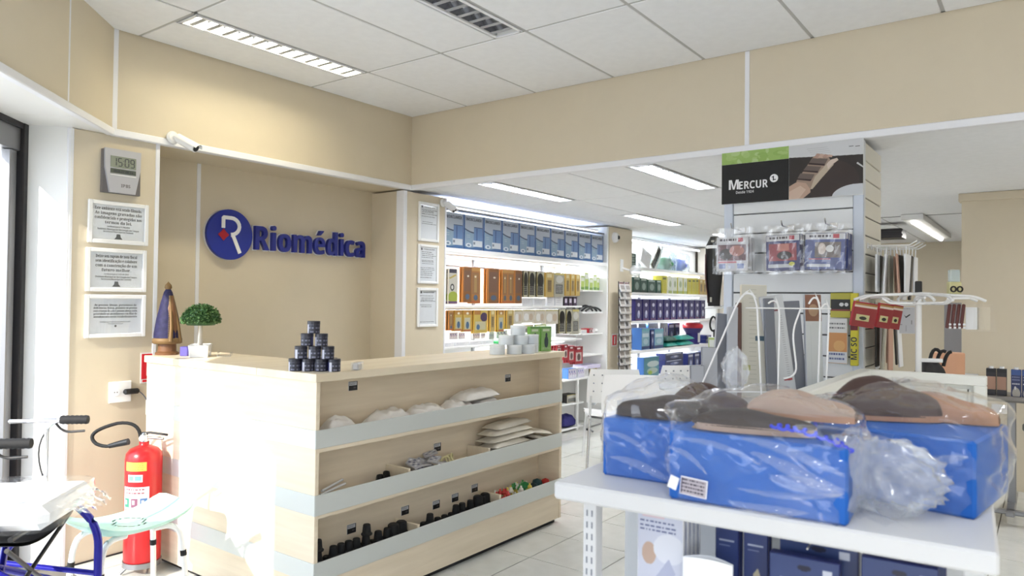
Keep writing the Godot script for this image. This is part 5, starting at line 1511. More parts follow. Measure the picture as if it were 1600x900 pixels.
func bay_two() -> void:
	var x0 := 8.1
	var x1 := 11.1
	var t := thing("shelving_unit", "white back-lit wall shelving full of cartons right of the beige pillar", "shelving", Vector3.ZERO)
	obj("back_panel", span(mb(), Vector3(x0, 0, -4.6), Vector3(x1, 2.31, -4.57)), M.white_paint, t)
	for x in [x0 + 0.01, x1 - 0.015]:
		obj("side_panel", span(mb(), Vector3(x - 0.012, 0, -4.57), Vector3(x + 0.012, 1.9, -4.2), 0.002), M.white_paint, t)
	for y in [1.858, 1.538, 1.178, 0.8, 0.435, 0.1]:
		obj("shelf", span(mb(), Vector3(x0 + 0.02, y - 0.022, -4.57), Vector3(x1 - 0.03, y, -4.17), 0.002), M.white_paint, t)
		obj("price_rail", span(mb(), Vector3(x0 + 0.02, y - 0.03, -4.17), Vector3(x1 - 0.03, y + 0.004, -4.164), 0.002), M.white_gloss, t)
	for x in [9.1, 10.1]:
		obj("upright", span(mb(), Vector3(x - 0.015, 0, -4.57), Vector3(x + 0.015, 2.2, -4.545), 0.002), M.grey_metal, t)
	# pale cupboard wall at the end
	var wl := structure("wall_shelf_end")
	for s in [[-4.55, -4.2], [-4.19, -3.2]]:
		obj("end_board", span(mb(), Vector3(11.15, 0, s[0]), Vector3(11.25, 2.3, s[1]), 0.002), mat("cream_board", rgb(234, 228, 216), 0.5), wl)
	for y in [2.24, 1.822, 1.5, 1.14, 0.765]:
		strip_lamp(Vector3(9.6, y, -4.42), 2.6, "strip lamp of the right bay, " + {2.24: "near the ceiling", 1.822: "under its top shelf", 1.5: "under its second shelf", 1.14: "under its third shelf", 0.765: "under its fourth shelf"}[y], STRIP * (1.3 if y > 2.0 else 0.75))
	var mk := func(rows: Array, z: float, base: float, where: String, group: String) -> void:
		for i in rows.size():
			var p: Array = rows[i]
			tag(put(p[3], carton(p[1], p[2], 0.14, M[p[4]], M[p[5]]), self, Vector3(p[0], base + 0.001, z), ty(p[7] if p.size() > 7 else 0.0)), "%s %s, %s from the left" % [p[6], where, nth(i)], "carton", group)
	var r2 := []
	for d in [[8.376, 0.19, 0.2, "g"], [8.575, 0.19, 0.19, "g"], [8.81, 0.235, 0.18, "g"], [9.03, 0.14, 0.18, "g"], [9.204, 0.15, 0.245, "y"], [9.39, 0.125, 0.235, "w"], [9.55, 0.145, 0.235, "w"], [9.736, 0.17, 0.24, "w2"], [9.91, 0.135, 0.235, "w2"], [10.07, 0.135, 0.235, "y"], [10.22, 0.135, 0.24, "y"], [10.353, 0.12, 0.245, "y"], [10.514, 0.145, 0.235, "o"], [10.655, 0.125, 0.23, "o"], [10.8, 0.15, 0.235, "o"]]:
		var k: Array = {"g": ["dark_green_carton", "s_green", "p_dgreen", "dark green carton"], "y": ["yellow_carton", "s_yellow", "p_yellow", "yellow carton"], "w": ["pale_carton", "s_white", "p_pale", "pale carton"], "w2": ["pale_carton", "s_yellow", "p_pale", "pale yellow-sided carton"], "o": ["gold_carton", "s_amber", "p_gold", "gold carton"]}[d[3]]
		r2.append([d[0], d[1], d[2], k[0], k[1], k[2], k[3]])
	mk.call(r2, -4.3, 1.538, "on the right bay's second shelf", "cartons on the right bay's second shelf")
	var r3 := []
	for i in 11: r3.append([8.43 + i * 0.215, 0.185, 0.28, "purple_carton", "s_purple", "p_purple", "dark violet carton"])
	mk.call(r3, -4.3, 1.178, "on the right bay's third shelf", "violet cartons")
	var r4 := [[8.63, 0.2, 0.33, "pink_carton", "s_white", "p_lilac", "pale pink carton at the back"], [8.885, 0.23, 0.33, "pink_carton", "s_white", "p_lilac", "pale lilac carton at the back"], [9.222, 0.32, 0.33, "pink_carton", "s_blue", "p_lilac", "pale blue carton at the back"], [9.566, 0.27, 0.33, "pink_carton", "s_white", "p_lilac", "pink dotted carton at the back"], [9.828, 0.19, 0.32, "purple_carton", "s_purple", "p_navy", "violet carton at the back"], [10.03, 0.16, 0.32, "purple_carton", "s_dark", "p_navy", "dark carton at the back"]]
	mk.call(r4, -4.47, 0.8, "on the right bay's fourth shelf", "cartons at the back of the fourth shelf")
	var r4f := [[8.6, 0.23, 0.28, "light_blue_carton", "s_blue", "p_lightblue", "light blue carton in front"], [8.8, 0.09, 0.25, "navy_carton", "s_navy", "p_navy", "slim navy carton in front"], [9.0, 0.28, 0.26, "light_blue_carton", "s_blue", "p_lightblue", "wide light blue carton in front"]]
	mk.call(r4f, -4.28, 0.8, "on the right bay's fourth shelf", "cartons at the front of the fourth shelf")
	var teal := mat("teal_film", rgb(44, 150, 138), 0.3)
	for i in 4:
		tag(obj("teal_bag", pillow([0.34, 0.34, 0.5, 0.5][i], 0.075, 0.2, 80 + i), teal if i != 1 else M.s_green, self, Vector3([9.36, 9.36, 9.85, 9.88][i], 0.8005 + 0.075 * (i % 2), -4.27)), ["dark teal bag at the bottom left of the pile on the fourth shelf", "green bag on the left of the pile on the fourth shelf", "teal bag at the bottom right of the pile on the fourth shelf", "bright teal bag topping the pile on the fourth shelf"][i], "bag", "teal bags")
	var cup := thing("cup_dispenser", "blue cone-shaped display with red top on the fourth shelf", "display", Vector3(10.36, 0.8005, -4.3))
	obj("stem", mb().lathe([Vector2(0, 0), Vector2(0.1, 0), Vector2(0.1, 0.16), Vector2(0.15, 0.24)], Vector3.ZERO, 18), M.s_purple, cup)
	obj("red_cap", mb().lathe([Vector2(0.15, 0.24), Vector2(0.155, 0.28), Vector2(0.11, 0.315), Vector2(0, 0.32)], Vector3.ZERO, 18, Basis(), true), M.s_red, cup)
	obj("front_label", mb().box(Vector3(0, 0.1, 0.1), Vector3(0.08, 0.14, 0.004)), M.p_white, cup)
	for i in 2:
		tag(put("navy_carton", carton(0.25, 0.06, 0.16, M.s_navy, M.p_navy), self, Vector3(10.75, 0.8005 + 0.061 * i, -4.28), ty(0.1 * i)), ["flat navy carton at the right end of the fourth shelf, lower", "flat navy carton at the right end of the fourth shelf, upper"][i], "carton", "flat navy cartons")
	for i in 4:
		tag(put("navy_carton", carton(0.19, 0.24, 0.14, M.s_navy, M.p_navy), self, Vector3(10.08 + 0.24 * i, 0.436, -4.28)), "upright navy carton on the fifth shelf of the right bay, %s from the left" % nth(i), "carton", "navy cartons on the fifth shelf")
	for i in 3:
		tag(put("navy_carton", carton(0.6, 0.09, 0.14, M.s_navy, M.p_navy), self, Vector3(9.55, 0.436 + 0.092 * i, -4.3)), "long navy carton lying on the fifth shelf, " + ["bottom", "middle", "top"][i], "carton", "long navy cartons")
	tag(put("blue_green_packet", carton(0.45, 0.26, 0.1, M.s_blue, M.p_bluegreen), self, Vector3(8.8, 0.436, -4.27)), "blue-green packet with white sweeps on the fifth shelf", "packet")
	# top shelf: boxes, box in plastic, ball bags
	for i in 3:
		tag(put("dark_green_carton", carton(0.17, 0.06, 0.16, M.s_green, M.p_dgreen), self, Vector3(8.3, 1.8585 + 0.061 * i, -4.33)), "flat dark green carton in the stack beside the pillar, " + ["bottom", "middle", "top"][i], "carton", "stack of dark green cartons")
	var wb := thing("wrapped_white_box", "white box in clear bag tilted on the right bay's top shelf", "box", Vector3(8.72, 1.862, -4.3))
	obj("box", mb().box(Vector3(0, 0.14, 0), Vector3(0.28, 0.2, 0.06), 0.004, rot(0, 0, -0.35)), M.white_gloss, wb)
	obj("clear_bag", wrap_shell(Vector3(0.44, 0.27, 0.12), 0.012, 31, 0.03), M.cellophane, wb)
	var kb := thing("ladder_splint", "dark ladder-like splint in plastic leaning diagonally on the top shelf", "splint", Vector3(8.98, 1.862, -4.27))
	var kq := rot(0, 0, -0.75)
	obj("panel", mb().box(Vector3(0.03, 0.16, 0), Vector3(0.1, 0.36, 0.012), 0.002, kq), M.s_silver, kb)
	for i in 8:
		obj("rung", mb().box(Vector3(0.03, 0.16, 0.009) + kq * Vector3(0, -0.155 + 0.044 * i, 0), Vector3(0.085, 0.026, 0.01), 0.002, kq), M.black_plastic, kb)
	obj("white_edge", mb().tube([Vector3(-0.05, 0.0, 0.02), Vector3(0.06, 0.12, 0.03), Vector3(0.19, 0.32, 0.02)], 0.012, 8), M.white_gloss, kb)
	for i in 2:
		var bt := thing("ball_bag", ["green ball in a clear bag on the right bay's top shelf", "blue ball in a clear bag on the right bay's top shelf"][i], "ball", Vector3([9.32, 9.78][i], 1.8585, -4.32))
		var bm := mat("ball_%d" % i, [rgb(30, 120, 66), rgb(36, 70, 190)][i], 0.35)
		obj("ball", mb().lathe([Vector2(0, 0), Vector2(0.09, 0.012), Vector2(0.155, 0.06), Vector2(0.165, 0.1), Vector2(0.12, 0.16), Vector2(0.05, 0.19), Vector2(0, 0.2)], Vector3.ZERO, 20, Basis(), true), bm, bt)
		obj("clear_bag", wrap_shell(Vector3(0.36, 0.24, 0.3), 0.015, 33 + i, 0.06), M.pale_film, bt)

# ---------------------------------------------------------------- pillar fittings and card rack
func pilaster_goods() -> void:
	var s := thing("fire_sign", "small framed red sign halfway up the beige pillar", "sign", Vector3(7.635, 0.965, -4.149))
	obj("frame_board", mb().box(Vector3(0, 0, 0.002), Vector3(0.13, 0.15, 0.004), 0.001), M.white_gloss, s)
	obj("red_field", mb().box(Vector3(0, 0, 0.005), Vector3(0.1, 0.12, 0.002)), M.sign_red, s)
	obj("pictogram", mb().prism(PackedVector2Array([Vector2(-0.012, -0.045), Vector2(0.012, -0.045), Vector2(0.012, 0.025), Vector2(0.02, 0.045), Vector2(-0.01, 0.045), Vector2(-0.012, 0.025)]), 0.002, Vector3(0, 0, 0.007)), M.white_gloss, s)
	var d := thing("wall_dispenser", "white wall bracket holding a clear bowl on the beige pillar", "dispenser", Vector3(7.8, 1.86, -4.149))
	obj("wall_plate", mb().box(Vector3(0, 0, 0.006), Vector3(0.07, 0.15, 0.012), 0.003), M.white_gloss, d)
	obj("arm", mb().tube([Vector3(0, -0.03, 0.01), Vector3(0.03, -0.06, 0.1)], 0.012, 8), M.white_gloss, d)
	obj("clear_bowl", mb().lathe([Vector2(0, -0.07), Vector2(0.05, -0.06), Vector2(0.072, -0.02), Vector2(0.066, 0.03), Vector2(0.05, 0.045)], Vector3(0.04, -0.06, 0.17), 18, rot(0, 0, -0.5), true), M.clear_ball, d)
	# tall rack of booklets
	var c := Vector3(7.66, 0, -3.98)
	var t := thing("booklet_rack", "tall narrow black wire rack of booklets before the beige pillar", "rack", c)
	var w := mb()
	for x in [-0.13, 0.0, 0.13]:
		w.tube([Vector3(x, 0.03, -0.04), Vector3(x, 1.66, -0.06)], 0.006, 6)
	obj("upright_wires", w, M.black_plastic, t)
	obj("base_plate", mb().lathe([Vector2(0, 0.03), Vector2(0.15, 0.025), Vector2(0.16, 0.0)], Vector3.ZERO, 20), M.black_plastic, t)
	var m1 := print_mat("booklet_print_a", 40, 56, func(im: Image) -> void:
		im.fill(rgb(214, 206, 198))
		rect(im, 0, 0, 1, 0.2, rgb(120, 60, 60))
		rect(im, 0.1, 0.35, 0.8, 0.45, rgb(150, 140, 134)))
	var m2 := print_mat("booklet_print_b", 40, 56, func(im: Image) -> void:
		im.fill(rgb(196, 190, 188))
		rect(im, 0.0, 0.0, 1, 0.25, rgb(92, 92, 100))
		rect(im, 0.1, 0.4, 0.5, 0.4, rgb(60, 58, 62)))
	for row in 14:
		var y := 0.42 + row * 0.086
		for k in 2:
			var x := -0.066 + 0.132 * k
			tag(put("booklet", carton(0.118, 0.12, 0.012, M.s_white, m1 if (row + k) % 3 else m2), self, c + Vector3(x, y, -0.03), rot(-0.3, 0, 0)), "small booklet in the tall rack, %s row from the bottom, %s column" % [nth(row), ["left", "right"][k]], "booklet", "booklets in the tall rack")
		obj("wire_shelf", mb().tube([Vector3(-0.13, y - 0.004, -0.04), Vector3(-0.13, y - 0.004, 0.004), Vector3(0.13, y - 0.004, 0.004), Vector3(0.13, y - 0.004, -0.04)], 0.003, 6), M.black_plastic, t)
	# white shell chairs round a small table
	chair(Vector3(6.37, 0, -2.86), 2.5, "white perforated shell chair, right of the three at the round table")
	chair(Vector3(5.62, 0, -3.08), 2.2, "white perforated shell chair, left rear one at the round table")
	chair(Vector3(4.9, 0, -2.48), -0.93, "white shell chair nearest the counter with its back to us")
	var rt := thing("round_table", "small round grey table between the white shell chairs", "table", Vector3(5.72, 0, -2.3))
	obj("table_top", mb().lathe([Vector2(0, 0.712), Vector2(0.36, 0.712), Vector2(0.37, 0.72), Vector2(0.36, 0.732), Vector2(0, 0.732)], Vector3.ZERO, 32), mat("table_grey", rgb(186, 190, 194), 0.15), rt)
	obj("stem", mb().tube([Vector3(0, 0.02, 0), Vector3(0, 0.712, 0)], 0.03, 12), M.chrome, rt)
	obj("foot_disc", mb().lathe([Vector2(0, 0.025), Vector2(0.2, 0.015), Vector2(0.21, 0)], Vector3.ZERO, 24), M.chrome, rt)
	tag(obj("navy_case", mb().box(Vector3(0, 0.03, 0), Vector3(0.13, 0.06, 0.07), 0.004), M.s_navy, self, Vector3(5.83, 0.7325, -2.27), ty(0.7)), "small navy case lying on the round table", "case")

func chair(at: Vector3, turn: float, label: String) -> void:
	# faces +z before turning; the back stands at -z
	var t := thing("shell_chair", label, "chair", at, turn, "white shell chairs")
	var white: Material = M.white_gloss
	var back := mb()
	for k in [0.0, 1.0]:
		back.sheet(func(u: float, v: float) -> Vector3:
			var x := u * 2 - 1
			var wdt := 0.23 * (1.0 - 0.12 * pow(v, 3.0))
			return Vector3(x * wdt, lerpf(0.56, 0.85, v), -0.2 - 0.05 * v + 0.03 * x * x - 0.008 * k), 14, 8)
	obj("backrest", back, white, t)
	var holes := mb()
	for r in 3:
		for k in 6:
			var x := (k - 2.5) * 0.07
			holes.box(Vector3(x, 0.66 + r * 0.07, -0.226 - 0.05 * (0.35 + r * 0.24) + 0.03 * pow(x / 0.23, 2.0) + 0.017), Vector3(0.012, 0.012, 0.016), 0.003)
	obj("perforations", holes, M.grey_ink, t).set_meta("kind", "stuff")
	var seat := mb()
	for k in [0.0, 1.0]:
		seat.sheet(func(u: float, v: float) -> Vector3:
			var x := u * 2 - 1
			return Vector3(x * 0.22, 0.455 - 0.02 * k - 0.015 * (1 - x * x), lerpf(-0.2, 0.22, v)), 10, 6)
	obj("seat", seat, white, t)
	for s in [-1.0, 1.0]:
		obj("leg", mb().tube(rounded([Vector3(s * 0.2, 0.62, -0.24), Vector3(s * 0.2, 0.43, -0.18), Vector3(s * 0.23, 0.012, -0.26)], 0.05), 0.011, 8), M.chrome, t)
		obj("leg", mb().tube(rounded([Vector3(s * 0.2, 0.43, -0.16), Vector3(s * 0.2, 0.43, 0.18), Vector3(s * 0.22, 0.012, 0.24)], 0.05), 0.011, 8), M.chrome, t)

# ---------------------------------------------------------------- slatwall column with banner
func fill_poly(im: Image, pts: Array, c: Color) -> void:
	var poly := PackedVector2Array()
	var w := im.get_width()
	var h := im.get_height()
	var lo := Vector2(w, h)
	var hi := Vector2.ZERO
	for p in pts:
		var q := Vector2(p[0] * w, p[1] * h)
		poly.append(q)
		lo = lo.min(q)
		hi = hi.max(q)
	for y in range(maxi(0, int(lo.y)), mini(h, int(hi.y) + 1)):
		for x in range(maxi(0, int(lo.x)), mini(w, int(hi.x) + 1)):
			if Geometry2D.is_point_in_polygon(Vector2(x + 0.5, y + 0.5), poly): im.set_pixel(x, y, c)

func slat_column() -> void:
	var t := thing("slatwall_column", "white slatwall column under the soffit carrying the black banner", "display", Vector3(4.15, 0, -1.155))
	# local: front faces -x at x = 0, side faces +z at z = 0.375
	mat("slat_white", rgb(226, 228, 230), 0.4)
	mat("slat_cream", rgb(228, 224, 212), 0.4)
	mat("post_grey", rgb(206, 214, 228), 0.3)
	mat("groove", rgb(64, 64, 66), 0.7)
	obj("core", span(mb(), Vector3(0.016, 0.0, -0.365), Vector3(0.49, 2.29, 0.365)), M.groove, t)
	for z in [-0.35, 0.35]:
		obj("corner_post", span(mb(), Vector3(-0.008, 0, z - 0.026), Vector3(0.03, 2.29, z + 0.026), 0.004), M.post_grey, t)
	for i in 18:
		var y := 1.931 - i * 0.1135
		if y < 0.12: break
		obj("slat", span(mb(), Vector3(0.002, y - 0.1062, -0.323), Vector3(0.02, y, 0.323), 0.003), M.slat_white, t)
	obj("slat", span(mb(), Vector3(0.002, 1.937, -0.323), Vector3(0.02, 2.29, 0.323), 0.003), M.slat_white, t)
	for i in 21:
		var y := 2.285 - i * 0.1
		if y < 0.12: break
		obj("side_slat", span(mb(), Vector3(0.035, y - 0.094, 0.355), Vector3(0.49, y, 0.374), 0.003), M.slat_cream, t)
	obj("side_post", span(mb(), Vector3(-0.006, 0, 0.352), Vector3(0.032, 2.29, 0.377), 0.003), M.slat_white, t)
	for i in 21:
		var y := 2.285 - i * 0.1
		if y < 0.12: break
		obj("side_slat", span(mb(), Vector3(0.035, y - 0.094, -0.374), Vector3(0.49, y, -0.355), 0.003), M.slat_cream, t)
	# banner
	var b := thing("banner_board", "black and green banner with a wrist brace photo topping the slat column", "sign", Vector3(4.135, 2.148, -1.16), -PI / 2)
	# local: x to the right along +z world, faces the viewer
	obj("board", mb().box(Vector3(0, 0, 0), Vector3(0.762, 0.3, 0.006)), M.white_paint, b)
	obj("black_field", mb().box(Vector3(-0.19, -0.035, 0.0036), Vector3(0.382, 0.23, 0.0012)), mat("banner_black", rgb(14, 13, 15), 0.6), b)
	var g := print_mat("banner_green", 128, 32, func(im: Image) -> void:
		im.fill(rgb(164, 210, 88))
		var r := RandomNumberGenerator.new()
		r.seed = 3
		for k in 26: disc(im, r.randf(), r.randf(), 0.02 + 0.06 * r.randf(), 0.1 + 0.22 * r.randf(), [rgb(180, 220, 112), rgb(152, 200, 76), rgb(192, 226, 132)][k % 3]))
	put("green_band", carton(0.382, 0.07, 0.0012, M.white_paint, g, false, 0.0002), b, Vector3(-0.19, 0.08, 0.0036))
	mat("banner_white", rgb(240, 240, 242), 0.4)
	var nm := words("MERCUR", 0.062, 0.001, M.banner_white, false, 800, true)
	var big := words("M", 0.078, 0.001, M.banner_white, false, 800, true)
	var small := words("ERCUR", 0.062, 0.001, M.banner_white, false, 800, true)
	var o := put("brand_initial", big, b, Vector3(-0.31, -0.041, 0.0048))
	var o2 := put("brand_name", small, b, Vector3(-0.198, -0.048, 0.0048))
	o2.scale.x = 0.165 / small.get_aabb().size.x
	o.scale.x = 0.058 / big.get_aabb().size.x
	var ring := mb().lathe([Vector2(0.0, 0.001), Vector2(0.023, 0.001), Vector2(0.023, 0.0)], Vector3(-0.08, -0.022, 0.0042), 24, rot(PI / 2, 0, 0))
	obj("emblem", ring, M.banner_white, b)
	obj("emblem_mark", mb().box(Vector3(-0.083, -0.022, 0.0055), Vector3(0.006, 0.026, 0.0008)).box(Vector3(-0.075, -0.03, 0.0055), Vector3(0.012, 0.005, 0.0008)).box(Vector3(-0.089, -0.015, 0.0055), Vector3(0.008, 0.004, 0.0008)), M.banner_black, b)
	put("slogan", words("Desde 1924", 0.02, 0.0008, M.banner_white, false, 400, true), b, Vector3(-0.245, -0.087, 0.0048))
	var ph := print_mat("banner_photo", 256, 200, func(im: Image) -> void:
		im.fill(rgb(46, 36, 34))
		disc(im, 0.6, 0.75, 0.35, 0.4, rgb(58, 42, 38))
		fill_poly(im, [[0, 0], [1, 0], [1, 0.29], [0.64, 0.27], [0, 0.22]], rgb(222, 224, 228))
		for k in 4: rect(im, 0.25 + 0.02 * k, 0.09 + 0.035 * k, 0.28, 0.008, rgb(180, 182, 188))
		rect(im, 0.82, 0.12, 0.06, 0.014, rgb(50, 50, 54))
		rect(im, 0.9, 0.13, 0.06, 0.014, rgb(50, 50, 54))
		disc(im, 0.93, 1.02, 0.34, 0.22, rgb(214, 220, 228))
		fill_poly(im, [[0, 0.76], [0.12, 0.68], [0.3, 0.68], [0.3, 0.9], [0.2, 1], [0, 1]], rgb(206, 164, 136))
		fill_poly(im, [[0.0, 0.86], [0.16, 0.76], [0.24, 0.84], [0.14, 1], [0, 1]], rgb(226, 190, 164))
		fill_poly(im, [[0.1, 0.68], [0.34, 0.24], [0.54, 0.26], [0.6, 0.4], [0.3, 0.84], [0.24, 0.72]], rgb(172, 140, 120))
		for q in [[[0.12, 0.62], [0.16, 0.53], [0.36, 0.57], [0.32, 0.66]], [[0.2, 0.48], [0.25, 0.4], [0.45, 0.44], [0.41, 0.52]], [[0.28, 0.35], [0.33, 0.27], [0.54, 0.31], [0.5, 0.4]]]:
			fill_poly(im, q, rgb(112, 92, 84))
		for q in [[[0.1, 0.64], [0.12, 0.62], [0.32, 0.66], [0.3, 0.69]], [[0.19, 0.5], [0.2, 0.48], [0.41, 0.52], [0.4, 0.55]], [[0.27, 0.38], [0.28, 0.35], [0.5, 0.4], [0.49, 0.43]]]:
			fill_poly(im, q, rgb(52, 30, 30))
		fill_poly(im, [[0.3, 0.84], [0.36, 0.62], [0.55, 0.36], [0.62, 0.42], [0.45, 0.66], [0.33, 0.84]], rgb(206, 184, 156))
		for k in 4: fill_poly(im, [[0.34 + 0.06 * k, 0.27], [0.39 + 0.055 * k, 0.19 + 0.015 * k], [0.44 + 0.055 * k, 0.21 + 0.015 * k], [0.41 + 0.06 * k, 0.29]], rgb(216, 172, 150) if k % 2 else rgb(196, 150, 130))
		fill_poly(im, [[0.52, 0.4], [0.58, 0.33], [0.66, 0.31], [0.68, 0.35], [0.6, 0.42], [0.54, 0.5]], rgb(232, 208, 190))
		fill_poly(im, [[0.91, 0.44], [0.93, 0.42], [1, 0.5], [1, 0.53]], rgb(226, 226, 228)), 0.6)
	put("photo", carton(0.378, 0.297, 0.0012, M.white_paint, ph, false, 0.0002), b, Vector3(0.191, -0.1485, 0.0036))
	# blister bags on three hooks
	var prints := []
	for i in 3:
		prints.append(print_mat("brace_print_%d" % i, 80, 96, func(im: Image) -> void:
			im.fill([rgb(206, 206, 214), rgb(54, 58, 130), rgb(44, 64, 150)][i])
			rect(im, 0, 0, 1, 0.17, rgb(216, 216, 222))
			scrawl(im, 0.1, 0.05, 0.55, 1, 0.14, rgb(70, 60, 70), i + 2)
			rect(im, 0.7, 0.03, 0.16, 0.12, rgb(206, 40, 60))
			if i == 0:
				rect(im, 0.05, 0.22, 0.9, 0.48, rgb(120, 70, 80))
				disc(im, 0.3, 0.5, 0.22, 0.17, rgb(60, 50, 54))
				disc(im, 0.65, 0.4, 0.24, 0.16, rgb(196, 112, 98))
				rect(im, 0.05, 0.72, 0.6, 0.06, rgb(216, 110, 130))
				for k in 3: rect(im, 0.08 + 0.3 * k, 0.8, 0.22, 0.15, [rgb(120, 140, 206), rgb(200, 206, 230), rgb(96, 120, 196)][k])
			elif i == 1:
				rect(im, 0.08, 0.24, 0.84, 0.5, rgb(176, 56, 70))
				rect(im, 0.36, 0.26, 0.34, 0.2, rgb(214, 120, 106))
				disc(im, 0.54, 0.58, 0.22, 0.12, rgb(52, 40, 46))
				rect(im, 0.05, 0.84, 0.75, 0.11, rgb(206, 210, 220))
				disc(im, 0.76, 0.83, 0.09, 0.06, rgb(226, 226, 70))
			else:
				rect(im, 0.25, 0.24, 0.65, 0.44, rgb(112, 96, 90))
				disc(im, 0.42, 0.42, 0.1, 0.16, rgb(216, 196, 180))
				disc(im, 0.62, 0.42, 0.1, 0.1, rgb(232, 232, 232))
				rect(im, 0.1, 0.7, 0.55, 0.04, rgb(206, 60, 70))
				rect(im, 0.05, 0.86, 0.6, 0.09, rgb(206, 210, 220))
			, 0.25))
	for i in 3:
		var z: float = [-1.425, -1.15, -0.93][i]
		var hk := thing("slat_hook", "chrome hook on the slat column, %s of the three" % ["left", "middle", "right"][i], "hook", Vector3(4.152, 1.845, z))
		obj("hook_plate", mb().box(Vector3(-0.004, 0, 0), Vector3(0.006, 0.03, 0.04), 0.002), M.chrome, hk)
		obj("hook_arm", mb().tube([Vector3(-0.004, -0.005, 0), Vector3(-0.17, -0.005, 0), Vector3(-0.19, 0.02, 0)], 0.004, 8), M.chrome, hk)
		for k in [5, 6, 6][i]:
			var x: float = 4.152 - 0.165 + 0.026 * k
			var pk := thing("brace_packet", "clear bag with brace card on the %s slat hook, %s from the front" % [["left", "middle", "right"][i], nth(k)], "packet", Vector3(x, 1.845, z + [0.0, 0.003, -0.002][k % 3]), -PI / 2 + [0.0, 0.06, -0.07, 0.09][k % 4] + [0.0, 0.0, -0.1][i], "brace packets on the slat column")
			pk.rotation.z = [0.0, 0.03, -0.04, 0.02][k % 4] * (0.0 if k == 0 else 1.0) + [0.0, 0.02, -0.03][i]
			put("card", carton(0.178 if i < 2 else 0.205, 0.19, 0.008, M.s_navy if i else M.s_white, prints[i], true), pk, Vector3(0, -0.055, 0))
			obj("clear_bag", mb().sheet(func(u: float, v: float) -> Vector3:
				return Vector3((u - 0.5) * 0.22, -0.262 + 0.262 * v, 0.009 + 0.005 * sin(u * 17.0 + k) * sin(v * 11.0 + i)), 12, 8), M.cellophane, pk)
	# low packets on the same front, right edge
	var yb := print_mat("yellow_black_print", 64, 80, func(im: Image) -> void:
		im.fill(rgb(206, 196, 40))
		rect(im, 0, 0.25, 1, 0.42, rgb(24, 24, 24))
		rect(im, 0, 0.67, 1, 0.08, rgb(150, 40, 40))
		disc(im, 0.55, 0.46, 0.12, 0.08, rgb(230, 230, 230))
		disc(im, 0.8, 0.46, 0.1, 0.08, rgb(230, 230, 230)))
	var og := print_mat("orange_white_print", 64, 96, func(im: Image) -> void:
		im.fill(rgb(232, 150, 70))
		rect(im, 0, 0, 1, 0.32, rgb(232, 232, 230))
		scrawl(im, 0.1, 0.1, 0.8, 2, 0.09, rgb(80, 80, 84), 3)
		disc(im, 0.6, 0.6, 0.3, 0.12, rgb(246, 176, 90))
		rect(im, 0, 0.74, 1, 0.26, rgb(220, 224, 232))
		scrawl(im, 0.1, 0.78, 0.8, 2, 0.1, rgb(60, 76, 150), 7))
	tag(put("yellow_packet", carton(0.1, 0.13, 0.02, M.s_yellow, yb, true), self, Vector3(4.12, 1.48, -0.885), ty(-PI / 2)), "yellow and black packet low on the slat column's right side", "packet")
	tag(put("orange_packet", carton(0.1, 0.24, 0.02, M.s_white, og, true), self, Vector3(4.12, 1.345, -0.9), ty(-PI / 2)), "orange and white packet hanging below the yellow and black one", "packet")
	var sb := thing("yellow_case", "tall narrow yellow case at the column's right edge", "case", Vector3(4.11, 1.1, -0.815), -PI / 2)
	obj("case_body", mb().box(Vector3(0, 0.19, 0), Vector3(0.036, 0.38, 0.03), 0.002), M.s_yellow, sb)
	obj("dark_band", mb().box(Vector3(0, 0.235, 0.0155), Vector3(0.036, 0.1, 0.002)), mat("maroon_card", rgb(96, 24, 34), 0.4), sb)
	put("lettering", words("MC SO", 0.04, 0.001, M.ink, false, 700), sb, Vector3(0, 0.09, 0.0158), rot(0, 0, PI / 2))
	# black boot hanging on the column's left side
	var bt := thing("leg_brace", "long black and dark red leg brace hanging left of the slat column", "brace", Vector3(4.33, 1.4, -1.66), -PI / 2)
	var bl := mat("brace_black", rgb(20, 18, 20), 0.6)
	obj("shell", mb().sheet(func(u: float, v: float) -> Vector3:
		var a := TAU * u
		var hw := lerpf(0.038, 0.055, smoothstep(0.0, 0.6, v)) * (1.0 - 0.55 * smoothstep(0.86, 1.0, v))
		return Vector3(cos(a) * hw, 0.43 * v, sin(a) * hw * 0.6), 20, 14, Vector3(0, 0.2, 0)), bl, bt)
	obj("red_lining", mb().sheet(func(u: float, v: float) -> Vector3:
		var a := lerpf(PI * 0.75, PI * 1.15, u)
		var hw := lerpf(0.04, 0.057, smoothstep(0.0, 0.6, v))
		return Vector3(cos(a) * hw, 0.02 + 0.3 * v, sin(a) * hw * 0.62 + 0.004), 6, 8, Vector3(0, 0.2, 0)), mat("brace_red", rgb(70, 22, 26), 0.6), bt)
	obj("white_strap", mb().lathe([Vector2(0.053, 0.355), Vector2(0.055, 0.36), Vector2(0.054, 0.372), Vector2(0.05, 0.375)], Vector3.ZERO, 18, Basis(Vector3.RIGHT, Vector3.UP, Vector3(0, 0, 0.65))), M.white_gloss, bt)
	obj("logo_mark", mb().box(Vector3(0.0, 0.4, 0.028), Vector3(0.02, 0.012, 0.002)), M.s_silver, bt)
	obj("white_tag", mb().box(Vector3(-0.01, 0.04, 0.026), Vector3(0.012, 0.03, 0.002)), M.s_silver, bt)
	obj("hanger", mb().tube([Vector3(-0.05, -0.012, 0.02), Vector3(0.05, -0.012, 0.02), Vector3(0.07, 0.002, 0.0)], 0.005, 8), M.white_gloss, bt)
	obj("support_arm", mb().tube([Vector3(0.0, 0.0, 0), Vector3(0.13, 0.0, -0.02)], 0.005, 8), M.chrome, bt)
	var sp := thing("black_strap_loop", "black strap loop hanging on a white peg beside the column", "strap", Vector3(4.35, 1.33, -1.66), -PI / 2)
	var lp := []
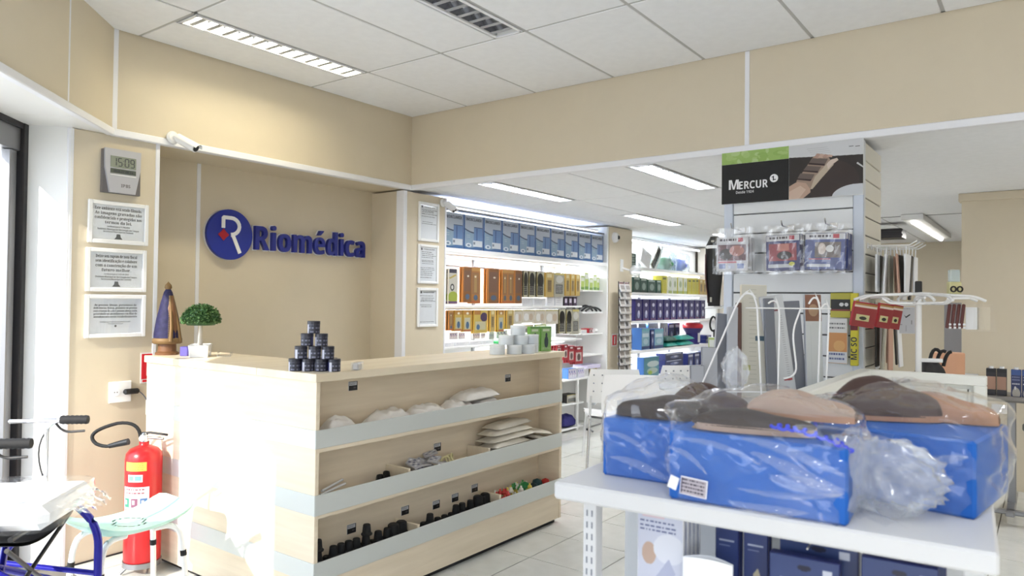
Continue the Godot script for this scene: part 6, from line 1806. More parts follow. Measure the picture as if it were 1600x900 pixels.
	for k in 17: lp.append(Vector3(-0.01 + cos(TAU * k / 16) * 0.022, -0.04 + sin(TAU * k / 16) * 0.045, 0.004 * sin(TAU * k / 8)))
	obj("loop", mb().tube(lp, 0.006, 6), bl, sp)
	obj("strap_tail", mb().box(Vector3(0.0, -0.13, 0), Vector3(0.022, 0.11, 0.006), 0.001), bl, sp)
	obj("peg", mb().tube([Vector3(-0.005, 0.008, 0), Vector3(0.12, 0.008, 0)], 0.006, 8), M.white_gloss, sp)
	tag(put("lime_packet", carton(0.06, 0.16, 0.02, M.s_white, M.p_lime, true), self, Vector3(4.3, 1.21, -1.65), ty(-PI / 2)), "white and lime packet below the black strap loop", "packet")
	# hooks with sheets on the right flank of the column
	for row in 2:
		var y: float = [1.735, 1.42][row]
		for k in 4:
			var x := 4.24 + 0.11 * k
			var hk := thing("flank_hook", "white wire hook on the column's right flank, %s row, %s from the front" % [["upper", "lower"][row], nth(k)], "hook", Vector3(x, y, -0.779), 0.0, "wire hooks on the column flank")
			obj("hook_plate", mb().box(Vector3(0, 0, 0.003), Vector3(0.03, 0.03, 0.006), 0.002), M.white_gloss, hk)
			obj("hook_wire", mb().tube([Vector3(0, 0, 0.004), Vector3(0, -0.002, 0.2), Vector3(0, 0.02, 0.235)], 0.0035, 6), M.white_gloss, hk)
			for j in (4 if row == 0 else 2):
				var mm: Material = [M.s_white, M.s_dark, M.s_white, M.s_silver, mat("skin_sleeve", rgb(196, 156, 136), 0.6), M.s_dark, M.s_white][(j * 2 + k + row) % 7]
				var h2: float = [0.2, 0.28][row] + 0.02 * ((j + k) % 3)
				var pk := thing("flank_packet", "thin packet on the column flank, %s row, %s hook, %s from the wall" % [["upper", "lower"][row], nth(k), nth(j)], "packet", Vector3(x, y - 0.008, -0.73 + 0.045 * j), 0.0, "packets on the column flank")
				pk.rotation.x = 0.06 * sin(j * 2.1 + k)
				obj("hang_tab", mb().box(Vector3(0, -0.02, 0), Vector3(0.03, 0.04, 0.002)), M.s_white, pk)
				obj("sleeve", mb().box(Vector3(0, -0.04 - h2 / 2, 0), Vector3(0.085, h2, 0.01), 0.003, rot(0, 0.1 * sin(k * 3.0 + j), 0)), mm, pk)

# ---------------------------------------------------------------- product island in the foreground
func slipper(t: Node3D, at: Vector3, turn: float, m: Material, sole: Material, L := 0.25, W := 0.095, H := 0.06) -> void:
	var q := ty(turn)
	var s := mb()
	var prof := func(u: float) -> float: return pow(sin(clampf(u, 0.006, 0.994) * PI), 0.26) * (0.84 + 0.16 * u)
	for k in [0.0, 1.0]:
		s.sheet(func(u: float, v: float) -> Vector3:
			var w: float = prof.call(u) * W / 2
			return at + q * Vector3((u - 0.5) * L, 0.002 + 0.016 * k, (v * 2 - 1) * w), 18, 4)
	s.sheet(func(u: float, v: float) -> Vector3:
		var uu := u * 2.0
		var side := 1.0
		if uu > 1.0:
			uu = 2.0 - uu
			side = -1.0
		var w: float = prof.call(uu) * W / 2 + 0.002
		return at + q * Vector3((uu - 0.5) * L, 0.002 + 0.016 * v, side * w), 36, 1)
	var so := obj("sole", s, sole, t)
	obj("vamp", mb().sheet(func(u: float, v: float) -> Vector3:
		var uu := lerpf(0.006, 0.994, u)
		var w: float = prof.call(uu) * W / 2 * 1.05
		var a := PI * v
		var hh := H * pow(sin(clampf(uu, 0.006, 0.994) * PI), 0.3) * (0.72 + 0.28 * smoothstep(0.25, 0.6, uu)) * (1.0 - 0.3 * smoothstep(0.75, 1.0, uu))
		return at + q * Vector3((uu - 0.5) * L, 0.014 + pow(sin(a), 0.8) * hh, cos(a) * w), 22, 14), m, so)

func ribbon(pts: Array, amp: float, sd: int) -> MB:
	var b := mb()
	var path := []
	for i in 70:
		var t := i / 69.0 * (pts.size() - 1)
		var k := mini(int(t), pts.size() - 2)
		var p: Vector3 = pts[k].lerp(pts[k + 1], t - k)
		path.append(p + Vector3(cos(i * 0.9 + sd), sin(i * 0.9 + sd) * 0.8, sin(i * 0.6 + sd)) * amp)
	return b.tube(path, 0.004, 5)

func crumple(r: Vector3, sd: int, open := 0.0) -> MB:
	var nz := FastNoiseLite.new()
	nz.seed = sd
	nz.frequency = 11.0
	nz.fractal_octaves = 3
	nz.fractal_type = FastNoiseLite.FRACTAL_RIDGED
	return mb().sheet(func(u: float, v: float) -> Vector3:
		var a := TAU * u
		var e := lerpf(-PI / 2 + 0.3, PI / 2 - open, v)
		var d := Vector3(cos(a) * cos(e), sin(e), sin(a) * cos(e))
		var k := 0.78 + 0.35 * nz.get_noise_3d(d.x * 0.09 + sd, d.y * 0.09, d.z * 0.09) + 0.022 * sin(a * 13.0)
		return Vector3(d.x * r.x, d.y * r.y, d.z * r.z) * k, 48, 24, Vector3.ZERO)

func island() -> void:
	var turn := -deg_to_rad(85.72)
	var O := Vector3(1.588, 0, -1.037)
	var t := thing("gondola_table", "white metal gondola with wrapped blue boxes on top", "display table", O, turn)
	var top := 0.95
	obj("top_board", span(mb(), Vector3(0, top - 0.045, -0.8), Vector3(0.965, top, 0.0), 0.006), mat("gondola_white", rgb(206, 207, 209), 0.35), t)
	obj("back_board", span(mb(), Vector3(0.03, 0.02, -0.44), Vector3(0.93, top - 0.046, -0.42)), mat("gondola_grey", rgb(206, 208, 210), 0.45), t)
	for x in [0.09, 0.925]:
		var up := obj("upright", span(mb(), Vector3(x - 0.018, 0, -0.07), Vector3(x + 0.018, top - 0.046, -0.03), 0.002), M.gondola_white, t)
		var sl := mb()
		for i in 30:
			for s in [-0.007, 0.007]:
				sl.box(Vector3(x + s, top - 0.075 - i * 0.03, -0.0298), Vector3(0.004, 0.016, 0.0012))
		obj("slots", sl, M.grey_ink, up).set_meta("kind", "stuff")
	obj("bottom_shelf", span(mb(), Vector3(0.03, 0.12, -0.42), Vector3(0.93, 0.15, -0.02), 0.003), M.gondola_white, t)
	obj("middle_shelf", span(mb(), Vector3(0.03, 0.56, -0.42), Vector3(0.93, 0.58, -0.04), 0.003), M.gondola_white, t)
	var B := Basis(Vector3.UP, turn)
	var W := func(p: Vector3) -> Vector3: return O + B * p
	# wrapped blue boxes with slippers
	var blue := mat("felt_blue", rgb(0, 88, 176), 0.65)
	var brown := mat("slipper_brown", rgb(62, 40, 34), 0.65)
	brown.rim_enabled = true
	brown.rim = 0.4
	var taupe := mat("slipper_taupe", rgb(168, 146, 132), 0.8)
	taupe.rim_enabled = true
	taupe.rim = 0.4
	var dark := mat("slipper_dark", rgb(40, 27, 26), 0.65)
	var tan := mat("slipper_tan", rgb(166, 124, 98), 0.7)
	var rb := mat("ribbon_blue", rgb(36, 60, 214), 0.25)
	glass("white_film", Color(0.93, 0.95, 0.97, 0.22), 0.1)
	glass("fold_film", Color(0.95, 0.96, 0.98, 0.1), 0.06)
	var boxes := [
		[Vector3(0.184, top, -0.33), Vector3(0.222, 0.155, 0.38), "left-hand blue gift box in cellophane, dark brown slippers on top"],
		[Vector3(0.503, top, -0.135), Vector3(0.394, 0.165, 0.24), "front blue gift box in cellophane with printed tag, slippers on top"],
		[Vector3(0.0, top, 0.0), Vector3(0.366, 0.172, 0.335), "right-hand blue gift box in cellophane with brown and tan slippers"]]
	for i in 3:
		var d: Array = boxes[i]
		var g := thing("gift_box", d[2], "gift box", W.call(d[0]) if i < 2 else Vector3(2.075, top, -0.286), turn if i < 2 else -deg_to_rad(98.1), "wrapped blue gift boxes")
		var s: Vector3 = d[1]
		var h := mb()
		h.box(Vector3(0, s.y / 2, 0), s, 0.006)
		obj("box", h, blue, g)
		if i == 0:
			slipper(g, Vector3(0.03, s.y + 0.001, 0.1), 0.12, dark, dark, 0.26, 0.1, 0.05)
			slipper(g, Vector3(0.1, s.y + 0.001, -0.08), 2.9, brown, dark, 0.24, 0.1, 0.07)
		elif i == 1:
			slipper(g, Vector3(-0.02, s.y + 0.001, 0.04), PI + 0.12, dark, taupe, 0.28, 0.1, 0.04)
			slipper(g, Vector3(0.07, s.y + 0.03, -0.05), PI - 0.1, taupe, tan, 0.25, 0.1, 0.055)
		else:
			slipper(g, Vector3(-0.06, s.y + 0.001, -0.01), PI + 0.5, brown, tan, 0.27, 0.11, 0.1)
			slipper(g, Vector3(0.05, s.y + 0.001, -0.1), PI + 0.1, tan, tan, 0.25, 0.1, 0.06)
		obj("cellophane", wrap_shell(Vector3(s.x + 0.014, s.y + 0.05, s.z + 0.014), 0.019, 61 + i, 0.05), M.cellophane, g)
		var folds: Array = [
			[[-0.1, 0.12, 0.03, 0.075], [-0.08, 0.045, 0.1, 0.02]],
			[[-0.17, 0.15, 0.02, 0.11], [-0.02, 0.155, 0.19, 0.12], [0.0, 0.125, 0.19, 0.09], [-0.03, 0.05, 0.19, 0.075], [-0.05, 0.03, 0.12, 0.012], [0.04, 0.1, 0.19, 0.055], [-0.19, 0.13, -0.1, 0.07]],
			[[-0.16, 0.16, 0.1, 0.13], [0.02, 0.07, 0.17, 0.15], [0.0, 0.05, 0.14, 0.1]]][i]
		for k in folds.size():
			var fd: Array = folds[k]
			var wf := 0.012 + 0.007 * (k % 3)
			obj("film_fold", mb().sheet(func(u: float, v: float) -> Vector3:
				var p := Vector2(fd[0], fd[1]).lerp(Vector2(fd[2], fd[3]), u)
				var bulge := sin(u * PI)
				return Vector3(p.x + 0.004 * sin(v * 7.0 + k), p.y + (v - 0.5) * wf * (0.3 + bulge) + 0.012 * sin(u * 3.0 + k), s.z / 2 + 0.016 + 0.012 * bulge * sin(v * PI) + 0.002 * sin(u * 40.0 + k)), 26, 5), M.fold_film, g)
		if i == 1:
			var tp := print_mat("gift_tag_print", 64, 40, func(im: Image) -> void:
				im.fill(rgb(186, 176, 190))
				scrawl(im, 0.05, 0.08, 0.9, 4, 0.23, rgb(44, 40, 62), 12)
				rect(im, 0, 0, 0.06, 1, rgb(50, 40, 90)))
			put("gift_tag", carton(0.064, 0.042, 0.002, M.s_white, tp), g, Vector3(-0.13, 0.02, s.z / 2 + 0.022), rot(0, 0, -0.08))
			obj("price_sticker", mb().box(Vector3(-0.178, 0.045, s.z / 2 + 0.02), Vector3(0.022, 0.03, 0.002), 0.0, rot(0, 0, -0.3)), M.s_white, g)
			obj("ribbon", ribbon([Vector3(0.04, s.y + 0.03, 0.1), Vector3(0.1, s.y + 0.03, 0.12), Vector3(0.17, s.y + 0.012, 0.11), Vector3(0.2, s.y - 0.01, 0.1)], 0.006, 3), rb, g)
			obj("film_sleeve", mb().sheet(func(u: float, v: float) -> Vector3:
				var a := lerpf(-1.3, 1.35, u)
				return Vector3(0.155 + 0.05 * cos(a * 1.1) + 0.04 * v, 0.09 + 0.1 * sin(a) + 0.006 * sin(u * 40.0 + v * 9.0), 0.12 - 0.2 * v + 0.01 * sin(u * 23.0)), 30, 6), M.white_film, g)
		elif i == 2:
			obj("ribbon", ribbon([Vector3(-0.19, s.y + 0.05, 0.14), Vector3(-0.16, s.y + 0.04, 0.17), Vector3(-0.15, s.y, 0.18)], 0.009, 5), rb, g)
			obj("ribbon", ribbon([Vector3(-0.1, 0.1, 0.19), Vector3(-0.085, 0.07, 0.225), Vector3(-0.09, 0.05, 0.235)], 0.008, 8), rb, g)
			obj("gathered_film", crumple(Vector3(0.125, 0.088, 0.075), 4, 0.2), M.white_film, g, Vector3(0.03, 0.082, 0.25))
			obj("film_tail", mb().sheet(func(u: float, v: float) -> Vector3:
				return Vector3(-0.09 + (u - 0.5) * lerpf(0.05, 0.26, v) + 0.06 * v, 0.06 - 0.058 * minf(v * 1.6, 1.0) + 0.008 * sin(u * 29.0) * v + 0.003, 0.24 + 0.11 * v + 0.008 * sin(u * 17.0)), 30, 8), M.cellophane, g)
		else:
			obj("gathered_film", crumple(Vector3(0.04, 0.06, 0.035), 9, 0.1), M.white_film, g, Vector3(0.16, 0.28, -0.12))
			obj("film_tail", mb().sheet(func(u: float, v: float) -> Vector3:
				return Vector3(0.13 + (u - 0.5) * lerpf(0.2, 0.03, v), 0.17 + 0.1 * v, -0.1 + 0.012 * sin(u * 21.0) * (1.0 - v)), 20, 6), M.cellophane, g)
	# goods under the table top
	var card := print_mat("blister_card_print", 80, 120, func(im: Image) -> void:
		im.fill(rgb(206, 212, 236))
		rect(im, 0.1, 0.02, 0.5, 0.03, rgb(230, 200, 214))
		scrawl(im, 0.06, 0.08, 0.8, 3, 0.045, rgb(90, 100, 160), 4)
		disc(im, 0.25, 0.42, 0.16, 0.12, rgb(206, 170, 150))
		disc(im, 0.7, 0.35, 0.35, 0.16, rgb(226, 230, 246))
		fill_poly(im, [[0.3, 0.75], [0.7, 0.45], [0.85, 0.6], [0.45, 0.95]], rgb(176, 184, 220))
		disc(im, 0.35, 0.75, 0.12, 0.08, rgb(70, 80, 170)))
	for k in 5:
		tag(put("blister_card", carton(0.122, 0.24, 0.012, M.s_white, card, true), self, W.call(Vector3(0.256, 0.885, -0.1 - 0.03 * k)), ty(turn + 0.03 * k)), "pale blue blister card hanging at the gondola's left, %s from the front" % nth(k), "packet", "blister cards under the table")
	var navy := print_mat("navy_insole_print", 48, 96, func(im: Image) -> void:
		im.fill(rgb(34, 56, 128))
		rect(im, 0.15, 0.3, 0.7, 0.03, rgb(176, 186, 214))
		rect(im, 0.15, 0.36, 0.5, 0.02, rgb(120, 134, 180))
		fill_poly(im, [[0.4, 0.62], [0.6, 0.55], [0.75, 0.66], [0.66, 1], [0.42, 1]], rgb(196, 184, 150)))
	for k in 2:
		for j in 2:
			tag(put("navy_insole_packet", carton(0.058, 0.22, 0.014, M.s_navy, navy, true), self, W.call(Vector3(0.405 + 0.07 * k, 0.895, -0.17 - 0.03 * j)), ty(turn)), "narrow navy insole packet under the table, %s column, %s" % [["left", "right"][k], ["front", "behind"][j]], "packet", "navy insole packets")
	tag(obj("white_pouch", mb().sheet(func(u: float, v: float) -> Vector3:
		return Vector3((u - 0.5) * 0.12, -0.2 + 0.2 * v + 0.012 * sin(u * 3.0) * v, 0.02 * sin(u * PI) + 0.004), 12, 6).sheet(func(u: float, v: float) -> Vector3:
		return Vector3((u - 0.5) * 0.12, -0.2 + 0.2 * v + 0.012 * sin(u * 3.0) * v, -0.004), 6, 3), M.s_white, self, W.call(Vector3(0.385, 0.8, -0.07)), ty(turn)), "white curved pouch with faint print under the table", "pouch")
	var nb := print_mat("navy_box_print", 96, 64, func(im: Image) -> void:
		im.fill(rgb(40, 62, 128))
		disc(im, 0.5, 0.12, 0.1, 0.04, rgb(20, 26, 60))
		rect(im, 0.15, 0.3, 0.25, 0.07, rgb(150, 160, 196))
		rect(im, 0.42, 0.34, 0.3, 0.09, rgb(150, 150, 90))
		rect(im, 0.78, 0.12, 0.14, 0.11, rgb(200, 206, 226)))
	var spots := [[0.6, 0.846, -0.1, 0.15], [0.62, 0.876, -0.16, 0.17], [0.79, 0.874, -0.1, 0.145], [0.8, 0.89, -0.16, 0.15]]
	for k in 4:
		tag(put("navy_hanging_box", carton(spots[k][3], 0.17, 0.03, M.s_navy, nb, true), self, W.call(Vector3(spots[k][0], spots[k][1], spots[k][2])), ty(turn)), ["front navy packet left of two under the table", "rear navy packet behind the left one under the table", "front navy packet at the right under the table", "rear navy packet at the right under the table"][k], "packet", "navy packets under the table")
	var pg := mb()
	for p in [[0.256, 0.888], [0.405, 0.898], [0.475, 0.898], [0.61, 0.872], [0.79, 0.888]]:
		pg.tube([Vector3(p[0], p[1], -0.42), Vector3(p[0], p[1], -0.07)], 0.0025, 6)
	obj("pegs", pg, M.hook_chrome, t).set_meta("kind", "stuff")

	# white framed enclosure behind the table
	var e := thing("white_enclosure", "white framed low partition behind the gift boxes", "partition", Vector3(2.43, 0, -0.715))
	var cream := mat("enclosure_white", rgb(236, 236, 230), 0.4)
	# left wall along x, far wall along z
	obj("left_wall", span(mb(), Vector3(0.0, 0.0, -0.03), Vector3(1.49, 1.06, 0.0)), cream, e)
	obj("left_top_rail", span(mb(), Vector3(0.0, 1.06, -0.045), Vector3(1.53, 1.1, 0.015), 0.004), cream, e)
	obj("left_inner_rail", span(mb(), Vector3(0.0, 0.97, 0.0), Vector3(1.45, 1.035, 0.02), 0.003), cream, e)
	for x in [0.7, 1.05, 1.28, 1.42]:
		obj("rail_bracket", mb().prism(PackedVector2Array([Vector2(0.0, 0.0), Vector2(0.05, 0.0), Vector2(0.05, -0.02), Vector2(0.012, -0.09), Vector2(0, -0.09)]), 0.012, Vector3(x, 1.03, 0.02), ty(-PI / 2)), M.white_paint, e)
	obj("far_wall", span(mb(), Vector3(1.505, 0.0, 0.0), Vector3(1.525, 1.06, 0.47)), cream, e)
	obj("far_top_rail", span(mb(), Vector3(1.47, 1.055, -0.045), Vector3(1.53, 1.1, 0.49), 0.004), cream, e)
	obj("far_post", span(mb(), Vector3(1.47, 0.0, 0.44), Vector3(1.53, 1.055, 0.49), 0.004), cream, e)
	obj("far_bead", span(mb(), Vector3(1.495, 1.025, 0.02), Vector3(1.506, 1.035, 0.42)), cream, e)
	obj("far_bead", span(mb(), Vector3(1.495, 0.2, 0.415), Vector3(1.506, 1.035, 0.425)), cream, e)
	# low white unit with the wire rack of long packets
	var u := thing("white_plinth", "white shelf unit hidden behind the partition under the wire rack", "shelf unit", Vector3(3.2, 0, -1.08))
	obj("plinth_top", span(mb(), Vector3(-0.45, 0.96, -0.4), Vector3(0.5, 1.0, 0.33), 0.004), M.gondola_white, u)
	obj("plinth_body", span(mb(), Vector3(-0.42, 0, -0.37), Vector3(0.47, 0.96, 0.3)), M.gondola_white, u)
	var ro := Vector3(3.2, 1.0, -1.0)
	var ra := -deg_to_rad(53.4)
	var rk := thing("wire_rack", "white wire rack holding long flat packets behind the partition", "rack", ro, ra)
	var wires := [[Vector3(-0.3, 0.03, 0.05), Vector3(-0.12, 0.45, 0.05), Vector3(-0.08, 0.48, 0.05), Vector3(-0.05, 0.44, 0.05), Vector3(-0.03, 0.02, 0.06)], [Vector3(0.04, 0.02, 0.06), Vector3(0.05, 0.4, 0.05), Vector3(0.03, 0.45, 0.05), Vector3(0.0, 0.42, 0.05)], [Vector3(0.215, 0.0, 0.05), Vector3(0.225, 0.42, 0.05), Vector3(0.2, 0.47, 0.05), Vector3(0.175, 0.42, 0.05)], [Vector3(0.27, 0.0, 0.0), Vector3(0.285, 0.4, 0.0), Vector3(0.27, 0.44, 0.0), Vector3(0.24, 0.4, 0.02)], [Vector3(0.06, 0.1, 0.07), Vector3(0.12, 0.11, 0.07), Vector3(0.1, 0.3, 0.06), Vector3(0.14, 0.4, 0.05)]]
	for w in wires:
		obj("wire_loop", mb().tube(rounded(w, 0.05), 0.0042, 8), M.white_gloss, rk)
	for y in [0.04, 0.4]:
		obj("cross_wire", mb().tube([Vector3(-0.28 if y < 0.1 else -0.1, y, 0.06), Vector3(0.27, y, 0.05)], 0.0035, 6), M.white_gloss, rk)
		obj("cross_wire", mb().tube([Vector3(-0.28 if y < 0.1 else -0.1, y, -0.1), Vector3(0.27, y, -0.1)], 0.0035, 6), M.white_gloss, rk)
	var ruler := print_mat("cream_ruler_print", 64, 256, func(im: Image) -> void:
		im.fill(rgb(218, 214, 196))
		for k in 24: rect(im, 0.3, 0.04 + 0.04 * k, 0.3, 0.004, rgb(180, 178, 160))
		rect(im, 0.55, 0.46, 0.36, 0.045, rgb(60, 96, 116))
		rect(im, 0.05, 0.72, 0.3, 0.05, rgb(176, 176, 80)))
	var marks := print_mat("white_marked_print", 64, 256, func(im: Image) -> void:
		im.fill(rgb(216, 218, 222))
		rect(im, 0.35, 0.05, 0.3, 0.02, rgb(196, 50, 56))
		rect(im, 0.4, 0.14, 0.35, 0.018, rgb(150, 70, 80))
		rect(im, 0.2, 0.48, 0.12, 0.016, rgb(196, 50, 56))
		rect(im, 0.55, 0.82, 0.36, 0.02, rgb(196, 50, 56))
		for k in 30: rect(im, 0.72, 0.2 + 0.022 * k, 0.14, 0.003, rgb(150, 152, 160)))
	var clear := print_mat("clear_orange_print", 64, 256, func(im: Image) -> void:
		im.fill(rgb(206, 210, 208))
		rect(im, 0, 0, 1, 0.26, rgb(150, 90, 64))
		disc(im, 0.5, 0.15, 0.3, 0.06, rgb(196, 150, 110))
		rect(im, 0.3, 0.3, 0.02, 0.7, rgb(180, 186, 186)))
	mat("slate_pack", rgb(112, 115, 124), 0.4)
	mat("brown_pack", rgb(96, 66, 58), 0.5)
	mat("pale_grey_pack", rgb(176, 178, 184), 0.35)
	var pk := [[-0.285, 0.06, 0.14, "slate_pack", "pale_grey_pack", 0.0, "short grey packet at the left end of the wire rack"], [-0.23, 0.07, 0.22, "slate_pack", "pale_grey_pack", -0.02, "grey packet, second in the wire rack"], [-0.18, 0.075, 0.37, "pale_grey_pack", "slate_pack", -0.08, "tall grey packet, third in the wire rack"], [-0.135, 0.045, 0.4, "pale_grey_pack", "pale_grey_pack", -0.03, "slim pale packet beside the brown strip"], [-0.1, 0.022, 0.42, "brown_pack", "brown_pack", -0.02, "narrow brown strip in the wire rack"], [-0.03, 0.115, 0.5, "s_beige", "cream_ruler_print", -0.02, "tall cream packet with blue label in the wire rack"], [0.045, 0.045, 0.44, "slate_pack", "slate_pack", 0.02, "dark slim packet right of the cream one"], [0.105, 0.105, 0.455, "pale_grey_pack", "white_marked_print", 0.12, "white packet with red marks leaning in the wire rack"], [0.17, 0.075, 0.43, "slate_pack", "slate_pack", 0.06, "dark grey packet with silver top in the wire rack"], [0.232, 0.075, 0.46, "pale_grey_pack", "clear_orange_print", 0.0, "clear packet with orange header at the right end of the wire rack"]]
	for i in pk.size():
		var d: Array = pk[i]
		var face: Material = M[d[4]]
		tag(put("long_packet", carton(d[1], d[2], 0.02, M[d[3]], face), self, ro + ty(ra) * Vector3(d[0], 0.004, -0.02 - 0.012 * (i % 3)), ty(ra) * rot(-0.08, 0, d[5])), d[6], "packet", "long packets in the wire rack")

# ---------------------------------------------------------------- back area at the right
func back_area() -> void:
	# partition wall
	var p := structure("wall_partition")
	obj("board", span(mb(), Vector3(6.8, 0, -0.56), Vector3(6.9, 2.27, 3.3)), M.beige_laminate, p)
	obj("cap", span(mb(), Vector3(6.78, 2.255, -0.58), Vector3(6.92, 2.318, 3.3), 0.003), M.beige_laminate, p)
	var lm := thing("surface_lamp", "surface-mounted twin tube lamp on the far ceiling at right", "lamp", Vector3(9.3, 2.32, -1.08))
	obj("housing", mb().box(Vector3(0, -0.03, 0), Vector3(2.5, 0.055, 0.2), 0.006), M.white_paint, lm)
	for s in [-0.6, 0.6]:
		obj("lamp_tube", mb().tube([Vector3(s - 0.56, -0.068, 0.0), Vector3(s + 0.56, -0.068, 0.0)], 0.026, 10), M.tube_glow, lm)
	var l := AreaLight3D.new()
	l.name = "lamp_light"
	l.area_size = Vector2(2.2, 0.1)
	l.light_energy = 1.3
	l.light_color = Color(1.0, 0.985, 0.96)
	l.area_range = 12.0
	l.area_attenuation = 2.0
	l.shadow_enabled = true
	lm.add_child(l)
	l.position = Vector3(0, -0.1, 0)
	l.rotation.x = -PI / 2
	var l2 := thing("surface_lamp", "added unseen fill lamp right of the picture over the aisle", "lamp", Vector3(5.5, 2.32, 1.1))  # added out of view to lift the dim back area at right
	obj("housing", mb().box(Vector3(0, -0.03, 0), Vector3(1.3, 0.055, 0.2), 0.006), M.white_paint, l2)
	obj("lamp_tube", mb().tube([Vector3(-0.58, -0.068, 0.0), Vector3(0.58, -0.068, 0.0)], 0.026, 10), M.tube_glow, l2)
	var la := AreaLight3D.new()
	la.name = "lamp_light"
	la.area_size = Vector2(1.15, 0.1)
	la.light_energy = 1.4
	la.light_color = Color(0.98, 0.99, 1.0)
	la.area_range = 12.0
	la.area_attenuation = 2.0
	la.shadow_enabled = true
	l2.add_child(la)
	la.position = Vector3(0, -0.1, 0)
	la.rotation.x = -PI / 2
	# spinner rack
	var c := Vector3(4.06, 0, -0.515)
	var t := thing("spinner_rack", "white wire spinner rack behind the partition", "rack", c)
	obj("pole", mb().tube([Vector3(0, 0.03, 0), Vector3(0, 1.485, 0)], 0.014, 12), M.white_gloss, t)
	obj("foot", mb().lathe([Vector2(0, 0.04), Vector2(0.08, 0.03), Vector2(0.09, 0.0)], Vector3.ZERO, 24), M.white_gloss, t)
	obj("cap", mb().box(Vector3(0, 1.509, 0), Vector3(0.03, 0.06, 0.03), 0.004), M.black_plastic, t)
	var ra := -deg_to_rad(53.4)
	var q := ty(ra)
	var R := [1.0, 0.9, 1.0, 0.5]
	for i in 4:
		var a := i * PI / 2.0 + 0.12
		var d := q * Vector3(cos(a), 0, sin(a))
		var n := d.cross(Vector3.UP)
		for s in [-0.04, 0.04]:
			obj("arm_wire", mb().tube(rounded([n * s + Vector3(0, 1.477, 0), n * s + d * 0.24 * R[i] + Vector3(0, 1.465, 0), n * s + d * 0.29 * R[i] + Vector3(0, 1.444, 0)], 0.03), 0.007, 8), M.white_gloss, t)
		obj("lower_wire", mb().tube(rounded([Vector3(0, 1.432, 0) + n * 0.05, d * 0.1 * R[i] + n * 0.05 + Vector3(0, 1.432, 0), d * 0.13 * R[i] + n * 0.05 + Vector3(0, 1.456, 0), d * 0.21 * R[i] + n * 0.05 + Vector3(0, 1.456, 0)], 0.02), 0.006, 8), M.white_gloss, t)
		obj("lower_wire", mb().tube(rounded([Vector3(0, 1.428, 0) - n * 0.06, d * 0.16 * R[i] - n * 0.06 + Vector3(0, 1.428, 0), d * 0.19 * R[i] - n * 0.06 + Vector3(0, 1.452, 0)], 0.02), 0.006, 8), M.white_gloss, t)
	for y in [1.15, 1.0]:
		obj("side_peg", mb().tube([Vector3(0, y, 0), q * Vector3(0.1, 0, 0.03) + Vector3(0, y, 0)], 0.01, 8), M.white_gloss, t)
	var redp := print_mat("red_strip_print", 64, 64, func(im: Image) -> void:
		im.fill(rgb(168, 34, 38))
		rect(im, 0, 0.12, 1, 0.1, rgb(230, 214, 190))
		rect(im, 0, 0.05, 1, 0.06, rgb(200, 150, 40))
		rect(im, 0.15, 0.5, 0.6, 0.28, rgb(206, 200, 130))
		disc(im, 0.45, 0.64, 0.16, 0.07, rgb(30, 30, 30)))
	var rpos := [[-0.285, 1.43, 0.05, 0.115], [-0.175, 1.425, 0.03, 0.075], [-0.11, 1.42, 0.01, 0.06]]
	for i in 3:
		tag(put("red_packet", carton(rpos[i][3], 0.12, 0.02, M.s_red, redp, true), self, c + q * Vector3(rpos[i][0], rpos[i][1], rpos[i][2]), q * rot(0.1, 0.1 * i, -0.14)), "red, white and yellow packet on the spinner's left arm, %s" % ["front", "middle", "rear"][i], "packet", "red packets on the spinner")
	var maroon := mat("maroon_tube", rgb(96, 52, 50), 0.5)
	for i in 4:
		var g := thing("maroon_stick", "dark red stick packet hanging on the spinner, %s from the left" % nth(i), "packet", c + q * Vector3(0.135 + 0.023 * i, 1.428, 0.02), ra, "dark red sticks on the spinner")
		obj("stick", mb().box(Vector3(0, -0.06, 0), Vector3(0.016, 0.12, 0.012), 0.004, rot(0, 0, -0.12)), maroon, g)
		obj("white_dots", mb().box(Vector3(0.004, -0.1, 0.007), Vector3(0.012, 0.01, 0.004), 0.002).box(Vector3(0.005, -0.116, 0.007), Vector3(0.012, 0.01, 0.004), 0.002), M.s_white, g)
	for i in 2:
		var g := thing("clear_pouch", ["white card in clear pouch on the spinner's right arm", "empty clear pouch at the tip of the spinner's right arm"][i], "pouch", c + q * Vector3(0.265 + 0.055 * i, 1.428, 0.0), ra)
		obj("card", mb().box(Vector3(0, -0.07, 0), Vector3(0.065, 0.11, 0.004), 0.001), M.s_white if i == 0 else M.s_beige, g)
		obj("pouch", mb().sheet(func(u: float, v: float) -> Vector3: return Vector3((u - 0.5) * (0.09 + 0.03 * (1 - v)), -0.135 + 0.135 * v, 0.006 + 0.004 * sin(u * 14.0 + v * 5.0)), 10, 6), M.cellophane, g)
	var yl := thing("yellow_can_pack", "pale yellow pack standing on the spinner's right arm", "packet", c + q * Vector3(0.175, 1.477, 0.0), ra)
	obj("pack_body", mb().box(Vector3(0, 0.03, 0), Vector3(0.06, 0.06, 0.03), 0.004), mat("pale_yellow", rgb(206, 200, 150), 0.4), yl)
	obj("rings", mb().lathe([Vector2(0.009, 0.0), Vector2(0.016, 0.0), Vector2(0.016, 0.004), Vector2(0.009, 0.004), Vector2(0.009, 0.0)], Vector3(-0.014, 0.024, 0.016), 14, rot(PI / 2, 0, 0)).lathe([Vector2(0.009, 0.0), Vector2(0.016, 0.0), Vector2(0.016, 0.004), Vector2(0.009, 0.004), Vector2(0.009, 0.0)], Vector3(0.018, 0.024, 0.016), 14, rot(PI / 2, 0, 0)), M.s_dark, yl)
	obj("clear_hood", mb().box(Vector3(0, 0.09, 0), Vector3(0.05, 0.06, 0.025), 0.004), M.pale_film, yl)
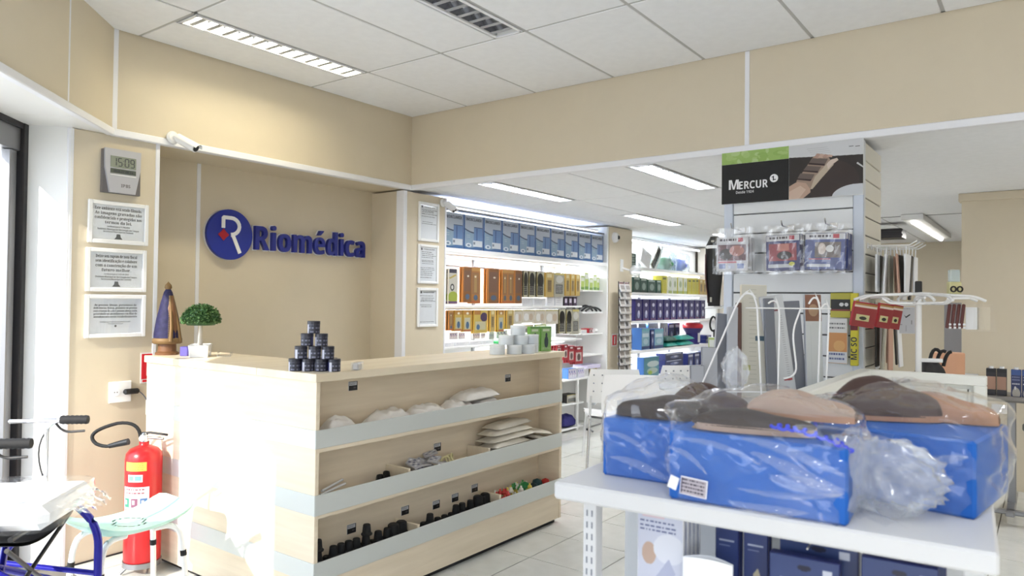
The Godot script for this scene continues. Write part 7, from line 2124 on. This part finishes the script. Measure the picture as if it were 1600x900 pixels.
	# white poster behind the pole and goods beyond
	var po := print_mat("check_poster_print", 96, 128, func(im: Image) -> void:
		im.fill(rgb(214, 216, 224))
		fill_poly(im, [[0.4, 0.3], [0.5, 0.36], [0.72, 0.26], [0.74, 0.3], [0.5, 0.42]], rgb(36, 36, 40))
		scrawl(im, 0.15, 0.06, 0.6, 1, 0.05, rgb(120, 122, 130), 3)
		rect(im, 0.1, 0.66, 0.2, 0.03, rgb(120, 120, 126))
		rect(im, 0.5, 0.7, 0.03, 0.24, rgb(120, 120, 126))
		rect(im, 0.8, 0.5, 0.06, 0.16, rgb(140, 140, 150)))
	tag(put("check_card", carton(0.105, 0.15, 0.006, M.s_white, po, true), self, Vector3(4.58, 1.41, -0.645), q), "white card with a black tick beside the spinner pole", "card")
	var bg := thing("black_strap_bag", "black strapped bundle to the right of the spinner pole", "bag", Vector3(5.76, 0.901, -0.66), ra)
	obj("bundle", pillow(0.16, 0.14, 0.12, 12), M.brace_black, bg)
	for k in 3:
		obj("strap_end", mb().tube(bezier(Vector3(-0.02 + 0.05 * k, 0.1, 0.02), Vector3(0.0 + 0.05 * k, 0.26 - 0.03 * k, 0.02), Vector3(0.05 + 0.04 * k, 0.2, 0.03), 6), 0.012, 8), M.brace_black, bg)
	var bs := thing("low_cabinet", "grey low cabinet carrying the black bundle and peach roll", "cabinet", Vector3(6.1, 0, -0.6))
	obj("body", mb().box(Vector3(0, 0.44, 0), Vector3(0.9, 0.88, 0.3), 0.004), M.gondola_grey, bs)
	obj("cabinet_top", mb().box(Vector3(0, 0.89, 0), Vector3(0.94, 0.02, 0.34), 0.003), M.gondola_grey, bs)
	tag(obj("peach_roll", mb().lathe([Vector2(0, 0), Vector2(0.098, 0), Vector2(0.104, 0.01), Vector2(0.104, 0.16), Vector2(0.098, 0.165), Vector2(0.03, 0.165), Vector2(0.03, 0.15)], Vector3.ZERO, 28), mat("peach_foam", rgb(222, 170, 136), 0.7), self, Vector3(6.36, 0.901, -0.605)), "peach foam roll standing beside the beige partition", "roll")
	struct("trim_1", span(mb(), Vector3(8.6, 0, -0.86), Vector3(8.66, 1.45, -0.6)), mat("grey_panel", rgb(150, 148, 150), 0.5))
	tag(obj("ceiling_vent", mb().box(Vector3(0, 0, 0), Vector3(0.3, 0.1, 0.3), 0.004).box(Vector3(-0.15, 0.03, 0), Vector3(0.02, 0.02, 0.32)).box(Vector3(-0.15, -0.02, 0), Vector3(0.02, 0.02, 0.32)), M.dark_metal, self, Vector3(8.9, 2.2, -1.42)), "dark slotted unit under the far ceiling right of the slat column", "vent")
	# overbed table with cartons
	var ob := thing("overbed_table", "grey overbed table on castors in front of the beige partition", "table", Vector3(6.0, 0, -0.2))
	mat("overbed_grey", rgb(128, 124, 120), 0.4)
	obj("table_top", mb().box(Vector3(0, 0.8, 0), Vector3(0.42, 0.03, 0.3), 0.012), M.overbed_grey, ob)
	obj("column", mb().box(Vector3(-0.05, 0.43, 0.0), Vector3(0.06, 0.72, 0.05), 0.006), M.grey_metal, ob)
	obj("height_knob", mb().box(Vector3(-0.12, 0.62, 0.1), Vector3(0.06, 0.05, 0.08), 0.01), M.overbed_grey, ob)
	obj("base_bar", mb().box(Vector3(-0.05, 0.09, 0.0), Vector3(0.66, 0.03, 0.05), 0.006).box(Vector3(-0.3, 0.09, 0.0), Vector3(0.05, 0.03, 0.3), 0.006), M.grey_metal, ob)
	for w in [[-0.3, -0.13], [-0.3, 0.13], [0.26, 0.0]]:
		var ca := obj("castor", mb().lathe([Vector2(0.0, -0.014), Vector2(0.034, -0.014), Vector2(0.038, 0.0), Vector2(0.034, 0.014), Vector2(0, 0.014)], Vector3(w[0], 0.038, w[1]), 18, rot(PI / 2, 0, 0)), M.black_rubber, ob)
		obj("castor_fork", mb().box(Vector3(w[0], 0.06, w[1]), Vector3(0.03, 0.05, 0.036), 0.006), M.grey_metal, ca)
	var milk := print_mat("blue_bottle_print", 48, 96, func(im: Image) -> void:
		im.fill(rgb(34, 48, 112))
		rect(im, 0, 0, 1, 0.2, rgb(44, 84, 176))
		scrawl(im, 0.1, 0.26, 0.8, 2, 0.1, rgb(150, 160, 206), 4)
		scrawl(im, 0.1, 0.5, 0.8, 1, 0.12, rgb(226, 228, 236), 6)
		disc(im, 0.5, 0.88, 0.42, 0.22, rgb(186, 180, 168))
		disc(im, 0.4, 0.68, 0.12, 0.07, rgb(226, 226, 230)))
	var brownp := print_mat("brown_bottle_print", 48, 96, func(im: Image) -> void:
		im.fill(rgb(44, 40, 48))
		rect(im, 0, 0.3, 1, 0.5, rgb(196, 140, 110))
		rect(im, 0, 0.0, 1, 0.14, rgb(24, 24, 30)))
	for k in 4:
		var b := thing("drink_carton", ["dark carton half hidden by the partition's end", "dark carton left of the two blue ones", "left blue drink carton on the overbed table", "right blue drink carton on the overbed table"][k], "carton", Vector3(5.93, 0.8155, -0.315 + 0.06 * k + (0.02 if k > 1 else 0.0)), -PI / 2, "drink cartons on the overbed table")
		put("box", carton(0.056, 0.18, 0.056, M.s_navy if k > 1 else M.s_dark, milk if k > 1 else brownp), b)
		obj("screw_cap", mb().lathe([Vector2(0.014, 0.18), Vector2(0.014, 0.194), Vector2(0, 0.194)], Vector3.ZERO, 14), M.white_gloss, b)
	tag(obj("wall_socket", mb().box(Vector3(0, 0, 0), Vector3(0.012, 0.07, 0.12), 0.003), M.white_gloss, self, Vector3(6.793, 0.62, -0.3)), "white double socket on the beige partition behind the overbed table", "socket")
